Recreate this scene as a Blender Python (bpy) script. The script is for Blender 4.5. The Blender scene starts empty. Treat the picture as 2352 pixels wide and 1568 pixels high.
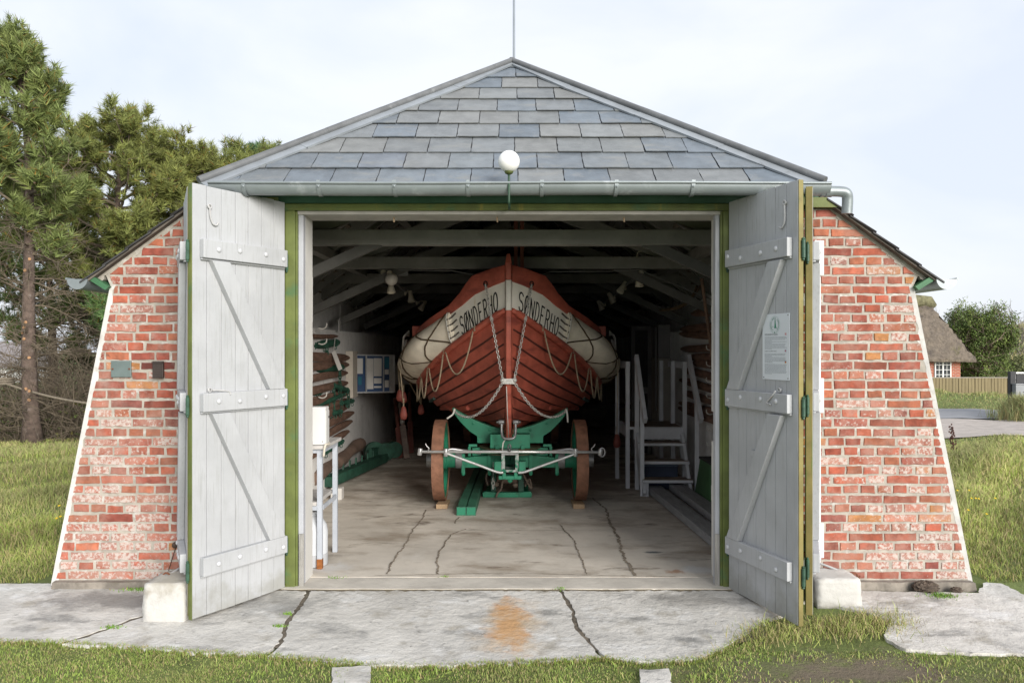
import bpy, bmesh, math, random
import numpy as np
from mathutils import Vector, Matrix
random.seed(7); RNG = np.random.default_rng(11)
R = math.radians; PI = math.pi
SC = bpy.context.scene; COL = SC.collection
CAMY, CAMZ, FPX, CX, HZ = -5.335, 1.655, 1750.0, 1176.0, 800.0

def sc(Y): return FPX / (Y - CAMY)
def P(px, py, Y):
    s = sc(Y); return Vector(((px - CX) / s, Y, CAMZ - (py - HZ) / s))
def G(px, py, a=-.007, b=.045):          # where a sight line meets the gently sloping ground in front
    k = (py - HZ) / FPX; Y = (CAMZ - a + CAMY * k) / (k + b)
    return P(px, py, Y)
def lerp(a, b, t): return a + (b - a) * t
def interp(q, xs, ys): return float(np.interp(q, xs, ys))
def smooth(a, b, x):
    t = np.clip((x - a) / (b - a), 0, 1); return t * t * (3 - 2 * t)

# ------------------------------------------------------------------ materials
MATS = {}
def mat(name, col=(.5, .5, .5), rough=.75, var=.18, scale=5., bump=.15, bscale=40., metal=0., tint=False, spots=(), stretch=None, spec=.4, bdist=.004):
    if name in MATS: return MATS[name]
    m = bpy.data.materials.new(name); m.use_nodes = True; nt = m.node_tree; N = nt.nodes; L = nt.links
    b = N['Principled BSDF']; b.inputs['Roughness'].default_value = rough; b.inputs['Metallic'].default_value = metal
    b.inputs['Specular IOR Level'].default_value = spec
    tc = N.new('ShaderNodeTexCoord'); mp = N.new('ShaderNodeMapping'); L.new(tc.outputs['Object'], mp.inputs['Vector'])
    if stretch: mp.inputs['Scale'].default_value = stretch
    def noise(s, d=5., rgh=.6, off=0., st=None):
        n = N.new('ShaderNodeTexNoise'); n.inputs['Scale'].default_value = s; n.inputs['Detail'].default_value = d; n.inputs['Roughness'].default_value = rgh
        src = mp.outputs['Vector']
        if off or st:
            o = N.new('ShaderNodeMapping'); o.inputs['Location'].default_value = (off, off * .7, off * 1.3)
            if st: o.inputs['Scale'].default_value = st
            L.new(tc.outputs['Object'] if st else src, o.inputs['Vector']); src = o.outputs['Vector']
        L.new(src, n.inputs['Vector']); return n.outputs['Fac']
    def rng(src, lo, hi, a=0., c=1.):
        r = N.new('ShaderNodeMapRange'); r.interpolation_type = 'SMOOTHSTEP'
        for k, v in zip(('From Min', 'From Max', 'To Min', 'To Max'), (lo, hi, a, c)): r.inputs[k].default_value = v
        L.new(src, r.inputs['Value']); return r.outputs['Result']
    def mix(fac, A, B, mode='MIX'):
        x = N.new('ShaderNodeMix'); x.data_type = 'RGBA'; x.blend_type = mode
        if isinstance(fac, (int, float)): x.inputs[0].default_value = fac
        else: L.new(fac, x.inputs[0])
        for v, k in ((A, 6), (B, 7)):
            if isinstance(v, (tuple, list)): x.inputs[k].default_value = (*v[:3], 1)
            else: L.new(v, x.inputs[k])
        return x.outputs[2]
    if tint:
        at = N.new('ShaderNodeAttribute'); at.attribute_name = 'tint'; base = at.outputs['Color']; alpha = at.outputs['Alpha']
    else: base = col; alpha = None
    nv = noise(scale)
    v = rng(nv, .3, .7, 1 - var, 1 + var)
    cb = N.new('ShaderNodeCombineColor')
    for k in range(3): L.new(v, cb.inputs[k])
    c = mix(1., base, cb.outputs[0], 'MULTIPLY')
    for k, sp in enumerate(spots):
        scol, ss, lo, hi = sp[:4]; st = sp[4] if len(sp) > 4 else None; use_a = len(sp) > 5 and sp[5]
        f = noise(ss, 7., .65, 3.1 + 5 * k, st)
        if use_a and alpha is not None:
            ad = N.new('ShaderNodeMath'); ad.operation = 'ADD'; L.new(f, ad.inputs[0]); L.new(alpha, ad.inputs[1]); f = ad.outputs[0]
        c = mix(rng(f, lo, hi, 0., sp[6] if len(sp) > 6 else 1.), c, scol)
    L.new(c, b.inputs['Base Color'])
    if bump:
        bp = N.new('ShaderNodeBump'); bp.inputs['Strength'].default_value = min(1, bump * 3); bp.inputs['Distance'].default_value = bdist
        L.new(noise(bscale, 6., .65, 1.7), bp.inputs['Height']); L.new(bp.outputs['Normal'], b.inputs['Normal'])
    m['out'] = c.node.name
    MATS[name] = m; return m

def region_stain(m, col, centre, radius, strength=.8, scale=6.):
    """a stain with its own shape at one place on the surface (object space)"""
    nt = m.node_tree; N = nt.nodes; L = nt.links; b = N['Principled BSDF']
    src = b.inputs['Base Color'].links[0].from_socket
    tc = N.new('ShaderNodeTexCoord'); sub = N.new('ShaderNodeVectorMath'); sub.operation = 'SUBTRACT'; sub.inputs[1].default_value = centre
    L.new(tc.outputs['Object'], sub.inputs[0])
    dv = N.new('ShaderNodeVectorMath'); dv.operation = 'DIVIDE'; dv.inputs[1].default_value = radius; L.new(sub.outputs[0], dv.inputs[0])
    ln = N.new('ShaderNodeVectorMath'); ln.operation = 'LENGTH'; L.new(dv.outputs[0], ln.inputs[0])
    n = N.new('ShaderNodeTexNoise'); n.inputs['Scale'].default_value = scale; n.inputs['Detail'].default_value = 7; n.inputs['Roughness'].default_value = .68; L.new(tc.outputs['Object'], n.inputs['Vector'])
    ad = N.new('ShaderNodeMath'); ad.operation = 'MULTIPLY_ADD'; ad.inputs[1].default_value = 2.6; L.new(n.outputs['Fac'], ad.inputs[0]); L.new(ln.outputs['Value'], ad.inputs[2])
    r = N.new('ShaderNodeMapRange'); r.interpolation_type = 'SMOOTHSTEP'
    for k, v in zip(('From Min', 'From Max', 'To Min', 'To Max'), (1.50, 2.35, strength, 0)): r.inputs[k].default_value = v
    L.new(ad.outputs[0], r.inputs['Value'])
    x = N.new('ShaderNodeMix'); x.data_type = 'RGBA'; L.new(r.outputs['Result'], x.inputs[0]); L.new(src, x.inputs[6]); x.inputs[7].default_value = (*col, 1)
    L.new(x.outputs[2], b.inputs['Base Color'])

# ------------------------------------------------------------------ objects
def props(o, label=None, cat=None, group=None, kind=None):
    if label: o['label'] = label
    if cat: o['category'] = cat
    if group: o['group'] = group
    if kind: o['kind'] = kind
    return o
def thing(name, label, cat, loc=(0, 0, 0), group=None):
    o = bpy.data.objects.new(name, None); o.empty_display_size = .1; COL.objects.link(o); o.location = loc
    return props(o, label, cat, group)
def wloc(o):
    v = Vector((0, 0, 0))
    while o: v += Vector(o.location); o = o.parent
    return v
def copy_tree(o, parent=None):
    c = o.copy(); COL.objects.link(c)
    if parent: c.parent = parent
    for ch in [x for x in bpy.data.objects if x.parent == o]: copy_tree(ch, c)
    return c

class MB:
    def __init__(s): s.v = []; s.f = []; s.t = []
    def add(s, vs, fs, tint=None):
        n = len(s.v); s.v += [tuple(v) for v in vs]; s.f += [tuple(n + i for i in f) for f in fs]; s.t += [tint] * len(fs); return s
    def box(s, lo, hi, tint=None):
        x0, y0, z0 = lo; x1, y1, z1 = hi
        return s.add([(x0, y0, z0), (x1, y0, z0), (x1, y1, z0), (x0, y1, z0), (x0, y0, z1), (x1, y0, z1), (x1, y1, z1), (x0, y1, z1)],
                     [(0, 3, 2, 1), (4, 5, 6, 7), (0, 1, 5, 4), (1, 2, 6, 5), (2, 3, 7, 6), (3, 0, 4, 7)], tint)
    def bar(s, a, b, w, h, up=(0, 0, 1), tint=None, w2=None, h2=None):
        a = Vector(a); b = Vector(b); d = (b - a).normalized(); u = Vector(up)
        r = d.cross(u)
        if r.length < 1e-4: r = d.cross(Vector((0, 1, 0)))
        r.normalize(); u = r.cross(d).normalized(); w2 = w2 or w; h2 = h2 or h
        vs = []
        for p, ww, hh in ((a, w, h), (b, w2, h2)):
            for i, j in ((-1, -1), (1, -1), (1, 1), (-1, 1)): vs.append(p + r * (ww * i / 2) + u * (hh * j / 2))
        return s.add(vs, [(0, 1, 2, 3), (7, 6, 5, 4), (0, 4, 5, 1), (1, 5, 6, 2), (2, 6, 7, 3), (3, 7, 4, 0)], tint)
    def tube(s, pts, r, n=8, cap=True, tint=None, closed=False):
        pts = [Vector(p) for p in pts]; m = len(pts)
        rs = r if isinstance(r, (list, tuple)) else [r] * m
        vs = []; nrm = None
        for i, p in enumerate(pts):
            if closed: t = pts[(i + 1) % m] - pts[i - 1]
            else: t = pts[min(i + 1, m - 1)] - pts[max(i - 1, 0)]
            if t.length < 1e-9: t = Vector((0, 0, 1))
            t.normalize()
            if nrm is None:
                nrm = t.cross(Vector((0, 0, 1)))
                if nrm.length < .05: nrm = t.cross(Vector((1, 0, 0)))
            nrm = nrm - t * nrm.dot(t)
            if nrm.length < 1e-6: nrm = t.orthogonal()
            nrm.normalize(); bn = t.cross(nrm)
            for k in range(n):
                a = 2 * PI * k / n; vs.append(p + (nrm * math.cos(a) + bn * math.sin(a)) * rs[i])
        fs = []
        for i in range(m if closed else m - 1):
            for k in range(n):
                i2 = (i + 1) % m; fs.append((i * n + k, i * n + (k + 1) % n, i2 * n + (k + 1) % n, i2 * n + k))
        if cap and not closed: fs += [tuple(range(n - 1, -1, -1)), tuple(range((m - 1) * n, m * n))]
        return s.add(vs, fs, tint)
    def lathe(s, prof, o=(0, 0, 0), ax=(0, 0, 1), n=20, tint=None):
        ax = Vector(ax).normalized(); o = Vector(o); u = ax.orthogonal().normalized(); w = ax.cross(u)
        vs = []
        for r, h in prof:
            for k in range(n):
                a = 2 * PI * k / n; vs.append(o + ax * h + (u * math.cos(a) + w * math.sin(a)) * max(r, 1e-4))
        fs = [(i * n + k, i * n + (k + 1) % n, (i + 1) * n + (k + 1) % n, (i + 1) * n + k) for i in range(len(prof) - 1) for k in range(n)]
        if prof[0] != prof[-1]: fs += [tuple(range(n - 1, -1, -1)), tuple(range((len(prof) - 1) * n, len(prof) * n))]
        return s.add(vs, fs, tint)
    def prism(s, poly, d0, d1, o=(0, 0, 0), u=(1, 0, 0), v=(0, 0, 1), n=None, tint=None, inset=0.):
        o = Vector(o); u = Vector(u); v = Vector(v); n = Vector(n) if n else u.cross(v)
        k = len(poly); q = poly
        if inset:
            cx = sum(p[0] for p in poly) / k; cy = sum(p[1] for p in poly) / k
            q = []
            for x, y in poly:
                dx, dy = cx - x, cy - y; l = math.hypot(dx, dy) or 1; i = min(inset * 1.3, l * .4); q.append((x + dx / l * i, y + dy / l * i))
        vs = [o + u * x + v * y + n * d0 for x, y in poly] + [o + u * x + v * y + n * d1 for x, y in q]
        fs = [tuple(range(k - 1, -1, -1)), tuple(range(k, 2 * k))] + [(i, (i + 1) % k, k + (i + 1) % k, k + i) for i in range(k)]
        return s.add(vs, fs, tint)
    def grid(s, fn, us, vs_, tint=None, flip=False):
        nu, nv = len(us), len(vs_); vs = [fn(a, b) for a in us for b in vs_]
        fs = [(i * nv + j, (i + 1) * nv + j, (i + 1) * nv + j + 1, i * nv + j + 1) for i in range(nu - 1) for j in range(nv - 1)]
        if flip: fs = [f[::-1] for f in fs]
        return s.add(vs, fs, tint)
    def sphere(s, c, r, n=16, m=10, sq=(1, 1, 1)):
        return s.add(*_sph(Vector(c), r, n, m, sq))
    def ribbon(s, pts, w, z=0., jit=0., tint=None):
        pts = [Vector(p) for p in pts]; L_ = []; R_ = []
        for i, p in enumerate(pts):
            t = (pts[min(i + 1, len(pts) - 1)] - pts[max(i - 1, 0)]); t.z = 0; t.normalize(); nn = Vector((-t.y, t.x, 0))
            ww = w * (1 + jit * random.uniform(-1, 1)) / 2; j = nn * (random.uniform(-1, 1) * w * jit * .8)
            L_.append(p + nn * ww + j + Vector((0, 0, z))); R_.append(p - nn * ww + j + Vector((0, 0, z)))
        m = len(pts)
        return s.add(L_ + R_, [(m + i, m + i + 1, i + 1, i) for i in range(m - 1)], tint)
    def chain(s, pts, L=.04, r=.005, wd=.024):
        pts = resample(pts, L * .72); tw = 0
        for i in range(len(pts) - 1):
            c = (pts[i] + pts[i + 1]) / 2; d = (pts[i + 1] - pts[i]).normalized()
            a = d.cross(Vector((0, 1, 0)));
            if a.length < .05: a = d.cross(Vector((1, 0, 0)))
            a.normalize(); b = d.cross(a); sd = a if tw else b; sd = (a * .92 + b * .4).normalized() if tw else (b * .92 - a * .4).normalized(); tw ^= 1
            hl = L / 2 - wd / 2; loop = []
            for k in range(5): an = PI * k / 4; loop.append(c + d * (hl + wd / 2 * math.sin(an)) + sd * (wd / 2 * math.cos(an)))
            for k in range(5): an = PI * k / 4; loop.append(c - d * (hl + wd / 2 * math.sin(an)) - sd * (wd / 2 * math.cos(an)))
            s.tube(loop, r, 5, closed=True)
        return s
    def split(s, name, m, parent=None, **kw):
        """each separate piece becomes a part of its own"""
        par = list(range(len(s.v)))
        def find(i):
            while par[i] != i: par[i] = par[par[i]]; i = par[i]
            return i
        for f in s.f:
            for i in f[1:]: par[find(i)] = find(f[0])
        groups = {}
        for f, t in zip(s.f, s.t): groups.setdefault(find(f[0]), []).append((f, t))
        out = []
        for g in groups.values():
            q = MB(); ix = {}
            for f, t in g:
                for i in f:
                    if i not in ix: ix[i] = len(q.v); q.v.append(s.v[i])
                q.f.append(tuple(ix[i] for i in f)); q.t.append(t)
            out.append(q.build(name, m, parent, **kw))
        return out
    def build(s, name, m, parent=None, smooth=False, bevel=0., label=None, auto=None):
        me = bpy.data.meshes.new(name); off = wloc(parent) if parent else Vector((0, 0, 0))
        me.from_pydata([(v[0] - off.x, v[1] - off.y, v[2] - off.z) for v in s.v], [], s.f)
        if any(t is not None for t in s.t):
            at = me.attributes.new('tint', 'FLOAT_COLOR', 'FACE')
            at.data.foreach_set('color', np.array([(*(t or (.5, .5, .5)), 0)[:4] if len(t or (1, 1, 1)) == 3 else t for t in s.t], dtype=np.float32).ravel())
        bm = bmesh.new(); bm.from_mesh(me)
        if bevel:
            bmesh.ops.remove_doubles(bm, verts=bm.verts, dist=1e-6)
            bmesh.ops.bevel(bm, geom=[e for e in bm.edges if e.is_manifold and e.calc_face_angle(0) > .5], offset=bevel, segments=2, affect='EDGES', profile=.6, clamp_overlap=True)
        bmesh.ops.recalc_face_normals(bm, faces=bm.faces)
        bm.to_mesh(me); bm.free()
        if smooth:
            me.shade_smooth()
            if auto: me.set_sharp_from_angle(angle=R(auto))
        if m: me.materials.append(m)
        o = bpy.data.objects.new(name, me); COL.objects.link(o)
        if parent: o.parent = parent
        if label: o['label'] = label
        return o
def _sph(c, r, n, m, sq):
    vs = [c + Vector((0, 0, -r * sq[2]))]
    for i in range(1, m):
        a = -PI / 2 + PI * i / m
        for k in range(n):
            b = 2 * PI * k / n; vs.append(c + Vector((r * math.cos(a) * math.cos(b) * sq[0], r * math.cos(a) * math.sin(b) * sq[1], r * math.sin(a) * sq[2])))
    vs.append(c + Vector((0, 0, r * sq[2]))); top = len(vs) - 1; fs = []
    for k in range(n): fs.append((0, 1 + (k + 1) % n, 1 + k)); fs.append((top, 1 + (m - 2) * n + k, 1 + (m - 2) * n + (k + 1) % n))
    for i in range(m - 2):
        for k in range(n): a = 1 + i * n; fs.append((a + k, a + (k + 1) % n, a + n + (k + 1) % n, a + n + k))
    return vs, fs
def resample(pts, step):
    pts = [Vector(p) for p in pts]; out = [pts[0].copy()]; acc = 0; cur = pts[0].copy(); i = 1
    while i < len(pts):
        d = (pts[i] - cur).length
        if acc + d >= step: cur = cur + (pts[i] - cur).normalized() * (step - acc); out.append(cur.copy()); acc = 0
        else: acc += d; cur = pts[i].copy(); i += 1
    return out
def spline(pts, n=8):
    pts = [Vector(p) for p in pts]; out = []
    for i in range(len(pts) - 1):
        a = pts[max(i - 1, 0)]; b = pts[i]; c = pts[i + 1]; d = pts[min(i + 2, len(pts) - 1)]
        for k in range(n):
            t = k / n; out.append(.5 * ((2 * b) + (c - a) * t + (2 * a - 5 * b + 4 * c - d) * t * t + (3 * b - a - 3 * c + d) * t ** 3))
    return out + [pts[-1]]
def sag(a, b, drop, n=14, dy=0.):
    a = Vector(a); b = Vector(b); return [a.lerp(b, k / n) + Vector((0, dy * 4 * k / n * (1 - k / n), -drop * 4 * (k / n) * (1 - k / n))) for k in range(n + 1)]
def clip(poly, planes):
    for (nx, ny, c) in planes:               # keep nx*x+ny*y <= c
        out = []
        for i in range(len(poly)):
            a = poly[i - 1]; b = poly[i]; da = nx * a[0] + ny * a[1] - c; db = nx * b[0] + ny * b[1] - c
            if (da <= 0) != (db <= 0): t = da / (da - db); out.append((a[0] + (b[0] - a[0]) * t, a[1] + (b[1] - a[1]) * t))
            if db <= 0: out.append(b)
        poly = out
        if len(poly) < 3: return []
    return poly
def halfplane(a, b):                          # keeps the left side of a->b
    dx, dy = b[0] - a[0], b[1] - a[1]; l = math.hypot(dx, dy); nx, ny = dy / l, -dx / l; return (nx, ny, nx * a[0] + ny * a[1])
def area(p): return abs(sum(p[i - 1][0] * p[i][1] - p[i][0] * p[i - 1][1] for i in range(len(p)))) / 2
def rough_poly(p, step, jit):
    out = []
    for i in range(len(p)):
        a = p[i - 1]; b = p[i]; l = math.hypot(b[0] - a[0], b[1] - a[1]); n = max(1, int(l / step))
        for k in range(n):
            t = k / n; j = jit; out.append((a[0] + (b[0] - a[0]) * t + random.uniform(-j, j), a[1] + (b[1] - a[1]) * t + random.uniform(-j, j)))
    return out
def mesh_np(name, V, T, m, parent=None, tint=None, smooth=False):
    V = np.asarray(V, np.float32).reshape(-1, 3); T = np.asarray(T, np.int32).reshape(-1, 3)
    if parent: V = V - np.array(wloc(parent), np.float32)
    me = bpy.data.meshes.new(name); me.vertices.add(len(V)); me.vertices.foreach_set('co', V.ravel())
    me.loops.add(T.size); me.loops.foreach_set('vertex_index', T.ravel()); me.polygons.add(len(T))
    me.polygons.foreach_set('loop_start', np.arange(0, T.size, 3, dtype=np.int32))
    me.update(calc_edges=True)
    if tint is not None:
        at = me.attributes.new('tint', 'FLOAT_COLOR', 'FACE'); c = np.ones((len(T), 4), np.float32); c[:, :3] = tint; at.data.foreach_set('color', c.ravel())
    if smooth: me.shade_smooth()
    me.materials.append(m); o = bpy.data.objects.new(name, me); COL.objects.link(o)
    if parent: o.parent = parent
    return o
def text2d(t, size, align='LEFT'):
    c = bpy.data.curves.new('lettering', 'FONT'); c.body = t; c.size = size; c.align_x = align; c.fill_mode = 'FRONT' if hasattr(c, 'fill_mode') else c.fill_mode
    c.resolution_u = 3
    o = bpy.data.objects.new('lettering', c); COL.objects.link(o)
    me = bpy.data.meshes.new_from_object(o.evaluated_get(bpy.context.evaluated_depsgraph_get()))
    vs = [(v.co.x, v.co.y) for v in me.vertices]; fs = [tuple(p.vertices) for p in me.polygons]
    bpy.data.objects.remove(o); bpy.data.curves.remove(c); bpy.data.meshes.remove(me)
    return vs, fs
# ------------------------------------------------------------------ palette
GREY_DOOR = mat('grey_door_paint', (.41, .42, .435), .55, .07, 3, .12, 60, spots=[((.30, .305, .30), 5, .50, .80, (16, 16, .8)), ((.47, .475, .48), 4, .6, .8, (9, 9, .5)), ((.24, .23, .20), 22, .70, .80, (1, 1, .5)), ((.30, .17, .08), 17, .77, .84, (1, 1, .45))])
region_stain(GREY_DOOR, (.24, .235, .20), (0, 0, -.06), (9, 9, .24), .55, 5)
GREEN_FR = mat('olive_frame_paint', (.115, .140, .036), .6, .25, 4, .12, 60, spots=[((.06, .14, .06), 5, .52, .75), ((.28, .24, .045), 3, .58, .8, (4, 4, .5)), ((.3, .42, .34), 30, .74, .82)])
GREEN_DK = mat('dark_green_fascia', (.022, .075, .04), .6, .2, 4, .1)
YELLOW_ED = mat('mustard_edge_paint', (.20, .165, .055), .6, .2, 6, .12, 60, spots=[((.10, .16, .04), 4, .55, .72, (5, 5, .7)), ((.5, .48, .36), 28, .7, .8)])
WHITE_PL = mat('white_limewash', (.60, .59, .565), .85, .06, 3, .3, 18, spots=[((.45, .42, .37), 7, .64, .9)])
GREY_TRIM = mat('pale_grey_trim', (.40, .41, .44), .6, .08, 4, .08)
BEAM = mat('grey_beam_paint', (.20, .196, .18), .75, .15, 4, .12, 40, spots=[((.12, .11, .10), 6, .6, .85)])
DARKWOOD = mat('dark_roof_boards', (.11, .095, .08), .85, .35, 7, .2, 30, spots=[((.20, .17, .13), 2.3, .58, .72)])
INNER = mat('inner_limewash', (.68, .67, .65), .9, .12, 3, .35, 14, spots=[((.26, .24, .22), 4, .55, .85)])
MORTAR = mat('pale_mortar', (.36, .33, .285), .95, .2, 9, .5, 60, spots=[((.50, .48, .45), 12, .52, .66), ((.26, .24, .21), 5, .58, .80)])
BRICK = mat('red_brick', tint=True, rough=.9, var=.28, scale=14, bump=.55, bscale=70, spots=[((.15, .06, .045), 26, .64, .78), ((.36, .20, .155), 5, .42, .74, None, False, .75), ((.40, .22, .175), 9, .50, .85, None, True, .75), ((.50, .44, .40), 52, .66, .82, None, True, .9), ((.46, .40, .35), 2.2, .56, .80, None, False, .45)])
SLATE = mat('roof_slate', tint=True, rough=.40, var=.14, scale=9, bump=.22, bscale=24, spec=.5, spots=[((.085, .065, .05), 30, .66, .76), ((.19, .195, .195), 9, .54, .8), ((.19, .195, .19), 3, .5, .75, (1, 3, 3)), ((.14, .09, .03), 45, .74, .81), ((.24, .245, .24), 70, .70, .78)])
SLATE_DK = mat('slate_edge_dark', (.045, .045, .048), .6, .2, 8, .2)
LEAD = mat('lead_flashing', (.29, .315, .34), .45, .12, 5, .15, 12, metal=.3, spots=[((.13, .13, .13), 14, .64, .8)])
LEAD_DK = mat('ridge_roll_grey', (.12, .125, .13), .5, .2, 6, .15, 20, spots=[((.24, .25, .25), 9, .6, .8)])
ZINC = mat('zinc_gutter', (.235, .265, .275), .42, .1, 3, .06, 30, metal=.35, spots=[((.42, .45, .47), 5, .56, .75), ((.6, .6, .58), 30, .78, .82)])
IRON_GREEN = mat('green_hinge_iron', (.035, .085, .055), .5, .25, 20, .2)
IRON_GREY = mat('grey_painted_iron', (.45, .45, .45), .5, .1, 20, .1, spots=[((.30, .13, .05), 40, .62, .75)])

def HS(x): return 4.27 - .725 * abs(x)         # height of the side roof planes
house = thing('boathouse', 'old red brick boathouse with slate hipped roof and wide open double doors', 'building')

# ---- front gable walls: every brick laid, mortar bed behind
PALETTE = [(.30, .080, .047), (.34, .095, .055), (.235, .062, .043), (.27, .085, .055), (.37, .12, .065), (.19, .055, .043), (.33, .085, .05), (.29, .10, .055), (.25, .066, .045), (.30, .075, .045)]
def brick_side(sg):
    lower = [(-3.23, 0), (-1.60, 0), (-1.60, 2.09), (-2.81, 2.09)]; upper = [(-2.81, 2.09), (-1.60, 2.09), (-1.60, 2.63), (-2.30, 2.63), (-2.86, 2.205)]
    core = MB(); poly = lower[:3] + [(-1.60, 2.63), (-2.30, 2.63), (-2.86, 2.205), (-2.81, 2.09)]
    core.prism([(sg * x, z) for x, z in poly], 0, .25, n=(0, 1, 0))
    wall = core.build('brick_wall', MORTAR, house)
    mb = MB()
    def pl(p, ins):
        out = []
        for i in range(len(p)):
            a = p[i]; b = p[(i + 1) % len(p)]; h = halfplane(a, b); out.append((h[0], h[1], h[2] - ins.get(i, 0)))
        return out
    lo = pl(lower, {3: .028, 0: .035}); up = pl(upper, {4: .02, 3: .05})
    nrow = 40
    for r in range(nrow):
        z = .045 + r * .0665
        header = r % 2; L_ = .104 if header else .226; x = -3.45 + (.06 if header else 0) + random.uniform(-.03, .03) + (.12 if r % 4 == 2 else 0)
        while x < -1.5:
            ln = L_ + random.uniform(-.012, .012)
            if not header and random.random() < .12: ln = .108
            if header and random.random() < .07: ln = .16
            a = random.uniform(-.003, .003); b = random.uniform(-.003, .003); hh = .0505 + random.uniform(-.004, .004)
            q = [(x, z + a), (x + ln, z + b), (x + ln, z + b + hh), (x, z + a + hh)]
            q = clip(q, lo if z + .03 < 2.09 else up)
            x += ln + .0145 + random.uniform(-.004, .006)
            if len(q) < 3 or area(q) < .0012: continue
            q = rough_poly(q, .026, .0027)
            c = random.choice(PALETTE); k = random.uniform(.75, 1.2); c = tuple(v * k for v in c)
            h = z / 2.6; edge = smooth(-2.2, -3.1, q[0][0]) if sg else 0
            wear = -.05 + random.gauss(.0, .13) + (.23 if sg > 0 else .17) * (1 - h) ** .9 + .09 * edge * (1 - h)
            if random.random() < .22: wear -= .25
            wear = max(-.3, min(.25, wear))
            if random.random() < .035: c = (.38, .17, .06)
            cx = tuple(c) + (float(wear),)
            mb.prism([(sg * px_, pz) for px_, pz in q], 0, -(.004 + random.uniform(-.002, .004)), n=(0, 1, 0), tint=cx, inset=.0035)
    mb.build('brick_face', BRICK, wall)
    e = MB()                                    # white rendered arris down the battered corner, mortar fillet under the verge
    NS = 70; pts = [Vector((sg * lerp(-3.215, -2.80, k / NS), -.006, lerp(0, 2.09, k / NS))) for k in range(NS + 1)]; ww = [.020 + .010 * math.sin(k * .9) * math.sin(k * .37 + sg) + random.uniform(-.004, .012) for k in range(NS + 1)]
    for k in range(NS):
        w0, w1 = ww[k], ww[k + 1]
        a, b = pts[k], pts[k + 1]
        e.add([a + Vector((-sg * .012 * -1, 0, 0)) * 0 + Vector((sg * -.012, .0, 0)), b + Vector((sg * -.012, 0, 0)), b + Vector((sg * w1, .0045, 0)), a + Vector((sg * w0, .0045, 0)),
               a + Vector((sg * -.012, .03, 0)), b + Vector((sg * -.012, .03, 0)), b + Vector((sg * w1, .012, 0)), a + Vector((sg * w0, .012, 0))],
              [(0, 1, 2, 3), (0, 4, 5, 1), (3, 2, 6, 7)])
    e.build('corner_render', mat('weathered_corner_render', (.53, .52, .50), .9, .12, 6, .4, 20, spots=[((.33, .31, .28), 8, .54, .78)]), wall)
    e = MB(); n = 14
    for k in range(n):
        t0, t1 = k / n, (k + 1) / n; x0, x1 = lerp(-2.90, -2.27, t0), lerp(-2.90, -2.27, t1); w = .05 + random.uniform(-.012, .015)
        e.prism([(sg * x0, HS(x0) - w), (sg * x1, HS(x1) - w + random.uniform(-.01, .01)), (sg * x1, HS(x1) - .012), (sg * x0, HS(x0) - .012)], -.004, .05, n=(0, 1, 0))
    e.build('verge_fillet', MORTAR, wall)
    return wall
for sg in (1, -1):
    wall = brick_side(sg) if sg == 1 else brick_side(-1)
    # battered side wall running back
    b = MB(); b.prism([(sg * x, z) for x, z in [(-3.23, 0), (-2.2, 0), (-2.2, 1.88), (-2.5, 1.88), (-2.5, 2.42), (-2.83, 2.19), (-2.81, 2.09)]], .252, 11.2, n=(0, 1, 0))
    b.build('side_wall', INNER, house)
    # white reveal of the opening
    b = MB(); xo, xi = (-1.598, -1.462)
    n = 24
    for k in range(n):
        z0, z1 = 2.612 * k / n, 2.612 * (k + 1) / n; w = lambda: random.uniform(-.006, .006)
        d = 0.
        if sg < 0 and .95 < (z0 + z1) / 2 < 1.17: d = -.05
        b.box((xo if sg > 0 else -xi - d * 0 + .0, .062, z0), (xi if sg > 0 else -xo, .252 + w() + d * 1.2, z1))
    b.build('opening_reveal', WHITE_PL, house, bevel=0)
    # olive post and grey rebate of the door frame
    b = MB(); b.box(*((-1.582, -.030, -.012), (-1.512, .060, 2.615)) if sg > 0 else ((1.470, -.030, -.012), (1.515, .060, 2.615)))
    b.build('door_post', GREEN_FR, house, bevel=.006)
    b = MB(); b.box(*((-1.5118, -.016, -.01), (-1.497, .060, 2.612)) if sg > 0 else ((1.455, -.016, -.01), (1.4698, .060, 2.612)))
    b.build('post_bead', GREEN_FR, house, bevel=.003)
    b = MB(); b.box(*((-1.4968, .004, .0), (-1.462, .0615, 2.61)) if sg > 0 else ((1.425, .004, .0), (1.4548, .0615, 2.61)))
    b.build('post_rebate', GREY_TRIM, house, bevel=.003)
    b = MB(); b.box(*((-1.490, -.014, -.005), (-1.455, .003, .36)) if sg > 0 else ((1.418, -.014, -.005), (1.452, .003, .36)))
    b.build('post_foot_board', mat('weathered_grey_wood', (.30, .29, .27), .9, .2, 6, .4, 30, stretch=(12, 12, 1)), house, bevel=.004)
# lintel, soffit, fascia
b = MB(); b.box((-1.60, -.034, 2.616), (1.56, .10, 2.662)); b.build('lintel', GREEN_FR, house, bevel=.004)
b = MB(); b.box((-1.50, -.010, 2.590), (1.50, .252, 2.6145)); b.build('soffit_board', mat('soffit_paint', (.40, .38, .355), .7, .12, 5, .15), house, bevel=.002)
b = MB(); b.box((-2.14, -.050, 2.664), (2.14, .10, 2.80)); b.build('fascia_board', GREEN_DK, house)
for x0, x1 in ((-2.27, -1.62), (1.60, 2.27)): MB().prism([(x0, 2.632), (x1, 2.632), (x1 - (.09 if x1 > 0 else 0), 2.70), (x0 + (.09 if x1 < 0 else 0), 2.70)], -.055 if 0 else -.062, -.012, n=(0, 1, 0)).build('end_board', GREEN_FR, house)
b = MB(); b.prism([(-2.2, 2.80), (2.2, 2.80), (1.9, 2.90), (-1.9, 2.90)], .0, .12, n=(0, 1, 0)); b.build('gable_infill', GREEN_DK, house)
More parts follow.
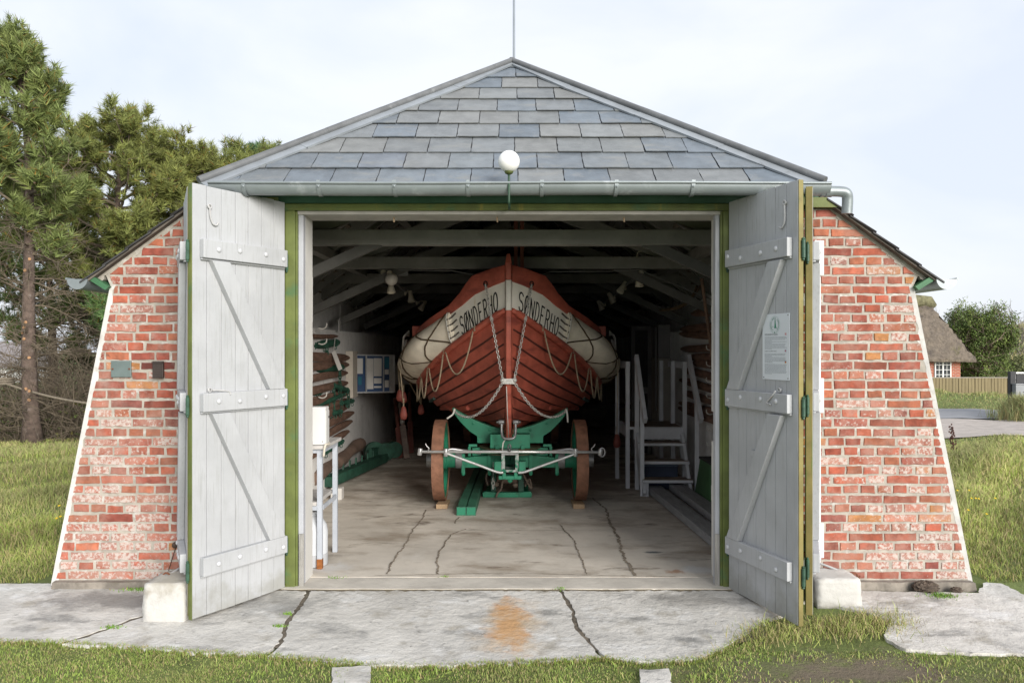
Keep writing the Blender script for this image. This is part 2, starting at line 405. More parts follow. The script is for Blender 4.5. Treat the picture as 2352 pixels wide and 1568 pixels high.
for px in (905, 1142, 1433):
    p = P(px, 496, .10); h = MB().tube(spline([p + Vector((0, 0, .02)), p + Vector((0, -.004, -.025)), p + Vector((.002, -.006, -.045))], 4), [.006] * 9, 7)
    h.build('soffit_peg', mat('rusty_peg', (.42, .30, .2), .7, .3, 30, .2), house, smooth=True)

# ---- roof: slated front hip, lead hips, side slopes
EV, AP = Vector((0, -.25, 2.745)), Vector((0, 1.70, 4.27)); SL = (AP - EV).length; VD = (AP - EV).normalized(); ND = Vector((0, -VD.z, VD.y)); HW = 2.06
bed = MB(); bed.add([EV + Vector((-HW, 0, 0)), EV + Vector((HW, 0, 0)), AP, EV + Vector((-HW, 0, -.02)) + VD * .03, EV + Vector((HW, 0, -.02)) + VD * .03, AP - Vector((0, 0, .04))], [(0, 1, 2), (5, 4, 3), (0, 3, 4, 1)])
hip = bed.build('hip_roof', SLATE_DK, house)
sl = MB(); expo = .268; r = 0; v = -.03
hl = [halfplane((HW, 0), (0, SL)), halfplane((0, SL), (-HW, 0))]
while v < SL:
    x = -HW - .4 + (.157 if r % 2 else 0) + random.uniform(-.02, .02); top = v + expo + .03
    while x < HW + .2:
        w = .314 + random.uniform(-.008, .008); g = .0036
        dz = random.uniform(-.004, .004)
        q = clip([(x + g, v + dz), (x + w - g, v + dz + random.uniform(-.005, .005)), (x + w - g, top), (x + g, top)], hl)
        x += w
        if len(q) < 3 or area(q) < .001: continue
        q = rough_poly(q, .04, .0024); lift = random.uniform(.012, .021)
        k = random.uniform(.9, 1.12); c0 = random.choice([(.146, .168, .192), (.152, .172, .194), (.172, .186, .196), (.160, .178, .196), (.185, .190, .190), (.150, .164, .186)])
        if r in (2, 3, 4, 5, 6, 7) and random.random() < .6: c0 = random.choice([(.200, .206, .204), (.185, .193, .197), (.21, .209, .20)])
        c = tuple(a * k * b_ for a, b_ in zip(c0, (.84, .87, .90)))
        n = len(q)
        top_v = [EV + Vector((a, 0, 0)) + VD * b + ND * (lerp(lift, .002, (b - v) / (expo + .03))) for a, b in q]
        bot_v = [p - ND * .007 for p in top_v]
        sl.add(top_v + bot_v, [tuple(range(n)), tuple(range(2 * n - 1, n - 1, -1))] + [(i, n + i, n + (i + 1) % n, (i + 1) % n) for i in range(n)], tint=c)
    v += expo; r += 1
sl.build('slates', SLATE, hip)
for sg in (-1, 1):
    a = EV + Vector((sg * (HW + .02), -.01, 0)); bq = AP + Vector((0, .0, .012)); d = (bq - a).normalized(); inw = (ND.cross(d) * sg).normalized()
    if inw.x * sg > 0: inw = -inw
    f = MB(); nseg = 4
    for k in range(nseg):
        t0, t1 = k / nseg, (k + 1) / nseg + .004; p0, p1 = a.lerp(bq, t0), a.lerp(bq, min(t1, 1)); up = ND * (.022 + .0025 * (k % 2)); w = .095
        k1 = 1 if k < nseg - 1 else .45
        f.add([p0 + up, p1 + up, p1 + inw * w * k1 + up * .85, p0 + inw * w + up * .85, p0 - ND * .004, p1 - ND * .004, p1 + inw * w * k1 + ND * .004, p0 + inw * w + ND * .004],
              [(0, 1, 2, 3), (7, 6, 5, 4), (3, 2, 6, 7), (0, 3, 7, 4), (1, 5, 6, 2), (0, 4, 5, 1)])
    f.build('hip_flashing', LEAD, house)
    f = MB()
    for k in range(6):
        t0, t1 = k / 6, (k + 1) / 6 + .006; f.tube([a.lerp(bq, t0) + ND * .030, a.lerp(bq, t1) + ND * .030], .0265 - .001 * (k % 2), 12)
    f.build('hip_roll', LEAD_DK, house, smooth=True, auto=40)
    x0, x1 = sg * 2.97, sg * 2.12
    top = [Vector(p) for p in ((x0, -.055, HS(x0)), (x1, -.055, HS(x1)), (sg * 2.06, -.25, HS(2.06)), (0, 1.70, 4.27), (0, 11.4, 4.27), (x0, 11.4, HS(x0)))]
    bt = [p - Vector((0, 0, .018)) for p in top]; n = 6
    MB().add(top + bt, [tuple(range(n)), tuple(range(2 * n - 1, n - 1, -1))] + [(i, n + i, n + (i + 1) % n, (i + 1) % n) for i in range(n)]).build('roof_slope', DARKWOOD, house)
    vs = MB()                                   # slate edges showing along the verge
    for k in range(5):
        xa = lerp(2.99, 2.2, k / 5); xb = lerp(2.99, 2.2, (k + 1.12) / 5)
        vs.add([(sg * xa, -.07 - .004 * k % 3, HS(xa) + .016), (sg * xb, -.07, HS(xb) + .006), (sg * xb, .3, HS(xb) + .006), (sg * xa, .3, HS(xa) + .016), (sg * xa, -.07, HS(xa) + .004), (sg * xb, -.07, HS(xb) - .006), (sg * xb, .3, HS(xb) - .006), (sg * xa, .3, HS(xa) + .004)],
               [(0, 1, 2, 3), (7, 6, 5, 4), (0, 4, 5, 1), (0, 3, 7, 4), (1, 5, 6, 2), (3, 2, 6, 7)])
    vs.build('verge_slates', SLATE_DK, house)
    # eaves board and half-round gutter along the side
    MB().prism([(sg * 2.945, 2.135), (sg * 2.925, 2.165), (sg * 2.80, 2.085), (sg * 2.825, 2.06)], -.045, 11.2, n=(0, 1, 0)).build('eaves_board', mat('eaves_green', (.05, .15, .07), .6, .2, 5, .1), house)
    g = MB(); c = Vector((sg * 3.01, -.06, 2.135)); prof = [PI + PI * k / 12 for k in range(13)]
    g.grid(lambda y, an: Vector((c.x + .072 * math.cos(an), y, c.z + .072 * math.sin(an))), [-.06, 4, 11.3], prof)
    g.grid(lambda y, an: Vector((c.x + .067 * math.cos(an), y, c.z + .067 * math.sin(an))), [-.06, 4, 11.3], prof, flip=True)
    g.prism([(c.x + .072 * math.cos(an), c.z + .072 * math.sin(an)) for an in prof], -.062, -.058, n=(0, 1, 0))
    g.tube([(c.x + sg * .075, -.062, c.z + .002), (c.x + sg * .075, 11.3, c.z + .002)], .008, 8)
    g.build('side_gutter', ZINC, house, smooth=True, auto=40)
b = MB(); b.bar((0, 1.68, 4.275), (0, 11.4, 4.275), .16, .04); b.build('ridge_cap', LEAD_DK, house)
# front gutter
g = MB(); gc = Vector((0, -.335, 2.722)); pr = [PI + PI * k / 14 for k in range(15)]; gx = [-1.97 + 4.04 * k / 8 for k in range(9)]
g.grid(lambda x, an: Vector((x, gc.y + .062 * math.cos(an), gc.z + .064 * math.sin(an) + .003 * math.sin(x * 2.1))), gx, pr, flip=True)
g.grid(lambda x, an: Vector((x, gc.y + .058 * math.cos(an), gc.z + .060 * math.sin(an) + .003 * math.sin(x * 2.1))), gx, pr)
for x in (-1.97, 2.07): g.prism([(gc.y + .062 * math.cos(a), gc.z + .064 * math.sin(a)) for a in pr], x - .002, x + .002, u=(0, 1, 0), v=(0, 0, 1), n=(1, 0, 0))
g.tube([(x, gc.y - .066, gc.z + .006 + .003 * math.sin(x * 2.1)) for x in gx], .0095, 10)
gut = g.build('front_gutter', ZINC, house, smooth=True, auto=50)
for px in (560, 732, 906, 1075, 1245, 1416, 1592):
    x = (px - CX) / sc(-.39); k = MB(); n = 12
    pth = [Vector((x, gc.y + .067 * math.cos(PI + PI * i / n * .75), gc.z + .069 * math.sin(PI + PI * i / n * .75))) for i in range(n + 1)]
    pth = [Vector((x, gc.y - .070, gc.z + .022)), Vector((x, gc.y - .071, gc.z + .008))] + pth
    for i in range(len(pth) - 1): k.bar(pth[i], pth[i + 1], .024, .004, up=(pth[i] - Vector((x, gc.y, gc.z))))
    k.sphere((x, gc.y - .066, gc.z - .018), .008, 8, 6)
    k.build('gutter_bracket', ZINC, gut)
p = P(1902, 440, -.335)
k = MB(); k.tube(spline([p + Vector((-.05, 0, 0)), p + Vector((.07, 0, 0)), p + Vector((.118, .0, -.012)), p + Vector((.132, .01, -.05)), p + Vector((.132, .02, -.14))], 6), .035, 16)
k.tube([p + Vector((-.02, 0, 0)), p + Vector((.02, 0, 0))], .0385, 16)
k.build('gutter_elbow', ZINC, gut, smooth=True, auto=40)

# ---- inside: trusses, rafters, back wall
RED_POST = mat('dull_red_post', (.16, .045, .03), .7, .2, 6, .1)
hipz = lambda Y: min(4.27, 2.745 + (Y + .25) * .782)
for i, Y in enumerate((1.0, 2.86, 4.7, 6.55, 8.4, 10.2)):
    b = MB(); b.box((-2.36, Y - .06, 2.51), (2.36, Y + .06, 2.634)); tie = b.build('tie_beam', BEAM, house, bevel=.006)
    for sg in (-1, 1):
        xr = max(.03, (4.27 - hipz(Y)) / .725 + .05); MB().bar((sg * 2.52, Y, HS(2.52) - .105), (sg * xr, Y, HS(xr) - .105), .10, .13).build('principal_rafter', BEAM, house)
        MB().bar((sg * 2.30, Y, 1.99), (sg * 1.10, Y, 2.54), .05, .085).build('knee_brace', mat('dark_grey_brace', (.095, .093, .085), .8, .15, 5, .1), house)
        MB().bar((sg * 1.75, Y + .02, 2.62), (sg * .02, Y + .02, 3.30), .07, .13).build('truss_strut', BEAM, house)
for sg in (-1, 1):
    b = MB()
    for k in range(13):
        Y = 1.45 + .46 * k
        if min(abs(Y - t) for t in (1.0, 2.86, 4.7, 6.55)) < .12: continue
        xr = max(.02, (4.27 - hipz(Y)) / .725 + .05); b.bar((sg * 2.78, Y, HS(2.78) - .09), (sg * xr, Y, HS(xr) - .09), .07, .085)
    b.split('common_rafter', BEAM, house)
    b = MB()
    for x in (.55, 1.25, 1.95): b.bar((sg * x, 1.9 if x < 1 else .6, HS(x) - .21), (sg * x, 11, HS(x) - .21), .10, .10)
    b.split('purlin', BEAM, house)
    b = MB()
    for k in range(16):
        x = .35 + .155 * k; b.bar((sg * x, max(.3, 1.86 - x * .9), HS(x) - .052), (sg * x, 8, HS(x) - .052), .05, .025)
    b.split('roof_batten', mat('batten_wood', (.16, .135, .10), .85, .4, 3, .1), house)
for x in (.02, .085):
    b = MB(); b.box((x, 2.56, 2.30), (x + .038, 2.62, 3.55)); b.build('king_post', RED_POST, house)
b = MB(); b.box((-2.56, 10.9, 0), (2.56, 11.1, 2.36)); b.prism([(-2.56, 2.361), (2.56, 2.361), (0, 4.28)], 10.9, 11.1, n=(0, 1, 0)); b.build('back_wall', DARKWOOD, house)

# ---- doors (each leaf: boards, ledges, braces, bolts, hinges, hooks)
BOLT = mat('painted_bolt', (.50, .51, .53), .45, .1, 20, .05)
def leaf(hx, hy, fx, fy, z0, z1, face, side, front=True, label=None, T=.030, edge=None):
    """a ledged and braced leaf from its hinge edge to its free edge; face: +1/-1 which side carries the ledges"""
    H = Vector((hx, hy, 0)); F = Vector((fx, fy, 0)); W = (F - H).length; U = (F - H).normalized(); N = Vector((U.y, -U.x, 0)) * face
    nb = 7
    def Q(u, z, n): return H + U * u + N * n + Vector((0, 0, z))
    def blk(mb, u0, u1, za, zb, n0, n1, zs=0.):
        vs = [Q(u, z, n) for n in (n0, n1) for (u, z) in ((u0, za), (u1, za + zs), (u1, zb + zs), (u0, zb))]
        return mb.add(vs, [(0, 3, 2, 1), (4, 5, 6, 7), (0, 1, 5, 4), (1, 2, 6, 5), (2, 3, 7, 6), (3, 0, 4, 7)])
    mb = MB(); ws = [W / nb * random.uniform(.92, 1.08) for _ in range(nb)]; s_ = W / sum(ws); u = 0
    for w in ws:
        w *= s_; blk(mb, u + .0012, u + w - .0012, z0 + random.uniform(0, .006), z1 + random.uniform(-.004, .003), -T / 2, T / 2 + random.uniform(-.001, .001)); u += w
    door = mb.build('door', GREY_DOOR, house, bevel=.0035, label=label)
    mb = MB(); blk(mb, .004, W - .002, z0 + .004, z1 - .006, -T / 2 + .004, T / 2 - .006); mb.build('board_core', GREY_DOOR, door)
    mb = MB(); blk(mb, W + .001, W + .006, z0, z1, -T / 2 - .003, T / 2 - .002); mb.build('edge_strip', edge or YELLOW_ED, door, bevel=.002)
    mb = MB(); blk(mb, .0, W, z0 + .01, z1 - .01, -T / 2 - .008, -T / 2 - .0005); mb.build('outer_face', GREEN_FR, door)
    hgt = z1 - z0; led = []
    for f0 in (.852, .496, .117):
        zc = z0 + hgt * f0; led.append(zc)
        mb = MB(); blk(mb, .012, W - .05, zc - .058, zc + .058, T / 2 + .001, T / 2 + .040); lg = mb.build('ledge', GREY_DOOR, door, bevel=.005)
        mb = MB(); blk(mb, .014, W - .052, zc - .070, zc - .059, T / 2 + .001, T / 2 + .018); mb.build('ledge_bead', GREY_DOOR, door, bevel=.004)
        for uu in (.05, .2, W - .32, W - .16):
            c = Q(uu, zc + random.uniform(-.02, .015), T / 2 + .040)
            m2 = MB(); m2.lathe([(.017, 0), (.016, .004), (.011, .009), (.003, .011)], c, N, 12); m2.build('bolt', BOLT, door, smooth=True)
    for a, b_ in ((0, 1), (1, 2)):
        za, zb = led[a] - .072, led[b_] + .059; u0, u1 = W - .17, .10; w = .12
        d = Vector((u1 - u0, zb - za)).normalized()
        pts = [(u0 - w * .62, za), (u0 + w * .5, za), (u1 + w * .55, zb), (u1 - w * .55, zb)]
        m2 = MB(); m2.add([Q(u, z, n) for n in (T / 2 + .001, T / 2 + .044) for u, z in pts], [(0, 3, 2, 1), (4, 5, 6, 7), (0, 1, 5, 4), (1, 2, 6, 5), (2, 3, 7, 6), (3, 0, 4, 7)])
        m2.build('brace', GREY_DOOR, door, bevel=.004)
    for zc in led:
        for uu, nm in ((-.012, 'hinge'), (W + .015, 'hinge')):
            m2 = MB(); nn = -.012 if uu > 0 else .018
            m2.lathe([(.003, -.070), (.008, -.064), (.006, -.056), (.0115, -.052), (.0115, -.002), (.009, -.001), (.009, .001), (.0115, .002), (.0115, .052), (.006, .056), (.008, .064), (.003, .070)], Q(uu, zc - .02, nn), (0, 0, 1), 10)
            if uu > 0: blk(m2, W - .03, W + .015, zc - .07, zc + .045, -T / 2 - .012, -T / 2 - .0085)
            m2.build(nm, IRON_GREEN, door, smooth=True, auto=30)
    return door, Q, W, T, led
doorL, QL, WL, TL, LEDL = leaf(-1.588, -.040, -1.968, -.665, -.006, 2.668, -1, 'L', label='front leaf with inner face turned to the light', edge=GREEN_FR)
doorR, QR, WR, TR, LEDR = leaf(1.520, -.040, 1.732, -.755, -.012, 2.668, 1, 'R', label='front leaf carrying the printed notice')
leaf(-2.265, -.045, -2.003, -.60, .0, 2.66, 1, 'L', label='rear leaf folded back behind the front one')
# right rear leaf stands with its edge to the viewer
def rear_right():
    d, Q, W, T, led = leaf(2.06, -.050, 1.850, -.600, .0, 2.66, -1, 'R', label='rear leaf seen on its mustard edge', T=.038)
    return d
rear_right()
m_w = MB()
for z0, z1 in ((.02, 2.02),): m_w.box((2.095, -.045, z0 + .1), (2.145, -.008, z1 + .36))
for zc in (.33, 1.33, 2.28): m_w.box((2.090, -.075, zc - .12), (2.155, -.046, zc + .12))
m_w.build('door_stop_board', mat('white_board_paint', (.66, .66, .65), .6, .06, 5, .1, spots=[((.4, .4, .4), 12, .6, .8)]), house, bevel=.004)
def hook(door, Q, T, pts, eye):
    mb = MB(); mb.tube(spline([Q(u, z, T / 2 + n) for u, z, n in pts], 5), .0055, 8)
    u, z = eye; mb.lathe([(.012, 0), (.010, .006), (.004, .010)], Q(u, z, T / 2), Q(0, 0, 1) - Q(0, 0, 0), 10)
    ring = [Q(u + .013 * math.cos(2 * PI * k / 10), z + .013 * math.sin(2 * PI * k / 10), T / 2 + .012) for k in range(10)]; mb.tube(ring, .0045, 6, closed=True)
    return mb.build('hook', IRON_GREY, door, smooth=True)
hook(doorL, QL, TL, [(WL - .115, 2.535, .012), (WL - .12, 2.48, .010), (WL - .14, 2.435, .010), (WL - .165, 2.43, .012), (WL - .175, 2.45, .014)], (WL - .115, 2.54))
hook(doorL, QL, TL, [(WL - .12, LEDL[1] + .075, .03), (WL - .17, LEDL[1] + .072, .034), (WL - .235, LEDL[1] + .062, .04), (WL - .245, LEDL[1] + .04, .042)], (WL - .115, LEDL[1] + .076))
hook(doorR, QR, TR, [(WR - .115, 2.545, .012), (WR - .113, 2.49, .010), (WR - .118, 2.43, .010), (WR - .14, 2.40, .012), (WR - .16, 2.405, .014)], (WR - .115, 2.55))
hook(doorR, QR, TR, [(WR - .17, LEDR[1] + .075, .035), (WR - .20, LEDR[1] + .035, .045), (WR - .24, LEDR[1] + .0, .05), (WR - .20, LEDR[1] - .012, .05)], (WR - .165, LEDR[1] + .08))
m2 = MB(); c = QR(.30, .80 + .16, TR / 2); m2.add([QR(u, z, n) for n in (TR / 2 + .001, TR / 2 + .02) for u, z in ((.28, .95), (.345, .95), (.345, .99), (.28, .99))], [(0, 3, 2, 1), (4, 5, 6, 7), (0, 1, 5, 4), (1, 2, 6, 5), (2, 3, 7, 6), (3, 0, 4, 7)])
m2.build('wooden_cleat', GREY_DOOR, doorR, bevel=.003)
# ------------------------------------------------------------------ lifeboat on its carriage
RED = mat('boat_red_paint', (.45, .108, .070), .48, .2, 5, .12, 50, spots=[((.30, .062, .04), 4, .55, .8), ((.50, .34, .28), 34, .73, .80), ((.26, .06, .045), 3, .5, .7, (1, .4, 3))])
BWHITE = mat('boat_white_paint', (.84, .81, .73), .45, .05, 4, .05, spots=[((.60, .50, .30), 2.6, .60, .80, (3, 3, .6))])
CANVAS = mat('pale_canvas', (.84, .77, .64), .85, .12, 5, .35, 16, spots=[((.40, .35, .27), 4, .56, .8)])
ROPE_T = mat('tan_rope', (.40, .33, .23), .9, .2, 60, .5, 120)
ROPE_B = mat('tarred_rope', (.085, .055, .028), .85, .3, 50, .5, 120)
ROPE_W = mat('white_line', (.62, .60, .55), .9, .1, 60, .3, 120)
GALV = mat('galvanised_chain', (.52, .51, .48), .4, .2, 40, .2, metal=.35)
STEEL = mat('worn_steel', (.40, .40, .40), .35, .15, 30, .1, metal=.6)
TEAL = mat('green_carriage_paint', (.022, .20, .112), .45, .18, 4, .12, 40, spots=[((.02, .09, .05), 7, .54, .8), ((.07, .055, .04), 13, .64, .78), ((.2, .16, .09), 45, .76, .83)])
RUST = mat('rusty_tyre_iron', (.21, .10, .06), .75, .25, 12, .3, 60, spots=[((.26, .14, .09), 9, .58, .8), ((.35, .28, .22), 70, .74, .8)])
INK = mat('black_lettering', (.012, .012, .012), .5, 0, 5, 0)
BX, BY0 = -.035, 2.30
BM = 6.5
boat = thing('lifeboat', 'red clinker lifeboat with white name band and canvas fenders on a green carriage', 'boat', (BX, 5.4, 0.7))
Qk = [0, .12, .3, .45, .6, .9, 1.2, 1.8, 2.5, 4.2]
XS = [.012, .13, .29, .43, .56, .765, .92, 1.09, 1.17, 1.2];  ZS = [2.04, 1.975, 1.87, 1.785, 1.70, 1.545, 1.41, 1.245, 1.15, 1.1]
XG = [.012, .16, .36, .50, .63, .86, 1.01, 1.155, 1.22, 1.25]; ZG = [2.475, 2.43, 2.345, 2.21, 2.105, 1.985, 1.90, 1.80, 1.75, 1.70]
XC = [.03, .06, .13, .21, .30, .52, .74, .97, 1.06, 1.12];   ZC = [1.25, 1.22, 1.16, 1.10, 1.04, .95, .89, .81, .77, .74]
def stem_y(z): return BY0 + .42 * max(0, (1.9 - z) / 1.2) ** 2.2 - .05 * max(0, z - 1.9)
def yq(q, z):
    w = max(0, 1 - q / 2.2); return lerp(BY0, stem_y(z), w) + q
def hull(q, u, sg, out=0.):
    xs, zs, xc, zc = interp(q, Qk, XS), interp(q, Qk, ZS), interp(q, Qk, XC), interp(q, Qk, ZC)
    x = (1 - u) ** 2 * xs + 2 * u * (1 - u) * xc + u * u * .035; z = (1 - u) ** 2 * zs + 2 * u * (1 - u) * zc + u * u * .73
    k = .35 + .65 * min(1, q / .6)
    return Vector((BX + sg * (x + out * k), yq(q, z), z - out * .35))
def side_pt(q, v, sg, out=0.):
    x = lerp(interp(q, Qk, XS), interp(q, Qk, XG), v); z = lerp(interp(q, Qk, ZS), interp(q, Qk, ZG), v)
    return Vector((BX + sg * (x + out), yq(q, z) - out * .5 * max(0, 1 - q), z))
def mir(f):                                   # the stern half repeats the bow half
    def g(q, *a, **k):
        if q <= 4.2: return f(q, *a, **k)
        p = f(8.4 - q, *a, **k); p.y = 2 * BM - p.y; return p
    return g
hullm, sidem = mir(hull), mir(side_pt)
qs = [0, .03, .07, .12, .2, .3, .4, .5, .6, .75, .9, 1.05, 1.2, 1.5, 1.8, 2.1, 2.5, 3.2, 4.2, 5.2, 5.9, 6.6, 7.2, 7.8, 8.2, 8.4]
mb = MB(); laps = MB(); NP_ = 10
for sg in (-1, 1):
    for k in range(NP_):
        u0, u1 = k / NP_, (k + 1) / NP_
        us = [u0, lerp(u0, u1, .5), u1 + .004]
        mb.grid(lambda q, u: hullm(q, u, sg, lerp(.0, .030, (u - u0) / (u1 - u0))), qs, us)
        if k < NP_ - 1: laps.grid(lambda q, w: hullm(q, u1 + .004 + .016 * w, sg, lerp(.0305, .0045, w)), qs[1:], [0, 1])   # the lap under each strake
    mb.grid(lambda q, v: sidem(q, v, sg), qs, [0, .35, .7])
hull_o = mb.build('hull', RED, boat, smooth=True, auto=25); laps.build('plank_laps', mat('lap_shade_dirt_red', (.085, .024, .018), .7, .25, 7, .1), hull_o)  # lap faces coloured dark: shade under each plank edge painted in, plus dirt
for sg in (-1, 1):                              # white bow panel carrying the name
    b = MB(); wq = [.012, .06, .12, .2, .3, .4, .5, .6, .68]
    vt = lambda q: interp(q, [0, .3, .7], [.66, .72, .83])
    b.grid(lambda q, v: side_pt(q, .04 + v * (vt(q) - .04), sg, .010), wq, [0, .25, .5, .75, 1])
    b.build('name_band', BWHITE, boat, smooth=True)
    b = MB()                                    # bulwark and gunwale plank
    gq = [0, .03, .07, .12, .2, .3, .37, .45, .6, .75, .9, 1.05, 1.2, 1.5, 1.8, 2.1, 2.5, 3.2, 4.2, 5.2, 5.9, 6.6, 7.2, 7.8, 8.2, 8.4]
    lo = lambda q: interp(q, [0, .3, .7, 1.2, 4.2], [.66, .72, .83, .86, .88]) if q <= 4.2 else .8
    hump = lambda q: interp(q, [0, .26, .34, .42, .6], [0.0, .035, .05, .02, 0]) if q <= 4.2 else 0
    def gw(q, k):
        v, o = [(lo(q), .0), (lo(q), .024), (lerp(lo(q), 1, .5), .026), (1, .024), (1.03, .018), (1.03, -.03), (.9, -.03)][k]
        p = sidem(q, v, sg, o); p.z += hump(q) * max(0, (v - .8) / .2); return p
    b.grid(gw, gq, range(7)); b.build('gunwale', RED, boat, smooth=True, auto=35)
    b = MB(); b.tube([sidem(q, -.005, sg, .024) for q in gq], [.038 if q > .05 else .026 for q in gq], 8); b.build('rubbing_strake', RED, boat, smooth=True)
# stem and keel
b = MB(); sp = [(stem_y(z) if z < 2.5 else BY0 - .02, z) for z in [.735 + (2.50 - .735) * k / 16 for k in range(17)]]
hw = .026
def stemseg(mb, z0, z1, w=hw, ext=.05):
    n = max(2, int((z1 - z0) / .08)); vs = []
    for k in range(n + 1):
        z = lerp(z0, z1, k / n); y = stem_y(z); vs += [(BX - w, y + .06, z), (BX + w, y + .06, z), (BX + w * 1.25, y - ext * .4, z), (BX + w * .85, y - ext, z), (BX - w * .85, y - ext, z), (BX - w * 1.25, y - ext * .4, z)]
    fs = [(i * 6 + k, i * 6 + (k + 1) % 6, (i + 1) * 6 + (k + 1) % 6, (i + 1) * 6 + k) for i in range(n) for k in range(6)] + [tuple(range(6)), tuple(range(n * 6, n * 6 + 6))]
    mb.add(vs, fs)
stemseg(b, .70, 2.035); stemseg(b, 2.335, 2.50)
y = BY0 - .03; b.add([(BX - .033, y - .05, 2.50), (BX + .033, y - .05, 2.50), (BX + .033, y + .10, 2.50), (BX - .033, y + .10, 2.50), (BX - .016, y - .03, 2.595), (BX + .016, y - .03, 2.595), (BX + .016, y + .04, 2.60), (BX - .016, y + .04, 2.60)],
    [(0, 3, 2, 1), (4, 5, 6, 7), (0, 1, 5, 4), (1, 2, 6, 5), (2, 3, 7, 6), (3, 0, 4, 7)])
for sg in (-1, 1): b.add([(BX + sg * .03, y - .02, 2.42), (BX + sg * .055, y + .03, 2.42), (BX + sg * .03, y + .12, 2.42), (BX + sg * .022, y, 2.54), (BX + sg * .026, y + .03, 2.54), (BX + sg * .022, y + .08, 2.54)], [(0, 1, 4, 3), (1, 2, 5, 4), (3, 4, 5)])
b.build('stem', RED, boat, bevel=.004)
b = MB(); stemseg(b, 2.0355, 2.3345); b.build('stem_band', mat('rust_streaked_white', (.66, .64, .58), .5, .08, 6, .1, spots=[((.45, .25, .10), 5, .56, .78, (16, 16, 1.2))]), boat, bevel=.003)
b = MB(); b.box((BX - .05, 3.0, .655), (BX + .05, 10.0, .735)); b.build('keel', RED, boat)
# deck inside the boat keeps daylight out
b = MB()
for sg in (-1, 1): b.grid(lambda q, k: sidem(q, .6, sg) if k else Vector((BX, sidem(q, .6, sg).y, sidem(q, .6, sg).z)), qs, [0, 1])
b.build('deck', RED, boat)
# name lettering
def arc(cx, cy, rx, ry, a0, a1, n=14): return [(cx + rx * math.cos(R(lerp(a0, a1, k / n))), cy + ry * math.sin(R(lerp(a0, a1, k / n)))) for k in range(n + 1)]
LET = {'S': [arc(.5, .76, .42, .24, 20, 270, 12) + arc(.5, .26, .44, .26, 90, -165, 12)],
       'O': [arc(.5, .5, .45, .5, 90, 450, 24)], 'N': [[(.08, 0), (.08, 1), (.92, 0), (.92, 1)]],
       'D': [[(.1, 0), (.1, 1)] + arc(.35, .5, .55, .5, 90, -90, 14) + [(.1, 0)]],
       'E': [[(.85, 1), (.12, 1), (.12, 0), (.85, 0)], [(.12, .52), (.7, .52)]],
       'R': [[(.12, 0), (.12, 1), (.5, 1)] + arc(.5, .75, .38, .25, 90, -90, 10) + [(.12, .5)], [(.5, .5), (.9, 0)]],
       'H': [[(.1, 0), (.1, 1)], [(.9, 0), (.9, 1)], [(.1, .5), (.9, .5)]]}
LET['Ø'] = LET['O'] + [[(.05, -.06), (.95, 1.06)]]
def stroke2d(line, w):
    pts = [Vector((x, y, 0)) for x, y in line]; L_, R_ = [], []
    for i, p in enumerate(pts):
        a = (p - pts[i - 1]).normalized() if i else None; c = (pts[i + 1] - p).normalized() if i < len(pts) - 1 else None
        if a is not None and c is not None:
            n1 = Vector((-a.y, a.x, 0)); n2 = Vector((-c.y, c.x, 0)); m_ = n1 + n2
            if m_.length < .3: m_ = n1
            m_.normalize(); nn = m_ / max(.5, m_.dot(n1))
        else: t = a if a is not None else c; nn = Vector((-t.y, t.x, 0))
        L_.append(p + nn * w / 2); R_.append(p - nn * w / 2)
    return L_, R_
def dense(line, step=.03):
    out = [line[0]]
    for a, b in zip(line, line[1:]):
        n = max(1, int(math.hypot(b[0] - a[0], b[1] - a[1]) / step)); out += [(lerp(a[0], b[0], k / n), lerp(a[1], b[1], k / n)) for k in range(1, n + 1)]
    return out
for sg in (-1, 1):
    b = MB(); lw, gap, hh = .074, .024, .185; word = 'SØNDERHO'
    total = len(word) * lw + (len(word) - 1) * gap
    for i, ch in enumerate(word):
        for line in LET[ch]:
            L_, R_ = stroke2d(dense([(x * lw, y * hh) for x, y in line], .012), .0175)
            def put(p):
                m = i * (lw + gap) + p.x                       # metres along the word
                if sg < 0: q = .505 - m * .425 / total
                else: q = .075 + m * .45 / total
                zs, zg = interp(q, Qk, ZS), interp(q, Qk, ZG); v = .10 + p.y / (zg - zs)
                return side_pt(q, v, sg, .0135)
            n = len(L_); b.add([put(p) for p in L_] + [put(p) for p in R_], [(k, k + 1, n + k + 1, n + k) for k in range(n - 1)])
    b.build('name_lettering', INK, boat)
# canvas fenders and their lashings
def fend(q, v, sg, out=0.):
    e = smooth(.60, 1.15, q) if q <= 4.2 else smooth(.7, 1.3, 8.4 - q); amp = .045 + .20 * e
    bul = amp * math.sin(PI * min(1, max(0, v))) ** .62; p = sidem(q, lerp(.035, .86, v), sg, .022)
    qq = q if q <= 4.2 else 8.4 - q
    d = Vector((interp(qq, [.5, 1, 2, 4.2], [.62, .78, .96, 1]) * sg, -interp(qq, [.5, 1, 2, 4.2], [.78, .6, .2, 0]) * (1 if q <= 4.2 else -1), -.16 * e))
    wr = .004 * math.sin(q * 31 + v * 9) + .003 * math.sin(q * 57 - v * 17)
    return p + d.normalized() * (bul + out + wr)
fq = [.60, .64, .7, .78, .86, .95, 1.05, 1.2, 1.35, 1.5, 1.7, 1.9, 2.2, 2.6, 3.2, 4.2, 5.2, 6.0, 6.6, 7.2, 7.6, 7.75]
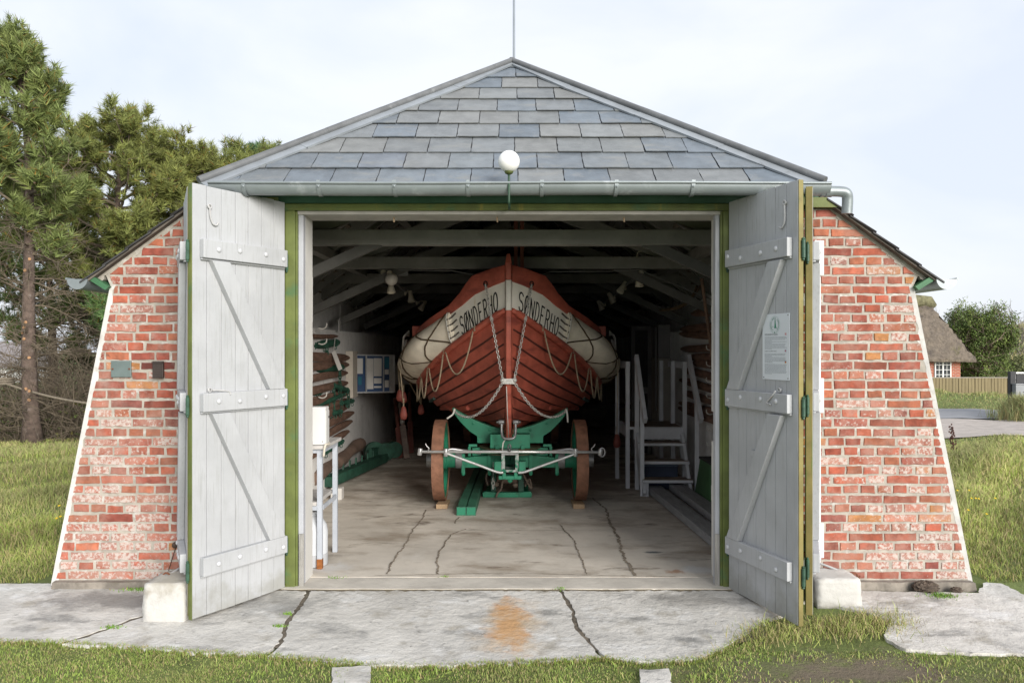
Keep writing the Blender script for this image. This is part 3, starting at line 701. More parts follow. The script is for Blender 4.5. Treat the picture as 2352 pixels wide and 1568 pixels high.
for sg in (-1, 1):
    b = MB(); vv = [k / 14 for k in range(15)]
    b.grid(lambda q, v: fend(q, v, sg), fq, vv)
    n0 = [fend(.60, v, sg) for v in vv] + [side_pt(.60, lerp(.035, .85, v), sg, .008) for v in vv]
    b.add(n0, [(k, k + 1, 16 + k, 15 + k) for k in range(14)])
    fn = b.build('canvas_fender', CANVAS, boat, smooth=True)
    b = MB()                                     # lacing at the forward end
    for k in range(4):
        v = .16 + .2 * k; b.tube([fend(.615, v, sg, .008), side_pt(.585, lerp(.035, .85, v + .03), sg, .026), side_pt(.535, lerp(.035, .85, v + .07), sg, .016)], .009, 6)
    b.build('lacing', mat('dark_cord', (.10, .09, .08), .8, .2, 30, .2), fn)
    b = MB()
    b.tube([fend(.622, v, sg, .006) for v in vv], .010, 7); b.build('laced_hem', ROPE_W, fn, smooth=True)
    b = MB()
    for (qa, va, qb, vb) in ((.66, 1.0, 1.02, 0), (1.12, 1.0, .62, .03), (1.12, 1., 1.75, 0), (1.9, 1., 1.02, 0), (1.9, 1., 2.5, 0), (2.7, 1, 1.75, 0), (2.7, 1, 3.4, 0), (3.5, 1, 2.5, 0)):
        b.tube([fend(lerp(qa, qb, k / 20), lerp(va, vb, k / 20), sg, .006) for k in range(21)], .0085, 7)
    b.build('fender_lashing', ROPE_B, fn, smooth=True)
# becketed grab lines hanging from the strake
for sg in (-1, 1):
    b = MB(); at = [.31, .74, 1.12, 1.5, 1.95, 2.5]; dr = [.42, .42, .36, .28, .24]
    for k in range(5):
        a, c = [sidem(q, -.03, sg, .055) for q in (at[k] + .02, at[k + 1] - .02)]; b.tube(sag(a, c, dr[k] * .82, 18, dy=-.03), .0085, 7)
    for q in at: b.tube([sidem(q, .05, sg, .05), sidem(q, -.06, sg, .058)], .012, 7)
    b.build('grab_line', ROPE_T, boat, smooth=True)
    h = side_pt(.17, .80, sg, .028); b = MB(); nrm = Vector((sg * .62, -.78, 0)); b.lathe([(.030, -.004), (.030, .003), (.018, .004), (.018, -.003)], h, nrm, 16)
    b.build('hawse_hole', mat('dark_hole', (.012, .01, .01), .8, 0, 5, 0), boat)
    end = Vector((BX + sg * .058, stem_y(1.33) - .05, 1.33)); b = MB()
    b.chain(sag(h + Vector((0, -.02, -.012)), end, .0, 30, dy=-.02), .038, .0042, .023)
    crad = Vector((-.02 + sg * .615, 2.93, .985)); b.chain(sag(end + Vector((0, -.01, -.01)), crad, .175, 40, dy=-.16), .038, .0042, .023)
    b.build('mooring_chain', GALV, boat)
    b = MB(); mid = h.lerp(end, .36) + Vector((0, -.02, 0)); b.sphere(mid, .022, 10, 8); b.build('chain_shackle', GALV, boat)
    b = MB()                                     # painted metal chafing strip on the bilge and wooden bilge rail
    b.tube([hullm(q, .30, sg, .035) for q in (1.55, 1.75, 2.0)], .02, 6); b.build('chafing_strip', mat('verdigris_strip', (.05, .10, .085), .6, .3, 20, .2), boat)
    b = MB(); b.tube([hullm(q, u, sg, .03) for q, u in ((.95, .56), (1.4, .50), (2.2, .46), (4.2, .45), (6.4, .5))], .028, 6); b.build('bilge_rail', RED, boat)
    b = MB(); p = sidem(1.55, 1.02, sg, .02); b.box(p - Vector((.045, .05, .05)), p + Vector((.045, .05, .07))); b.build('rowlock_block', RED, boat, bevel=.006)
    b = MB(); p = sidem(1.95, 1.0, sg, .09)
    for k in range(4): b.tube(spline([p + Vector((0, 0, .09 - .02 * k)), p + Vector((sg * .05, -.03 * k, .02)), p + Vector((sg * .08, .02, -.08 - .03 * k)), p + Vector((sg * .03, .03, -.02))], 5), .011, 6)
    b.build('coiled_line', ROPE_W, boat, smooth=True)
b = MB(); z = 1.325; y = stem_y(z)
b.box((BX - .062, y - .075, z - .028), (BX + .062, y - .052, z + .028)); b.box((BX - .062, y - .05, z - .028), (BX - .042, y + .02, z + .028)); b.box((BX + .042, y - .05, z - .028), (BX + .062, y + .02, z + .028))
for sg in (-1, 1): b.sphere((BX + sg * .062, y - .06, z + .01), .024, 10, 8); b.tube([(BX + sg * .062, y - .06, z), (BX + sg * .06, y - .06, z + .07)], .007, 6)
b.build('stem_clamp', GALV, boat, bevel=.003)
b = MB(); b.tube([(BX - .02, y - .085, z - .05), (BX - .012, stem_y(1.0) - .075, 1.0), (BX - .0, stem_y(.75) - .09, .735)], .0045, 6); b.tube(spline([(BX, 2.53, .735), (BX - .055, 2.50, .69), (BX - .065, 2.49, .60)], 5), .005, 6); b.tube(spline([(BX, 2.53, .735), (BX - .045, 2.51, .70), (BX - .06, 2.50, .63)], 5), .004, 6)
b.build('stem_lashing', ROPE_W, boat, smooth=True)
# red throwing floats on lines
def float_bag(px, py, Y, top, label, h=.17):
    c = P(px, py, Y); f = thing('rope_float', label, 'float', c, 'red floats hanging from the lifeboat')
    b = MB(); b.lathe([(.006, .5 * h), (.022, .44 * h), (.038, .1 * h), (.046, -.2 * h), (.036, -.42 * h), (.012, -.5 * h)], c, (0, 0, 1), 14)
    for i in range(len(b.v)): x, yy, z = b.v[i]; b.v[i] = (x, c.y + (yy - c.y) * .55, z)
    b.build('float_body', mat('worn_red_float', (.21, .05, .036), .6, .15, 12, .15, spots=[((.6, .5, .42), 40, .68, .78)]), f, smooth=True)
    b = MB(); b.tube([c + Vector((0, 0, .46 * h)), c + Vector((0, 0, .46 * h + .1))], .009, 6); b.tube([c + Vector((0, 0, h * .5)), Vector(top)], .0065, 6); b.build('line', ROPE_T, f, smooth=True)
float_bag(927, 948, 3.95, fend(1.62, .62, -1, .01), 'red rope float hanging lowest in front on the left of the boat')
float_bag(918, 908, 4.4, fend(2.0, .6, -1, .01), 'small dark red float behind the left front one', .15)
float_bag(927, 912, 4.6, fend(2.15, .6, -1, .01), 'red float half hidden by the hanging line left of the boat', .15)
float_bag(967, 940, 4.9, fend(2.5, .1, -1, .01), 'dim red float hanging deepest in the shade left of the boat', .14)
float_bag(1417, 1012, 3.9, fend(1.58, .62, 1, .01), 'red float with frayed rope hanging beside the grey steps')

# ---- carriage
CXc = -.02
car = thing('boat_carriage', 'green boat carriage with two rust tyred wheels and steel draw bar', 'carriage', (CXc, 2.85, 0))
def wheel(sg, Y, rad=.43):
    c = Vector((CXc + sg * .745, Y, rad + .03)); w = thing_part('wheel', car, c); ax = Vector((sg, 0, 0))
    b = MB(); b.lathe([(rad - .022, -.063), (rad, -.060), (rad, .060), (rad - .022, .063), (rad - .022, -.063)], c, ax, 48); b.build('tyre', RUST, w, smooth=True, auto=30)
    b = MB(); b.lathe([(rad - .085, -.045), (rad - .0225, -.05), (rad - .0225, .05), (rad - .085, .045), (rad - .085, -.045)], c, ax, 48); b.build('rim', TEAL, w, smooth=True, auto=30)
    for k in range(12):
        a = 2 * PI * k / 12; d = Vector((0, math.cos(a), math.sin(a))); b = MB(); b.bar(c + d * .09, c + d * (rad - .08), .055, .04, up=ax, w2=.042, h2=.034); b.build('spoke', TEAL, w, bevel=.004)
    b = MB(); b.lathe([(.075, -.16), (.085, -.155), (.085, -.07), (.10, -.065), (.10, .065), (.075, .07), (.075, .07)], c, ax, 24); b.build('hub', TEAL, w, smooth=True, auto=30)
    b = MB(); b.lathe([(.079, .068), (.082, .072), (.080, .145), (.070, .150), (.02, .152)], c, ax, 24); b.lathe([(.088, -.235), (.094, -.23), (.094, -.165), (.088, -.16)], c, ax, 24); b.split('hub_cap', mat('grey_hub_iron', (.27, .27, .27), .4, .15, 20, .1, metal=.5), w, smooth=True, auto=30)
def thing_part(name, parent, loc):
    o = bpy.data.objects.new(name, None); COL.objects.link(o); o.parent = parent; o.location = Vector(loc) - wloc(parent); o.empty_display_size = .1; return o
for sg in (-1, 1): wheel(sg, 2.86); wheel(sg, 7.9)
b = MB()                                         # bolster cut to the hull
ol = [P(x, y_, 2.98) for x, y_ in ((1042, 931), (1040, 944), (1058, 968), (1080, 990), (1096, 1000), (1097, 1016))]
ol = [(p.x - CXc, p.z) for p in ol]; inn = []
for k in range(13):
    x = lerp(-.625, 0, k / 12); zz = .775 + .24 * (abs(x) / .63) ** 1.7; inn.append((x, zz))
half = [(x, z) for x, z in inn]; poly = half + [(-x, z) for x, z in half[:-1][::-1]] + [(-x, z) for x, z in ol[1:]] + [(x, z) for x, z in ol[1:][::-1]]
bolt_o = MB().prism(poly, 0, .13, o=(CXc, 2.93, 0), n=(0, 1, 0)).build('bolster', TEAL, car, bevel=.006)
b = MB()
for sg in (-1, 1):
    for x, z in ((.40, .845), (.22, .775)): b.lathe([(.016, 0), (.016, .012), (.006, .016)], (CXc + sg * x, 2.93, z), (0, -1, 0), 8)
b.split('bolster_bolt', TEAL, car)
b = MB()
for sg in (-1, 1):
    b.tube(spline([(CXc + sg * .60, 2.915, .965), (CXc + sg * .60, 2.88, 1.0), (CXc + sg * .615, 2.87, .95), (CXc + sg * (.62 if sg > 0 else .68), 2.86, .90 if sg < 0 else .86)], 5), .010, 6)
b.split('bolster_rope', ROPE_W, car, smooth=True)
b = MB(); b.box((CXc - .21, 2.72, .60), (CXc + .21, 2.92, .745)); b.build('fore_block', TEAL, car, bevel=.006)
b = MB()
for sg in (-1, 1): b.box((CXc + sg * .135 - .022, 2.695, .585), (CXc + sg * .135 + .022, 2.719, .635))
b.box((CXc - .30, 2.70, .545), (CXc + .30, 3.30, .580)); b.build('turntable', TEAL, car, bevel=.004)
b = MB(); b.lathe([(.30, 0), (.34, 0), (.34, .012), (.30, .012)], (CXc, 2.98, .583), (0, 0, 1), 40); b.lathe([(.28, 0), (.33, 0), (.33, .012), (.28, .012)], (CXc, 2.98, .530), (0, 0, 1), 40); b.split('turntable_ring', mat('greasy_iron', (.12, .10, .06), .5, .3, 20, .2, metal=.4), car)
for sg in (-1, 1):
    b = MB(); b.box((CXc + sg * .40 - .045, 2.84, .60), (CXc + sg * .40 + .045, 2.88, .628)); b.box((CXc + sg * .437 - .015, 2.84, .50), (CXc + sg * .437 + .015, 2.88, .60)); b.box((CXc + sg * .30 - .11, 2.89, .50), (CXc + sg * .30 + .11, 2.93, .585)); b.build('side_bracket', TEAL, car, bevel=.004)
b = MB(); b.bar((CXc, 2.86, .462), (CXc - .56, 2.86, .430), .11, .15, w2=.10, h2=.10); b.bar((CXc, 2.86, .462), (CXc + .56, 2.86, .430), .11, .15, w2=.10, h2=.10); axle = b.build('axle_beam', TEAL, car, bevel=.006)
b = MB()
for sg in (-1, 1):
    for x in (.22, .5): b.box((CXc + sg * x - .018, 2.785, .33), (CXc + sg * x + .018, 2.803, .53)); b.lathe([(.02, 0), (.02, .02), (.01, .035)], (CXc + sg * x, 2.80, .335), (0, 0, -1), 8)
b.split('axle_strap', TEAL, car)
b = MB(); b.bar((CXc, 2.9, .56), (CXc, 8.0, .56), .16, .14); b.bar((CXc - .6, 7.9, .45), (CXc + .6, 7.9, .45), .11, .13); b.bar((CXc - .5, 7.6, .72), (CXc + .5, 7.6, .72), .12, .16); b.build('reach_beam', TEAL, car)
b = MB(); xb, yb = CXc, 2.42                      # pole socket
for x0, x1 in ((-.088, -.052), (.052, .088)): b.box((xb + x0, yb, .42), (xb + x1, yb + .40, .57))
b.box((xb - .088, yb, .395), (xb + .088, yb + .4, .42))
b.build('pole_socket', mat('worn_socket_steel', (.34, .36, .34), .45, .2, 20, .15, metal=.3, spots=[((.012, .165, .09), 12, .45, .55)]), car, bevel=.005)
b = MB(); b.box((xb - .088, yb - .002, .571), (xb + .088, yb + .4, .596)); b.build('socket_lid', STEEL, car, bevel=.004)
b = MB()
for sg in (-1, 1): b.box((xb + sg * .125 - .034, yb - .02, .40), (xb + sg * .125 + .034, yb + .12, .505)); b.box((xb + sg * .06 - .018, yb - .03, .33), (xb + sg * .06 + .018, yb + .1, .394))
b.box((xb - .115, yb - .02, .325), (xb + .115, yb + .1, .36)); b.lathe([(.03, 0), (.03, .02), (.012, .04)], (xb, yb + .03, .324), (0, 0, -1), 8)
b.split('socket_cheek', TEAL, car, bevel=.005)
b = MB(); e0, e1 = P(966, 1037, yb - .03), P(1378, 1038, yb - .03); zt = .600
b.tube([(e0.x, e0.y, e0.z), (xb, yb - .03, e0.z + .0), (e1.x, e1.y, e1.z)], .0145, 10)
draw = b.build('draw_bar', mat('bright_draw_bar', (.58, .58, .57), .3, .1, 20, .05, metal=.5), car, smooth=True)
b = MB(); m1, m2_ = P(1024, 1040, yb - .03), P(1322, 1040, yb - .03)
b.tube(spline([m1, P(1040, 1046, yb - .03), P(1100, 1068, yb - .04), P(1140, 1083, yb - .05), P(1156, 1085, yb - .05)], 4), .013, 9); b.tube(spline([m2_, P(1310, 1046, yb - .03), P(1248, 1068, yb - .04), P(1206, 1083, yb - .05), P(1190, 1085, yb - .05)], 4), .013, 9)
b.split('truss_bar', draw.data.materials[0], car, smooth=True)
b = MB()
for x0, sg in ((1024, 1), (1322, -1)): b.tube(spline([P(x0, 1036, yb - .01), P(x0 + sg * 12, 1031, yb), P(x0 + sg * 38, 1034, yb + .03), P(x0 + sg * 80, 1040, yb + .1)], 4), .014, 8)
b.split('bent_stay', STEEL, car, smooth=True)
b = MB()
for e, sg in ((e0, -1), (e1, 1)):
    b.lathe([(.022, -.035), (.024, -.03), (.024, .03), (.022, .035)], e + Vector((sg * .006, 0, 0)), (.15, 0, 1), 12)
    b.tube(spline([e + Vector((-sg * .075, 0, .01)), e + Vector((-sg * .085, 0, .035)), e + Vector((-sg * .06, 0, .06)), e + Vector((-sg * .05, 0, .085))], 4), .006, 7)
for m_ in (m1, m2_): b.lathe([(.02, -.04), (.022, -.035), (.022, .035), (.02, .04)], m_ + Vector((0, 0, .005)), (0, 0, 1), 10)
b.tube([e1 + Vector((.02 + .03 * math.cos(2 * PI * k / 12), -.01, .0 + .045 * math.sin(2 * PI * k / 12))) for k in range(12)], .008, 7, closed=True)
b.split('bar_fitting', STEEL, car, smooth=True)
b = MB(); rc = P(1170, 1026, yb - .05); b.tube([rc + Vector((.014 * math.cos(2 * PI * k / 12), 0, .026 * math.sin(2 * PI * k / 12))) for k in range(12)], .008, 7, closed=True); b.sphere(rc + Vector((0, 0, -.03)), .02, 10, 6); b.build('towing_eye', mat('dark_steel', (.12, .12, .12), .4, .2, 20, .1, metal=.6), car, smooth=True)
b = MB(); U_ = [(-.10, 2.46, .875), (-.10, 2.46, .76)]; yb2 = 2.52
b.tube(spline([(BX - .07, yb2 + .02, .90), (BX - .072, yb2, .80), (BX - .05, yb2 - .03, .735), (BX + .05, yb2 - .03, .735), (BX + .072, yb2, .80), (BX + .07, yb2 + .02, .90)], 5), .014, 8)
for sg in (-1, 1): b.lathe([(.022, -.03), (.024, -.02), (.024, .02), (.022, .03)], (BX + sg * .075, yb2 + .02, .895), (1, 0, 0), 10); b.lathe([(.012, 0), (.012, .04)], (BX + sg * .085, yb2 + .02, .895), (sg, 0, 0), 8)
b.build('keel_shackle', mat('grey_shackle', (.22, .22, .22), .4, .2, 20, .1, metal=.5), car, smooth=True)
# wedges
for px, nm in ((1014.5, 'pale wooden wedge chocked under the left carriage wheel'), (1330, 'pale wooden wedge chocked under the right carriage wheel')):
    c = P(px, 1157, 2.52); c.z = 0; w_ = MB(); w_.prism([(-.055, 0), (.075, 0), (.075, .012), (-.055, .055)] if 0 else [(0, .002), (.36, .002), (.36, .031), (0, .05)], -.058, .058, o=c, u=(0, 1, 0), v=(0, 0, 1), n=(1, 0, 0))
    props(w_.build('wooden_wedge', mat('pale_wedge_wood', (.36, .25, .15), .8, .15, 8, .2, stretch=(8, 1, 8)), None, bevel=.003), nm, 'wedge', 'wedges under the carriage wheels')
# ------------------------------------------------------------------ things inside the boathouse
GREYWOOD = mat('grey_stair_paint', (.54, .545, .56), .65, .1, 5, .12, 40, spots=[((.16, .15, .14), 9, .62, .85)])
TREAD = mat('worn_tread_wood', (.20, .155, .12), .8, .25, 6, .15, 30, stretch=(2, 8, 8))
OLDBOARD = mat('old_brown_board', (.15, .085, .058), .85, .35, 5, .25, 25, stretch=(6, 1.2, 6), spots=[((.17, .13, .10), 5, .6, .82)])
HARNESS = mat('dusty_green_iron', (.02, .075, .048), .65, .3, 8, .2, 30, spots=[((.07, .08, .06), 6, .55, .8)])
CREAM = mat('cream_lamp_enamel', (.55, .50, .40), .5, .06, 10, .05)
SLATEPIPE = mat('grey_conduit', (.16, .16, .155), .6, .1, 10, .05)
# steps with platform
st = thing('boarding_steps', 'grey wooden steps with platform and sloping handrails beside the lifeboat', 'steps', (1.72, 3.6, 0))
xl, xr = 1.455, 2.02
for i, (z, y) in enumerate(((.19, 3.16), (.375, 3.33), (.56, 3.50))):
    b = MB(); b.box((xl - (.0 if i else .0), y, z - .035), (xr, y + .20, z - .004)); t = b.build('tread', GREYWOOD, st, bevel=.005)
    MB().box((xl + .01, y + .006, z - .0035), (xr - .01, y + .195, z + .002)).build('tread_wear', TREAD, t)
b = MB(); b.box((1.36, 3.66, .70), (xr + .03, 4.42, .728)); b.build('deck', GREYWOOD, st, bevel=.004)
MB().box((1.40, 3.68, .7285), (xr - .02, 4.40, .733)).build('deck_wear', TREAD, st)
b = MB(); b.box((xl - .02, 3.64, .585), (xr + .02, 3.659, .72)); b.box((1.36, 3.665, .60), (1.385, 4.42, .70)); b.build('deck_skirt', GREYWOOD, st, bevel=.003)
for x in (xl + .02, xr - .025):
    b = MB(); b.bar((x, 3.20, .0), (x, 3.66, .62), .035, .17, up=(0, -1, 1)); b.build('stringer', GREYWOOD, st, bevel=.003)
MB().box((xl + .035, 3.19, .0), (xl + .075, 3.25, .155)).build('front_leg', GREYWOOD, st, bevel=.003)
for x, y0, z1 in ((1.37, 3.70, 1.50), (1.47, 3.63, 1.50), (1.34, 4.38, 1.40), (xr + .01, 3.63, 1.50), (1.90, 4.38, 1.50), (1.98, 4.05, 1.5)):
    b = MB(); b.box((x - .024, y0 - .022, 0), (x + .024, y0 + .022, z1)); b.build('post', GREYWOOD, st, bevel=.003)
for x in (xl + .005, xr + .055):
    b = MB(); b.bar((x, 3.62, 1.56), (x, 3.02, .86), .045, .085); b.build('handrail', GREYWOOD, st, bevel=.004)
    b = MB(); b.box((x - .022, 3.20, .0), (x + .022, 3.245, 1.04)); b.build('newel', GREYWOOD, st, bevel=.003)
b = MB(); b.box((1.345, 3.66, 1.42), (1.395, 4.42, 1.50)); b.box((xr - .02, 3.66, 1.42), (xr + .025, 4.42, 1.50)); b.split('top_rail', GREYWOOD, st, bevel=.003)
# long grey planks, green chest, blue crate
for (a, c, z, lab) in (((1.62, 3.35), (1.76, .35), .055, 'long grey plank lying on the floor nearest the boat side'), ((1.86, 3.3), (1.965, .35), .09, 'long grey plank lying on the floor against the green chest')):
    b = MB(); b.bar((a[0], a[1], z), (c[0], c[1], z), .165, .075); b.bar((a[0], a[1] - .3, z / 2 - .02), (c[0], c[1] + .4, z / 2 - .02), .06, .01) if 0 else None
    props(b.build('grey_plank', mat('grey_plank_wood', (.25, .25, .255), .75, .15, 5, .2, 25, stretch=(6, 1, 6), spots=[((.09, .085, .08), 5, .58, .8)]), None, bevel=.006), lab, 'plank', 'planks along the right wall')
ch = thing('green_chest', 'dark green slope sided chest standing by the right wall', 'chest', (2.08, 1.9, 0))
b = MB(); b.prism([(1.97, 0.01), (2.19, .01), (2.19, .46), (2.045, .46)], .9, 2.95, n=(0, 1, 0)); b.build('chest_body', mat('chest_green', (.05, .12, .05), .6, .3, 3, .15, spots=[((.05, .05, .045), 4, .55, .8)]), ch, bevel=.008)
MB().box((2.03, .9, .4625), (2.19, 2.95, .485)).build('lid', mat('chest_lid_felt', (.04, .04, .038), .9, .2, 6, .2), ch, bevel=.004)
bc = thing('blue_box', 'dull blue box pushed under the grey steps', 'box', (1.75, 3.75, 0)); MB().box((1.5, 3.62, .002), (1.95, 3.9, .27)).build('box_body', mat('dull_blue', (.06, .075, .12), .7, .15, 6, .1), bc, bevel=.006)
MB().box((1.5, 3.60, .271), (1.95, 3.91, .295)).build('box_lid', mat('pale_blue_lid', (.16, .20, .27), .7, .1, 6, .1), bc, bevel=.004)
# table, cabinet, canister
tb = thing('metal_table', 'rusty white steel table with wooden top and shelf behind the left reveal', 'table', (-1.68, .66, 0))
RSTEEL = mat('chipped_white_steel', (.42, .45, .50), .55, .08, 6, .08, spots=[((.24, .095, .03), 34, .64, .72), ((.20, .08, .03), 9, .70, .82)])
WTOP = mat('worn_white_board', (.48, .46, .44), .75, .15, 8, .15, spots=[((.22, .17, .13), 14, .58, .78, (2, 14, 14))])
for x, y0 in ((-1.445, .40), (-1.44, .87), (-1.96, .40), (-1.96, .87)):
    b = MB(); b.box((x - .018, y0 - .018, .002), (x + .018, y0 - .013, .895)); b.box((x + .013, y0 - .013, .002), (x + .018, y0 + .018, .895)); b.box((x - .018, y0 - .013, .0021), (x + .0129, y0 + .010, .894)); b.build('leg', RSTEEL, tb)
rf = MB(); rf.box((-1.465, .379, .002), (-1.425, .421, .075)); rf.build('rusted_foot', mat('rust_foot', (.25, .09, .025), .9, .3, 30, .3, spots=[((.10, .045, .02), 20, .5, .7)]), tb)
MB().box((-1.99, .355, .902), (-1.40, .92, .928)).build('table_top', WTOP, tb, bevel=.003)
b = MB(); b.box((-1.97, .385, .870), (-1.43, .395, .9015)); b.box((-1.428, .39, .870), (-1.42, .88, .9015)); b.box((-1.97, .385, .44), (-1.465, .395, .475)); b.box((-1.432, .42, .44), (-1.424, .85, .475)); b.split('table_rail', RSTEEL, tb)
MB().box((-1.98, .37, .476), (-1.466, .90, .505)).build('shelf', WTOP, tb, bevel=.003)
cb_ = thing('white_cabinet', 'plain white metal box with a lock standing on the rusty table', 'cabinet', (-1.55, .5, .929))
WB = mat('white_enamel', (.62, .62, .61), .4, .03, 4, .02)
MB().box((-1.78, .395, .9295), (-1.403, .505, 1.215)).build('cabinet_body', WB, cb_, bevel=.008)
b = MB(); b.box((-1.402, .405, .94), (-1.399, .497, 1.185)); b.build('cabinet_door', WB, cb_)
b = MB(); b.lathe([(.009, 0), (.009, .006), (.004, .007)], (-1.3985, .475, 1.135), (1, 0, 0), 12); b.lathe([(.004, 0), (.003, .002)], (-1.425, .3948, .955), (0, -1, 0), 8); b.build('lock', mat('dark_lock', (.06, .06, .06), .4, .1, 5, 0), cb_)
b = MB(); b.tube(spline([(-1.40, .50, .935), (-1.385, .42, .935), (-1.395, .35, .93), (-1.405, .345, .85)], 5), .009, 6); b.build('loose_strap', mat('pale_strap', (.55, .50, .42), .9, .1, 10, .1), cb_, smooth=True)
cn = thing('white_canister', 'white plastic canister on the floor half behind the left reveal', 'canister', (-1.52, .52, 0))
b = MB(); b.lathe([(.04, .004), (.105, .006), (.108, .02), (.108, .095)], (-1.52, .50, 0), n=24); b.build('canister_foot', mat('grey_plastic', (.40, .41, .43), .5, .05, 5, .03), cn, smooth=True, auto=50)
b = MB(); b.lathe([(.107, .096), (.108, .26), (.098, .31), (.06, .37), (.035, .385), (.035, .41), (.0, .41)], (-1.52, .50, 0), n=24); b.build('canister_body', mat('white_plastic', (.55, .57, .60), .45, .04, 5, .03), cn, smooth=True, auto=50)
# boards racked on both side walls
def rack_board(x, y0, y1, z, h, th, tilt, taper):
    b = MB(); n = 10; vs = []
    for k in range(n + 1):
        t = k / n; y = lerp(y0, y1, t); w = h * (1 - .55 * max(0, (t - .82) / .18) ** 2 * taper); zz = z + .012 * math.sin(t * 3.1 + z * 9) + tilt * t
        for a in range(8):
            an = 2 * PI * a / 8 + PI / 8; vs.append((x + th / 2 * math.cos(an) * 1.08, y, zz + w / 2 * math.sin(an) * 1.08))
    fs = [(k * 8 + a, k * 8 + (a + 1) % 8, k * 8 + 8 + (a + 1) % 8, k * 8 + 8 + a) for k in range(n) for a in range(8)] + [tuple(range(8)), tuple(range(n * 8, n * 8 + 8))]
    return b.add(vs, fs).build('rack_board', OLDBOARD, None, smooth=True, auto=50)
for k in range(12):
    if k == 1: continue
    z = 1.80 - .118 * k; o = rack_board(-2.165, 2.35 + random.uniform(-.1, .1), (4.05, 4.3, 4.72, 4.68, 4.60, 4.62, 4.88, 4.85, 4.7, 5.0, 4.9, 4.7)[k], z, (.05, .06, .10, .092, .085, .09, .095, .09, .085, .10, .09, .09)[k], .055, random.uniform(-.02, .02) if k < 8 else .05, 1)
    props(o, 'weathered brown board racked on the left wall', 'board', 'brown boards racked along the left wall')
for k in range(11):
    z = 2.02 - .115 * k; o = rack_board(2.165, 2.2, 4.35 - (.5 if k in (0, 4, 5) else 0) + random.uniform(-.15, .15), z, .085, .055, random.uniform(-.03, .05), 1)
    props(o, 'weathered brown board racked on the right wall', 'board', 'brown boards racked along the right wall')
HOOKM = mat('pale_wall_hook', (.48, .46, .42), .6, .15, 20, .1)
for z in (1.90, 1.73, 1.14, .98):
    b = MB(); c = Vector((-2.13, 3.05, z)); b.tube(spline([c + Vector((0, 0, -.02)), c + Vector((.045, .0, -.03)), c + Vector((.085, 0, -.008)), c + Vector((.09, .0, .035))], 5), [.008] * 15 + [.005], 7)
    props(b.build('wall_hook', HOOKM, None, smooth=True), 'curved pale iron hook on the left wall', 'hook', 'hooks on the left wall')
for k in range(7):
    b = MB(); c = Vector((2.13, 2.76, 1.66 - .17 * k)); b.tube(spline([c + Vector((0, 0, -.02)), c + Vector((-.03, .0, -.025)), c + Vector((-.06, 0, -.008)), c + Vector((-.064, .0, .028))], 5), .006, 7)
    props(b.build('wall_hook', HOOKM, None, smooth=True), 'curved pale iron hook on the right wall', 'hook', 'hooks on the right wall')
# green swingletrees with chains hanging on the left wall
def swingle(px0, py0, Y0, px1, py1, Y1, r, label, chains=()):
    a, c = P(px0, py0, Y0), P(px1, py1, Y1); s = thing('swingletree', label, 'swingletree', (a + c) / 2, 'green swingletrees hung on the left wall')
    b = MB(); n = 8; b.tube([a.lerp(c, k / n) for k in range(n + 1)], [r * (.72 + .38 * math.sin(PI * k / n)) for k in range(n + 1)], 10); b.build('bar', HARNESS, s, smooth=True, auto=50)
    for t in (.1, .5, .9):
        b = MB(); p = a.lerp(c, t); d = (c - a).normalized(); b.lathe([(r * 1.08, -.012), (r * 1.12, 0), (r * 1.08, .012)], p, d, 10); b.tube([p + Vector((0, -.01, -r - .018)) + Vector((.016 * math.cos(2 * PI * k / 10), 0, .02 * math.sin(2 * PI * k / 10))) for k in range(10)], .005, 6, closed=True); b.build('iron_band', HARNESS, s)
    for t, L_ in chains:
        p = a.lerp(c, t) + Vector((.02, -.03, -r)); b = MB(); b.chain([p, p + Vector((.0, -.01, -L_))], .062, .007, .036); b.build('chain', HARNESS, s)
swingle(712, 795, 3.1, 776, 758 + 28, 4.0, .045, 'topmost green swingletree tilted up beside the paper tag', ((.55, .10),))
swingle(700, 850, 3.0, 786, 843, 4.2, .048, 'thick green swingletree second from the top on the left wall', ((.9, .28),))
swingle(700, 905, 2.9, 738, 898, 3.4, .036, 'short green swingletree ending at the white hook', ((.7, .20),))
swingle(762, 884, 3.8, 800, 897, 4.4, .034, 'green swingletree hanging in chains beside the window frame', ((.05, .34), (.95, .18)))
swingle(716, 938, 3.0, 790, 905, 4.1, .026, 'bright green bar slanting behind the hanging chains', ())
swingle(782, 926, 4.1, 812, 920, 4.6, .026, 'small green swingletree low beside the window frame', ())
swingle(756, 950, 3.7, 785, 944, 4.1, .028, 'small green swingletree just above the white cabinet', ())
swingle(745, 1040, 3.5, 788, 1012, 4.2, .030, 'green bar low on the wall behind the rusty table', ())
# paper tag, tag board
for (px, py, px2, py2, w, Y, lab) in ((766, 807, 782, 849, 9, 3.7, 'narrow white paper tag hanging slanted over the green swingletrees'),):
    a, c = P(px, py, Y), P(px2, py2, Y - .1); b = MB(); b.bar(a, c, .05, .004, up=(0, 1, 0)); b.tube([P(770, 775, Y), a], .003, 5); props(b.build('paper_tag', mat('paper', (.5, .48, .45), .8, .05, 5, 0), None), lab, 'tag')
b = MB(); a = P(780, 735, 4.1); c = P(780, 760, 4.1); b.bar(a, c, .012, .09, up=(0, 1, 0)); b.tube([P(782, 700, 4.1), a], .003, 5); props(b.build('hanging_card', mat('grey_card', (.30, .29, .28), .8, .05, 5, 0), None), 'small grey card hanging from the rafter over the left wall', 'card')
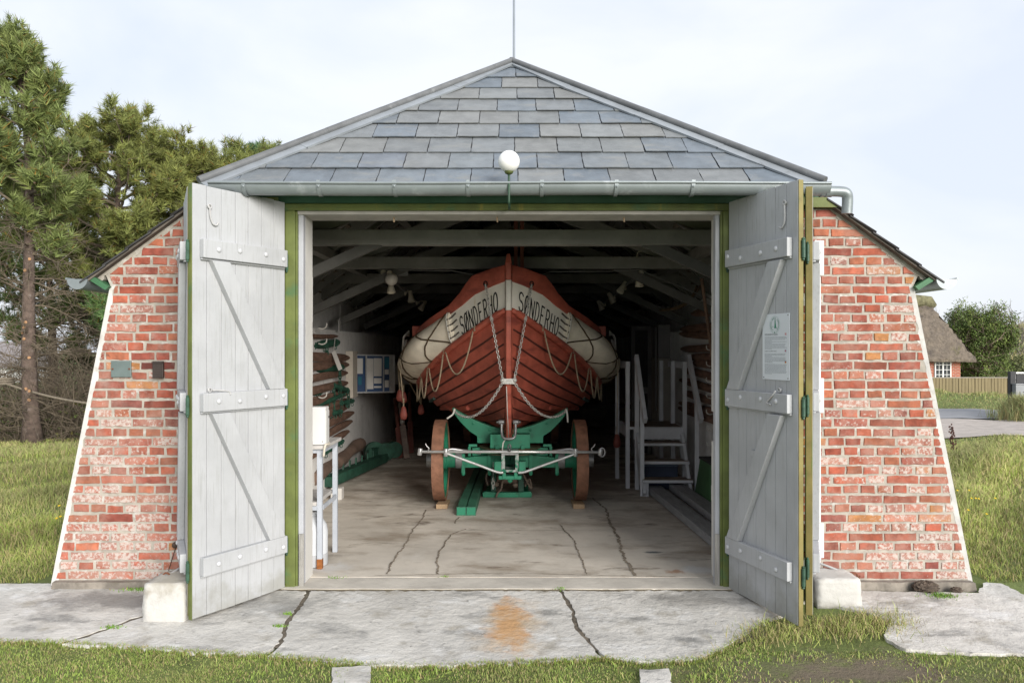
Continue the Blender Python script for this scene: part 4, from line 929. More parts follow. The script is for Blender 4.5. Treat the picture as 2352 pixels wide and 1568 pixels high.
# display case and white window frame on the left wall
b = thing('inner_window_frame', 'cream white frame around a blank opening on the left wall', 'window frame', (-2.19, 4.9, 1.3))
m_ = MB(); m_.box((-2.197, 4.72, 1.00), (-2.10, 5.05, 1.62)); m_.build('frame_board', mat('cream_frame', (.52, .47, .40), .7, .08, 5, .1), b, bevel=.006)
dc = thing('display_case', 'glazed aluminium display case of blue posters fixed to the left wall', 'display case', P(860, 858, 5.1))
A, B_ = P(818, 858, 5.0), P(904, 858, 5.35); hz = .245; U = (B_ - A).normalized(); nn = Vector((U.y, -U.x, 0)); W_ = (B_ - A).length
ALU = mat('aluminium', (.48, .49, .50), .35, .08, 20, .03, metal=.4); BLUE = mat('poster_blue', (.03, .065, .15), .6, .05, 5, 0); PAPER = mat('poster_paper', (.60, .585, .56), .7, .06, 6, 0); TEALP = mat('poster_teal', (.02, .13, .19), .6, .05, 5, 0)
def panel(mb, u0, u1, z0, z1, n0, n1):
    vs = [A + U * u + nn * n + Vector((0, 0, z - .0)) for n in (n0, n1) for u, z in ((u0, z0), (u1, z0), (u1, z1), (u0, z1))]; mb.add(vs, [(0, 3, 2, 1), (4, 5, 6, 7), (0, 1, 5, 4), (1, 2, 6, 5), (2, 3, 7, 6), (3, 0, 4, 7)])
m_ = MB(); panel(m_, 0, W_, -hz, hz, -.08, 0); m_.build('case_back', BLUE, dc)
m_ = MB()
for u0, u1, z0, z1 in ((0, W_, hz, hz + .018), (0, W_, -hz - .018, -hz), (-.012, 0, -hz - .018, hz + .018), (W_, W_ + .012, -hz - .018, hz + .018)): panel(m_, u0, u1, z0, z1, -.085, .02)
panel(m_, W_ * .22, W_ * .255, -hz - .02, hz + .02, .021, .035); panel(m_, W_ * .70, W_ * .73, -hz, hz, .001, .015); panel(m_, W_ * .88, W_, -hz, hz, .001, .012)
m_.build('case_frame', ALU, dc)
m_ = MB()
for u0, u1, z0, z1 in ((.27, .45, -.21, .21), (.46, .67, -.035, .215), (.465, .665, -.135, -.06), (.465, .665, -.195, -.17), (.755, .865, -.01, .06), (.755, .865, -.19, -.09), (.02, .17, -.0, .21)): panel(m_, W_ * u0, W_ * u1, z0, z1, .001, .004)
m_.split('poster', PAPER, dc)
m_ = MB(); panel(m_, W_ * .755, W_ * .865, .08, .225, .001, .004); panel(m_, W_ * .05, W_ * .14, -.15, -.04, .001, .004); m_.split('poster_header', TEALP, dc)
m_ = MB(); c = P(925, 860, 6.6); m_.box(c - Vector((.12, .1, .15)), c + Vector((.12, .1, .15))); props(m_.build('wall_box', mat('grey_box', (.24, .23, .22), .8, .1, 5, .1), None, bevel=.01), 'small grey box in the shade behind the display case', 'box')
# lighting tracks, spots, pendant globe
def spot(px, py, Y, rail, aim, label, h=.15):
    c = P(px, py, Y); s = thing('spotlight', label, 'spotlight', c, 'spotlights on the two lighting tracks'); d = Vector(aim).normalized()
    m_ = MB(); m_.lathe([(.020, -.09), (.026, -.085), (.026, -.03), (.030, -.02), (.048, .06), (.047, .062), (.02, .03)], c, d, 16); m_.build('lamp_hood', CREAM, s, smooth=True, auto=50)
    m_ = MB(); j = c - d * .08; m_.tube(spline([rail, rail + Vector((0, 0, -.05)), (rail + j) / 2 + Vector((-.012, -.01, .0)), j], 4), .011, 8); m_.build('swivel_arm', CREAM, s, smooth=True)
def track(a, c, label):
    t = thing('lighting_track', label, 'lighting track', a); m_ = MB(); m_.tube([a, c], .016, 8); m_.build('rail', SLATEPIPE, t)
    m_ = MB(); m_.lathe([(.026, -.03), (.028, -.025), (.028, .02), (.02, .03)], a + Vector((0, -.02, 0)), (c - a), 12); m_.build('rail_end', CREAM, t, smooth=True, auto=50); return a, c
a, c = track(Vector((-1.39, 2.93, 2.475)), Vector((-1.36, 7.3, 2.26)), 'thin lighting track running back from the beam left of the boat')
L_ = lambda t: a.lerp(c, t)
m_ = MB(); m_.box((-1.30, 2.86, 2.44), (-1.12, 2.925, 2.485)); m_.build('terminal_box', SLATEPIPE, bpy.data.objects['lighting_track'])
spot(898, 652 + 8, 3.3, L_(.06), (.1, -.3, -1), 'cream spotlight right below the white globe')
spot(944, 683, 4.6, L_(.36), (.15, -.1, -1), 'middle cream spotlight of the left track')
spot(971, 703, 5.8, L_(.62), (-.6, -.3, -1), 'farthest dim spotlight of the left track')
a, c = track(Vector((1.397, 2.93, 2.475)), Vector((1.36, 6.6, 2.29)), 'thin lighting track running back from the beam right of the boat')
spot(1468, 645, 3.0, L_(.03), (.05, -.1, -1), 'cream spotlight hanging nearest, under the wire loop on the right track')
spot(1429, 661, 3.9, L_(.28), (-.6, -.3, -1), 'cream spotlight twisted toward the boat on the right track')
spot(1404, 686, 4.9, L_(.54), (.5, -.1, -1), 'grey spotlight third along the right track')
spot(1379, 703, 5.9, L_(.80), (.5, -.1, -1), 'dimmest spotlight at the far end of the right track')
m_ = MB(); m_.tube(spline([P(1468, 616, 2.92), P(1463, 590, 2.8), P(1467, 578, 2.78), P(1475, 578, 2.78)], 5), .004, 6); props(m_.build('wire_loop', CREAM, None), 'thin wire loop rising from the right track over the beam', 'wire')
gl = thing('pendant_globe', 'dusty white glass globe lamp hung under the beam left of the boat', 'lamp', P(898, 642, 2.86)); m_ = MB(); m_.sphere(P(899, 641, 2.80), .068, 20, 14); m_.build('glass_globe', mat('dusty_opal', (.50, .47, .42), .3, .1, 5, .02), gl, smooth=True)
m_ = MB(); q = P(895, 622, 2.80); m_.lathe([(.02, 0), (.03, -.02), (.034, -.03)], q, (0, 0, 1), 12); m_.build('globe_holder', CREAM, gl)
cbm = MB(); cbm.tube([P(915, 620, 2.79), P(1040, 622, 2.79), P(1085, 630, 2.79), P(1118, 640, 3.0)], .005, 6); cbm.tube([P(1222, 641, 3.0), P(1262, 624, 2.79), P(1400, 623, 2.79), P(1470, 620, 2.79), P(1640, 690, 2.79)], .005, 6)
props(cbm.build('lamp_cable', SLATEPIPE, None), 'thin grey cable clipped under the second beam', 'cable')
# rope loop on the right rafters, leaning pole, leaning oars, cabinets in the far right corner
m_ = MB()
for d in (0, .06): m_.tube(spline([P(1610 - d * 150, 656, 3.2), P(1580, 692 + d * 60, 3.3), P(1545, 708 + d * 40, 3.5), P(1515, 712, 3.7)], 6), .013, 7)
props(m_.build('rope_coil', ROPE_B, None, smooth=True), 'dark rope looped over the rafters at the upper right', 'rope')
m_ = MB(); m_.tube([P(1612, 640, 2.5), P(1640, 850, 2.42)], .018, 8); props(m_.build('slanting_pole', mat('brown_pole', (.15, .09, .06), .8, .3, 6, .2), None), 'brown pole slanting down behind the right reveal', 'pole')
OAR = mat('dull_red_oar', (.13, .04, .03), .75, .3, 5, .2)
for px, py, px2, py2, Y, m2, lab in ((907, 915, 922, 1048, 6.1, OAR, 'dark red oar leaning closest to the white wall'), (916, 905, 935, 1040, 6.0, mat('grey_brown_oar', (.17, .13, .11), .75, .3, 5, .2), 'grey brown oar with a white ring leaning among the red oars'), (940, 900, 944, 1036, 6.6, OAR, 'dark red oar standing nearly upright left of the carriage')):
    o = thing('leaning_oar', lab, 'oar', P(px2, py2, Y), 'oars leaning behind the left wall end'); a, c = P(px, py, Y + .5), P(px2, py2, Y); c.z = .02
    m_ = MB(); m_.tube([a, a.lerp(c, .5)], .028, 8); m_.build('loom', m2, o); m_ = MB(); m_.bar(a.lerp(c, .5), c, .09, .035, up=(0, 1, 0)); m_.build('blade', m2, o, bevel=.008)
    if 'ring' in lab: m_ = MB(); m_.lathe([(.03, -.02), (.033, 0), (.03, .02)], a.lerp(c, .45), c - a, 10); m_.build('white_ring', mat('paper'), o)
fd = thing('inner_door', 'dark boarded inner door with pale frame in the far right corner', 'door', (1.75, 7.4, 0))
a = P(1523, 860, 6.6); m_ = MB(); x0, x1 = 1.86, 2.12
for bx in ((x0, 6.55, 0), (x0 + .06, 6.62, 2.0)), ((x1 + .0, 6.55, 0), (x1 + .06, 6.62, 2.0)), ((x0 + .061, 6.55, 1.94), (x1 - .001, 6.62, 2.0)), ((x0 + .061, 6.55, .95), (x1 - .001, 6.62, 1.05)): m_.box(*bx)
m_.build('door_frame', mat('dim_grey_frame', (.20, .19, .18), .8, .1, 5, .1), fd); m_ = MB(); m_.box((x0 + .06, 6.58, .02), (x1, 6.60, 1.94)); m_.build('door_leaf', mat('dark_leaf', (.05, .045, .045), .8, .2, 5, .1), fd)
wc = thing('pale_locker', 'tall pale locker against the right wall behind the steps', 'locker', (2.05, 5.3, 0)); m_ = MB(); m_.box((2.02, 5.2, .5), (2.195, 5.7, 1.52)); m_.build('locker_body', mat('dim_cream', (.34, .31, .27), .7, .1, 5, .05), wc, bevel=.006)
m_ = MB(); m_.box((2.03, 5.25, 1.521), (2.195, 5.7, 1.98)); m_.tube([(1.99, 5.2, 1.96), (1.99, 5.2, .8)], .012, 6); m_.build('upper_panel', mat('dim_grey_frame'), wc)
# things on the floor: baulks, roller sledge, iron tackle, log
for x, lab in ((1059.5, 'green painted timber baulk, the left of the pair under the boat'), (1082, 'green painted timber baulk, the right of the pair under the boat')):
    a = P(x, 1182, 2.22); a.z = 0; far = Vector((a.x + (.07 if x < 1070 else .055), 5.2, 0)); u = thing('timber_baulk', lab, 'timber', a, 'green timber baulks on the floor')
    m_ = MB(); vs = []; n = 10
    for k in range(n + 1):
        t = k / n; p = a.lerp(far, t); h = lerp(.082, .11, smooth(0, .15, t)); w = .044 * lerp(1, .85, smooth(.1, .3, t)); vs += [(p.x - w, p.y, .002), (p.x + w, p.y, .002), (p.x + w * .96, p.y, h), (p.x - w * .96, p.y, h)]
    m_.add(vs, [(i * 4 + k, i * 4 + (k + 1) % 4, i * 4 + 4 + (k + 1) % 4, i * 4 + 4 + k) for i in range(n) for k in range(4)] + [(0, 1, 2, 3), (n * 4 + 3, n * 4 + 2, n * 4 + 1, n * 4)])
    m_.build('baulk', mat('dusty_green_timber', (.035, .12, .075), .65, .2, 6, .15, 30, spots=[((.11, .12, .09), 5, .55, .8)]), u, bevel=.004)
    m_ = MB(); m_.box((a.x - .042, a.y - .004, .005), (a.x + .042, a.y - .0005, .079)); m_.build('end_grain', TEAL, u)
sd = thing('roller_sledge', 'green roller sledge with hemp ropes on the floor between the wheels', 'roller', (-.02, 3.2, 0))
xc, y0 = P(1165, 1140, 3.13).x, 3.13
m_ = MB(); m_.prism([(-.27, .002), (.27, .002), (.275, .05), (.255, .065), (.1, .055), (-.1, .055), (-.255, .065), (-.275, .05)], 0, .07, o=(xc, y0, 0), n=(0, 1, 0)); m_.box((xc - .24, y0 + .071, .004), (xc - .17, y0 + .5, .05)); m_.box((xc + .17, y0 + .071, .004), (xc + .24, y0 + .5, .05)); m_.build('sledge_base', TEAL, sd, bevel=.004)
for sg in (-1, 1): m_ = MB(); m_.prism([(.08, .05), (.30, .05), (.27, .20), (.22, .27), (.17, .27), (.11, .18)], xc + sg * .155 - .03, xc + sg * .155 + .03, o=(0, y0, 0), u=(0, 1, 0), v=(0, 0, 1), n=(1, 0, 0)); m_.build('roller_bearing', HARNESS, sd, bevel=.004)
m_ = MB(); m_.lathe([(.05, -.12), (.055, -.115), (.045, 0), (.055, .115), (.05, .12)], (xc, y0 + .2, .165), (1, 0, 0), 18); m_.build('roller', mat('brown_roller', (.15, .10, .075), .7, .25, 8, .2), sd, smooth=True)
m_ = MB()
m_.tube(spline([(xc - .03, y0 + .15, .22), (xc - .05, y0 + .05, .17), (xc - .07, y0 + .02, .09), (xc - .11, y0 - .03, .05), (xc - .12, y0 - .04, .01)], 5), .011, 6)
m_.tube(spline([(xc + .17, y0 + .15, .26), (xc + .20, y0 + .12, .2), (xc + .24, y0 + .06, .13), (xc + .27, y0 + .03, .10), (xc + .25, y0 + .1, .19), (xc + .2, y0 + .12, .1)], 5), .011, 6)
m_.tube(spline([(xc - .22, y0 + .2, .1), (xc - .24, y0 + .15, .2), (xc - .2, y0 + .2, .27), (xc - .1, y0 + .25, .28)], 5), .012, 6); m_.sphere((xc - .12, y0 + .1, .13), .03, 10, 6); m_.sphere((xc + .09, y0 + .1, .12), .03, 10, 6)
m_.build('hemp_rope', mat('dusty_hemp', (.17, .13, .10), .9, .25, 40, .4), sd, smooth=True)
m_ = MB(); q = Vector((-.20, 2.75, .45)); m_.tube([q, q + Vector((0, 0, -.17))], .003, 5); m_.chain([q + Vector((0, 0, -.17)), q + Vector((0, 0, -.30))], .05, .005, .03); props(m_.build('hanging_chain', GALV, None), 'short chain on a wire hanging under the carriage axle', 'chain')
it = thing('iron_tackle', 'heap of green iron launching gear lying along the left wall', 'launching gear', (-1.75, 5.2, 0))
a, c = P(752, 1115, 3.6), P(880, 1062, 5.6); a.z = c.z = .09; m_ = MB(); m_.bar(a, c, .14, .12); m_.build('side_rail', HARNESS, it, bevel=.006)
m_ = MB()
for k in range(9): p = a.lerp(c, .05 + .11 * k) + Vector((-.02, 0, .06)); m_.bar(p, p + Vector((0, .01, .085)), .02, .03, up=(0, 1, 0))
m_.split('rail_peg', HARNESS, it)
for px, py, Y, r in ((885, 1050, 5.7, .13), (860, 1052, 5.5, .15), (905, 1045, 6.0, .12)):
    p = P(px, py, Y); p.z = r + .03; m_ = MB(); m_.lathe([(r * .6, -.05), (r, -.045), (r, .045), (r * .6, .05)], p, (.6, -1, .1), 20); m_.build('sheave', HARNESS, it, bevel=.004)
m_ = MB(); p = P(895, 1040, 5.9); m_.bar(P(850, 1058, 5.2) + Vector((0, 0, .1)), P(905, 1028, 6.2), .05, .14); m_.bar(P(875, 1060, 5.4), P(893, 1050, 5.7), .03, .03); m_.build('drag_arm', HARNESS, it, bevel=.004)
m_ = MB(); a, c = P(718, 1140, 3.15), P(828, 1048, 5.3); a.z = .20; c.z = .32; n = 9; m_.tube([a.lerp(c, k / n) + Vector((0, 0, .015 * math.sin(k))) for k in range(n + 1)], [.078 + .012 * math.sin(k * 1.7) for k in range(n + 1)], 12)
props(m_.build('round_log', mat('bare_log_wood', (.15, .10, .075), .85, .3, 4, .35, 20, spots=[((.24, .18, .13), 4, .55, .75)]), None, smooth=True, auto=60), 'long brown log lying along the left wall', 'log')
m_ = MB(); m_.box((-1.98, 2.98, .002), (-1.86, 3.1, .13)); props(m_.build('white_bracket', mat('paper'), None, bevel=.004), 'small white block propping the brown log', 'block')
# dim clutter deep in the room
m_ = MB(); m_.box((.75, 8.0, .6), (2.1, 8.3, .66)); m_.box((.8, 8.05, 0), (.86, 8.11, .6)); m_.box((2.0, 8.05, 0), (2.06, 8.11, .6)); m_.box((1.0, 8.02, .661), (1.3, 8.2, .9)); m_.box((1.5, 8.02, .661), (1.65, 8.2, 1.0)); props(m_.build('back_bench', mat('dark_leaf'), None), 'dark work bench in the shade behind the right wheel', 'bench')
# ------------------------------------------------------------------ floor, threshold, apron
FLOOR = mat('floor_concrete', (.58, .53, .46), .82, .14, 1.6, .35, 14, spots=[((.33, .275, .215), 1.5, .46, .70, (.8, 1.5, 1)), ((.17, .135, .105), 3.4, .57, .74, (.7, 1.6, 1)), ((.62, .585, .53), 2.2, .58, .80), ((.22, .17, .12), 26, .66, .80, (.7, 1.3, 1)), ((.66, .62, .55), 50, .66, .76)])
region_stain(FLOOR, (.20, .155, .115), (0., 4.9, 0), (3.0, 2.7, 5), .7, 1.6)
region_stain(FLOOR, (.62, .61, .59), (1.42, .36, 0), (.22, .13, 1), .8, 7); region_stain(FLOOR, (.60, .59, .57), (-1.38, .42, 0), (.22, .16, 1), .75, 7)
region_stain(FLOOR, (.30, .14, .06), (1.22, .33, 0), (.10, .08, 1), .7, 12); region_stain(FLOOR, (.08, .09, .10), (1.15, .86, 0), (.10, .04, 1), .9, 9)
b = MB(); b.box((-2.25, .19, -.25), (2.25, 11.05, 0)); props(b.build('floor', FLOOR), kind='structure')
THR = mat('threshold_concrete', (.53, .495, .44), .85, .15, 3, .4, 18, spots=[((.24, .20, .15), 4, .56, .8, (.6, 2, 1)), ((.30, .17, .08), 7, .66, .82)])
b = MB(); b.prism(rough_poly([(-1.60, -.075), (1.55, -.075), (1.55, .186), (-1.60, .186)], .1, .006), -.2, -.002, o=(0, 0, 0), u=(1, 0, 0), v=(0, 1, 0), n=(0, 0, 1), inset=.004); props(b.build('threshold', THR), kind='structure')
CRK = mat('dirt_in_cracks', (.24, .20, .155), .95, .4, 20, .5, 60, spots=[((.20, .18, .14), 30, .55, .75)])
def gl(px, py): p = P(px, py, 0); k = (py - HZ) / FPX; Y = CAMZ / k + CAMY; return Vector(((px - CX) * (Y - CAMY) / FPX, Y, 0))
def crack(pts, w, name='floor_crack', jit=.45):
    pts = [gl(*p) for p in pts]; pts = resample(spline(pts, 8), .022)
    ph = random.random() * 9; pts = [p + Vector((min(w, .014) * (.7 * math.sin(k * .13 + ph) + .35 * math.sin(k * .47 + 2 * ph)) + random.uniform(-1, 1) * min(w, .012) * .22, 0, 0)) for k, p in enumerate(pts)]
    m_ = MB(); m_.ribbon(pts, w, .0035, jit); return props(m_.build(name, CRK), kind='structure')
crack([(888, 1318), (925, 1255), (950, 1218), (966, 1195), (978, 1170)], .014)
crack([(1003, 1318), (1010, 1270), (1028, 1235), (1050, 1222), (1076, 1214)], .014)
crack([(1076, 1214), (1130, 1219), (1200, 1218), (1290, 1218)], .006)
crack([(1345, 1318), (1330, 1270), (1318, 1240), (1296, 1220), (1286, 1203)], .011)
crack([(1455, 1322), (1438, 1285), (1412, 1220), (1398, 1190), (1385, 1165), (1362, 1142)], .023)
crack([(1042, 1202), (1048, 1192), (1056, 1186)], .014); crack([(905, 1249), (862, 1246), (800, 1252)], .006)
crack([(860, 1322), (1000, 1319), (1180, 1316), (1330, 1320), (1560, 1324)], .006)
for x0, y0, x1, y1 in ((1440, 1150, 1560, 1172), (1405, 1180, 1560, 1195), (1450, 1210, 1640, 1215)): crack([(x0, y0), ((x0 + x1) / 2, (y0 + y1) / 2 + 3), (x1, y1)], .005)
APR = mat('apron_concrete', (.53, .51, .475), .9, .16, 1.8, .8, 16, bdist=.014, spots=[((.25, .243, .23), 2.3, .52, .70, (1, 1.9, 1)), ((.64, .63, .61), 3.1, .52, .68, (1, 1.6, 1)), ((.64, .63, .61), 60, .60, .72), ((.25, .24, .225), 14, .58, .74), ((.22, .215, .20), 7.5, .64, .80), ((.19, .18, .16), 45, .62, .74), ((.36, .335, .29), 5, .52, .72), ((.33, .27, .19), 3.0, .68, .85)])
region_stain(APR, (.54, .24, .06), (-.015, -.70, 0), (.155, .50, 1), .9, 6); region_stain(APR, (.47, .34, .20), (-.0, -.72, 0), (.26, .55, 1), .5, 5)
region_stain(APR, (.19, .18, .17), (-2.6, -.25, 0), (.75, .22, 1), .8, 5)
region_stain(APR, (.20, .19, .175), (1.2, -.25, 0), (.5, .16, 1), .6, 6); region_stain(APR, (.20, .195, .185), (-1.5, -.35, 0), (.45, .3, 1), .6, 6)
def hA(y): return -.007 + .045 * min(y, 0)
m_ = MB(); m_.ribbon(resample([Vector((-1.75, -.082, hA(-.08))), Vector((1.7, -.082, hA(-.08)))], .03), .034, .004, .5); props(m_.build('floor_crack', mat('earthy_joint', (.20, .165, .11), .95, .3, 20, .5)), kind='structure')
def slab(pts, name='concrete_apron', step=.032, jit=.0085):
    poly = []
    for p in pts:
        g = G(*p) if len(p) == 2 else Vector(p); poly.append((g.x, g.y))
    poly = rough_poly(poly, step, jit); n = len(poly)
    vs = [(x, y, hA(y)) for x, y in poly] + [(x, y, hA(y) - .12) for x, y in poly]
    m_ = MB(); m_.add(vs, [tuple(range(n)), tuple(range(2 * n - 1, n - 1, -1))] + [(i, n + i, n + (i + 1) % n, (i + 1) % n) for i in range(n)])
    return props(m_.build(name, APR, bevel=0), kind='structure')
cA = [(706, 1352), (694, 1372), (676, 1400), (656, 1424), (648, 1452), (640, 1474), (606, 1502)]
cA2 = [(618, 1504), (650, 1478), (657, 1454), (664, 1428), (685, 1404), (703, 1376), (718, 1352)]
cB = [(1281, 1350), (1300, 1380), (1312, 1404), (1314, 1426), (1320, 1440), (1345, 1470), (1380, 1508)]
cB2 = [(1392, 1508), (1356, 1470), (1330, 1440), (1323, 1424), (1320, 1402), (1308, 1378), (1289, 1350)]
cC = [(420, 1378), (330, 1412), (300, 1420), (230, 1446), (182, 1462), (140, 1474)]
m_ = MB(); m_.add([(x, y, hA(y) - .0045) for x, y in ((-4.4, .05), (-4.4, -.84), (-2.6, -.90), (-1.2, -.99), (1.0, -1.02), (1.5, -.84), (1.7, .05))], [tuple(range(7))]); props(m_.build('soil', mat('crack_soil', (.125, .105, .08), .95, .4, 20, .6, 50, spots=[((.07, .09, .03), 6, .58, .75)])), kind='structure')
slab([(-4.6, .06, 0), (-4.6, -.62, 0), (0, 1472), (70, 1470)] + cC[::-1] + [(430, 1342), (-1.75, .06, 0)])
slab([(143, 1477), (186, 1466), (234, 1450), (304, 1424), (334, 1416), (424, 1381), (436, 1342), (640, 1342)] + cA + [(520, 1500), (360, 1490), (250, 1482)])
slab(cA2 + [(1000, 1350)] + cB + [(1200, 1522), (1000, 1526), (860, 1526), (720, 1515)])
slab(cB2 + [(1460, 1350), (1680, 1348), (1830, 1350), (1830, 1400), (1760, 1425), (1700, 1462), (1655, 1490), (1600, 1512), (1480, 1518)])
slab([(1840, 1352), (2060, 1358), (2246, 1360), (2262, 1335), (2300, 1338), (2345, 1362), (2400, 1385), (2450, 1420), (2500, 1470), (2380, 1500), (2200, 1498), (2080, 1490), (2030, 1462), (2045, 1425), (1990, 1405), (1900, 1385), (1840, 1380)])
slab([(765, 1531), (852, 1527), (846, 1590), (762, 1600)], 'stepping_slab'); slab([(1470, 1536), (1536, 1534), (1550, 1600), (1476, 1600)], 'stepping_slab')
m_ = MB()
for x0, x1 in ((-3.22, -1.6), (1.56, 3.22)): m_.prism(rough_poly([(x0, -.055), (x1, -.055), (x1, .02), (x0, .02)], .06, .012), -.1, .035, u=(1, 0, 0), v=(0, 1, 0), n=(0, 0, 1), inset=.02)
props(m_.build('wall_footing', mat('footing_dirt', (.23, .205, .175), .95, .3, 9, .6, 30, spots=[((.12, .11, .08), 7, .55, .75)])), kind='structure')

# ------------------------------------------------------------------ things outside, close to the boathouse
lamp = thing('globe_lamp', 'white opal globe lamp on a thin green rod above the doorway', 'lamp', P(1168, 470, -.05))
c = P(1169, 371, -.40); m_ = MB(); m_.sphere(c, .0705, 28, 18); m_.build('globe', mat('opal_glass', (.80, .80, .79), .18, .02, 5, 0), lamp, smooth=True)
m_ = MB(); m_.lathe([(.012, -.085), (.024, -.078), (.030, -.066), (.024, -.060)], c, n=14); m_.build('lamp_collar', mat('mossy_brass', (.08, .10, .025), .6, .3, 40, .2), lamp, smooth=True)
m_ = MB(); m_.tube(spline([c + Vector((-.0, 0, -.08)), c + Vector((0, .0, -.26)), P(1169, 462, -.37), P(1170, 478, -.30), P(1169, 480, -.07)], 6), .008, 8); m_.build('lamp_rod', mat('dark_green_rod', (.025, .06, .035), .5, .2, 10, .05), lamp, smooth=True)
fp = thing('flagpole', 'thin grey flagpole rising behind the roof ridge', 'flagpole', (.05, 14, -.3)); m_ = MB(); m_.tube([(.05, 14, -.3), (.05, 14, 12.4)], [.045, .026], 12); m_.build('pole', mat('grey_pole', (.26, .29, .32), .4, .05, 3, 0, metal=.2), fp, smooth=True); m_ = MB(); m_.sphere((.05, 14, 12.45), .06, 12, 8); m_.build('pole_cap', mat('grey_pole'), fp, smooth=True)
# plates on the left wall
a = P(257, 866, -.008); c = P(303, 828, -.008); pw = thing('wall_plate', 'blank green bronze plate with two rusty screws on the left brick wall', 'plate', (a + c) / 2)
m_ = MB(); m_.box((a.x, -.022, a.z), (c.x, -.010, c.z)); m_.build('plate', mat('verdigris_plate', (.15, .19, .185), .45, .12, 9, .06, metal=.3, spots=[((.25, .26, .24), 6, .6, .8, (1, 1, 3))]), pw, bevel=.004)
m_ = MB()
for x in (a.x + .012, c.x - .012): m_.lathe([(.007, 0), (.006, .004), (.002, .005)], (x, -.0221, (a.z + c.z) / 2), (0, -1, 0), 10)
m_.split('screw', mat('rust_screw', (.16, .06, .03), .8, .2, 30, .1), pw)
a = P(354, 868, -.008); c = P(378, 829, -.008); pb = thing('junction_box', 'dark brown ribbed box on the left brick wall', 'box', (a + c) / 2); BR = mat('brown_bakelite', (.050, .038, .033), .5, .15, 9, .06)
m_ = MB(); m_.box((a.x, -.035, a.z), (c.x, -.010, c.z)); m_.build('box_body', BR, pb, bevel=.004)
m_ = MB()
for k in range(6): z = lerp(a.z + .012, c.z - .02, k / 5); m_.box((a.x + .006, -.040, z), (c.x - .006, -.0355, z + .006))
m_.box((a.x - .002, -.044, c.z - .012), (c.x + .002, -.0355, c.z - .004)); m_.box((a.x - .002, -.041, a.z + .002), (c.x + .002, -.0355, a.z + .008)); m_.split('rib', BR, pb)
m_ = MB(); p = P(406, 1249, -.02); m_.lathe([(.012, 0), (.022, .01), (.022, .03), (.012, .038)], p, (0, -1, 0), 12); m_.tube(spline([p, p + Vector((-.01, -.06, -.1)), P(384, 1322, -.35)], 5), .003, 5); props(m_.build('wall_bell', mat('rust_dark', (.06, .04, .03), .8, .3, 30, .3), None, smooth=True), 'small rusty iron knob with a wire low on the left wall', 'knob')
# white concrete door stops with stay rods
STOP = mat('whitewashed_stop', (.50, .49, .465), .9, .08, 4, .6, 16, bdist=.008, spots=[((.33, .30, .25), 4.5, .53, .72), ((.30, .28, .25), 18, .68, .8)])
region_stain(STOP, (.36, .33, .27), (0, .15, .30), (.34, .36, .09), .85, 7); region_stain(STOP, (.33, .31, .28), (0, .15, .0), (.4, .4, .055), .7, 9)
def stop(px0, px1, pyt, pyb, Y, dep, label, rod, lean=.0):
    a = P(px0, pyb, Y); c = P(px1, pyt, Y); a.z -= .03; o = thing('door_stop', label, 'door stop', Vector(((a.x + c.x) / 2, Y, a.z)), 'white door stops on the apron')
    bm = bmesh.new(); nx, ny, nz = 7, 7, 8; m_ = MB(); x0, x1, z0, z1 = a.x, c.x, a.z, c.z
    bmesh.ops.create_cube(bm, size=1); bmesh.ops.subdivide_edges(bm, edges=bm.edges[:], cuts=7, use_grid_fill=True)
    vs = []
    for v in bm.verts:
        x, y, z = v.co; t = z + .5
        k = 1.04 - .06 * t; rx = .08; 
        ax, ay, az = abs(x) * 2, abs(y) * 2, max(0, z * 2); m = max(0, ax - .78) ** 2 + max(0, ay - .78) ** 2 + max(0, az - .78) ** 2 if True else 0
        f = 1 - .34 * m
        vs.append(((x0 + x1) / 2 + x * (x1 - x0) * k * f + lean * t + random.uniform(-.005, .005), Y + dep / 2 + y * dep * k * f + random.uniform(-.005, .005), lerp(z0, z1, .5 + z * (f if z > 0 else 1)) + random.uniform(-.004, .004)))
    m_.add(vs, [[v.index for v in f.verts] for f in bm.faces]); bm.free(); ob = m_.build('stop_block', STOP, o, smooth=True)
    m_ = MB(); m_.tube(spline([Vector(r) for r in rod], 5), .008, 8); r0 = Vector(rod[0]); m_.build('stay_rod', IRON_GREY, o, smooth=True)
    m_ = MB(); m_.tube([r0 + Vector((.022 * math.cos(2 * PI * k / 10), 0, .010 + .022 * math.sin(2 * PI * k / 10))) for k in range(10)], .006, 6, closed=True)
    for k in range(5): m_.tube([r0 + Vector((.02 * math.cos(k * 1.3), .02 * math.sin(k * 1.3), -.015)), r0 + Vector((.04 * math.cos(k * 1.3), .04 * math.sin(k * 1.3), .012))], .005, 5)
    m_.build('rusty_ring', mat('rust_screw'), o)
stop(327, 424, 1340, 1432, -.62, .30, 'left white door stop, streaked concrete block beside the bright door', [P(382, 1326, -.42), P(400, 1312, -.35), P(428, 1295, -.2)])
stop(1878, 1980, 1330, 1388, -.36, .27, 'right white door stop, half sunk in long grass by the red wall', [P(1962, 1326, -.18), P(1915, 1305, -.12), P(1880, 1292, -.06)])
for px, py, Y, r, lab in ((2126, 1364, -.09, .075, 'larger dark turf clump lying at the foot of the right wall'), (2197, 1368, -.11, .036, 'smaller dark turf lump near the right wall corner')):
    c = P(px, py, Y); c.z = hA(Y) + r * .35; m_ = MB(); vs, fs = _sph(c, r, 26, 16, (1.15, .8, .55)); vs = [c + (v - c) * random.uniform(.80, 1.15) for v in vs]; m_.add(vs, fs)
    props(m_.build('turf_clump', mat('dark_turf', (.085, .065, .05), .95, .4, 30, .6, 60, spots=[((.18, .15, .11), 50, .6, .75)]), None), lab, 'turf clump')
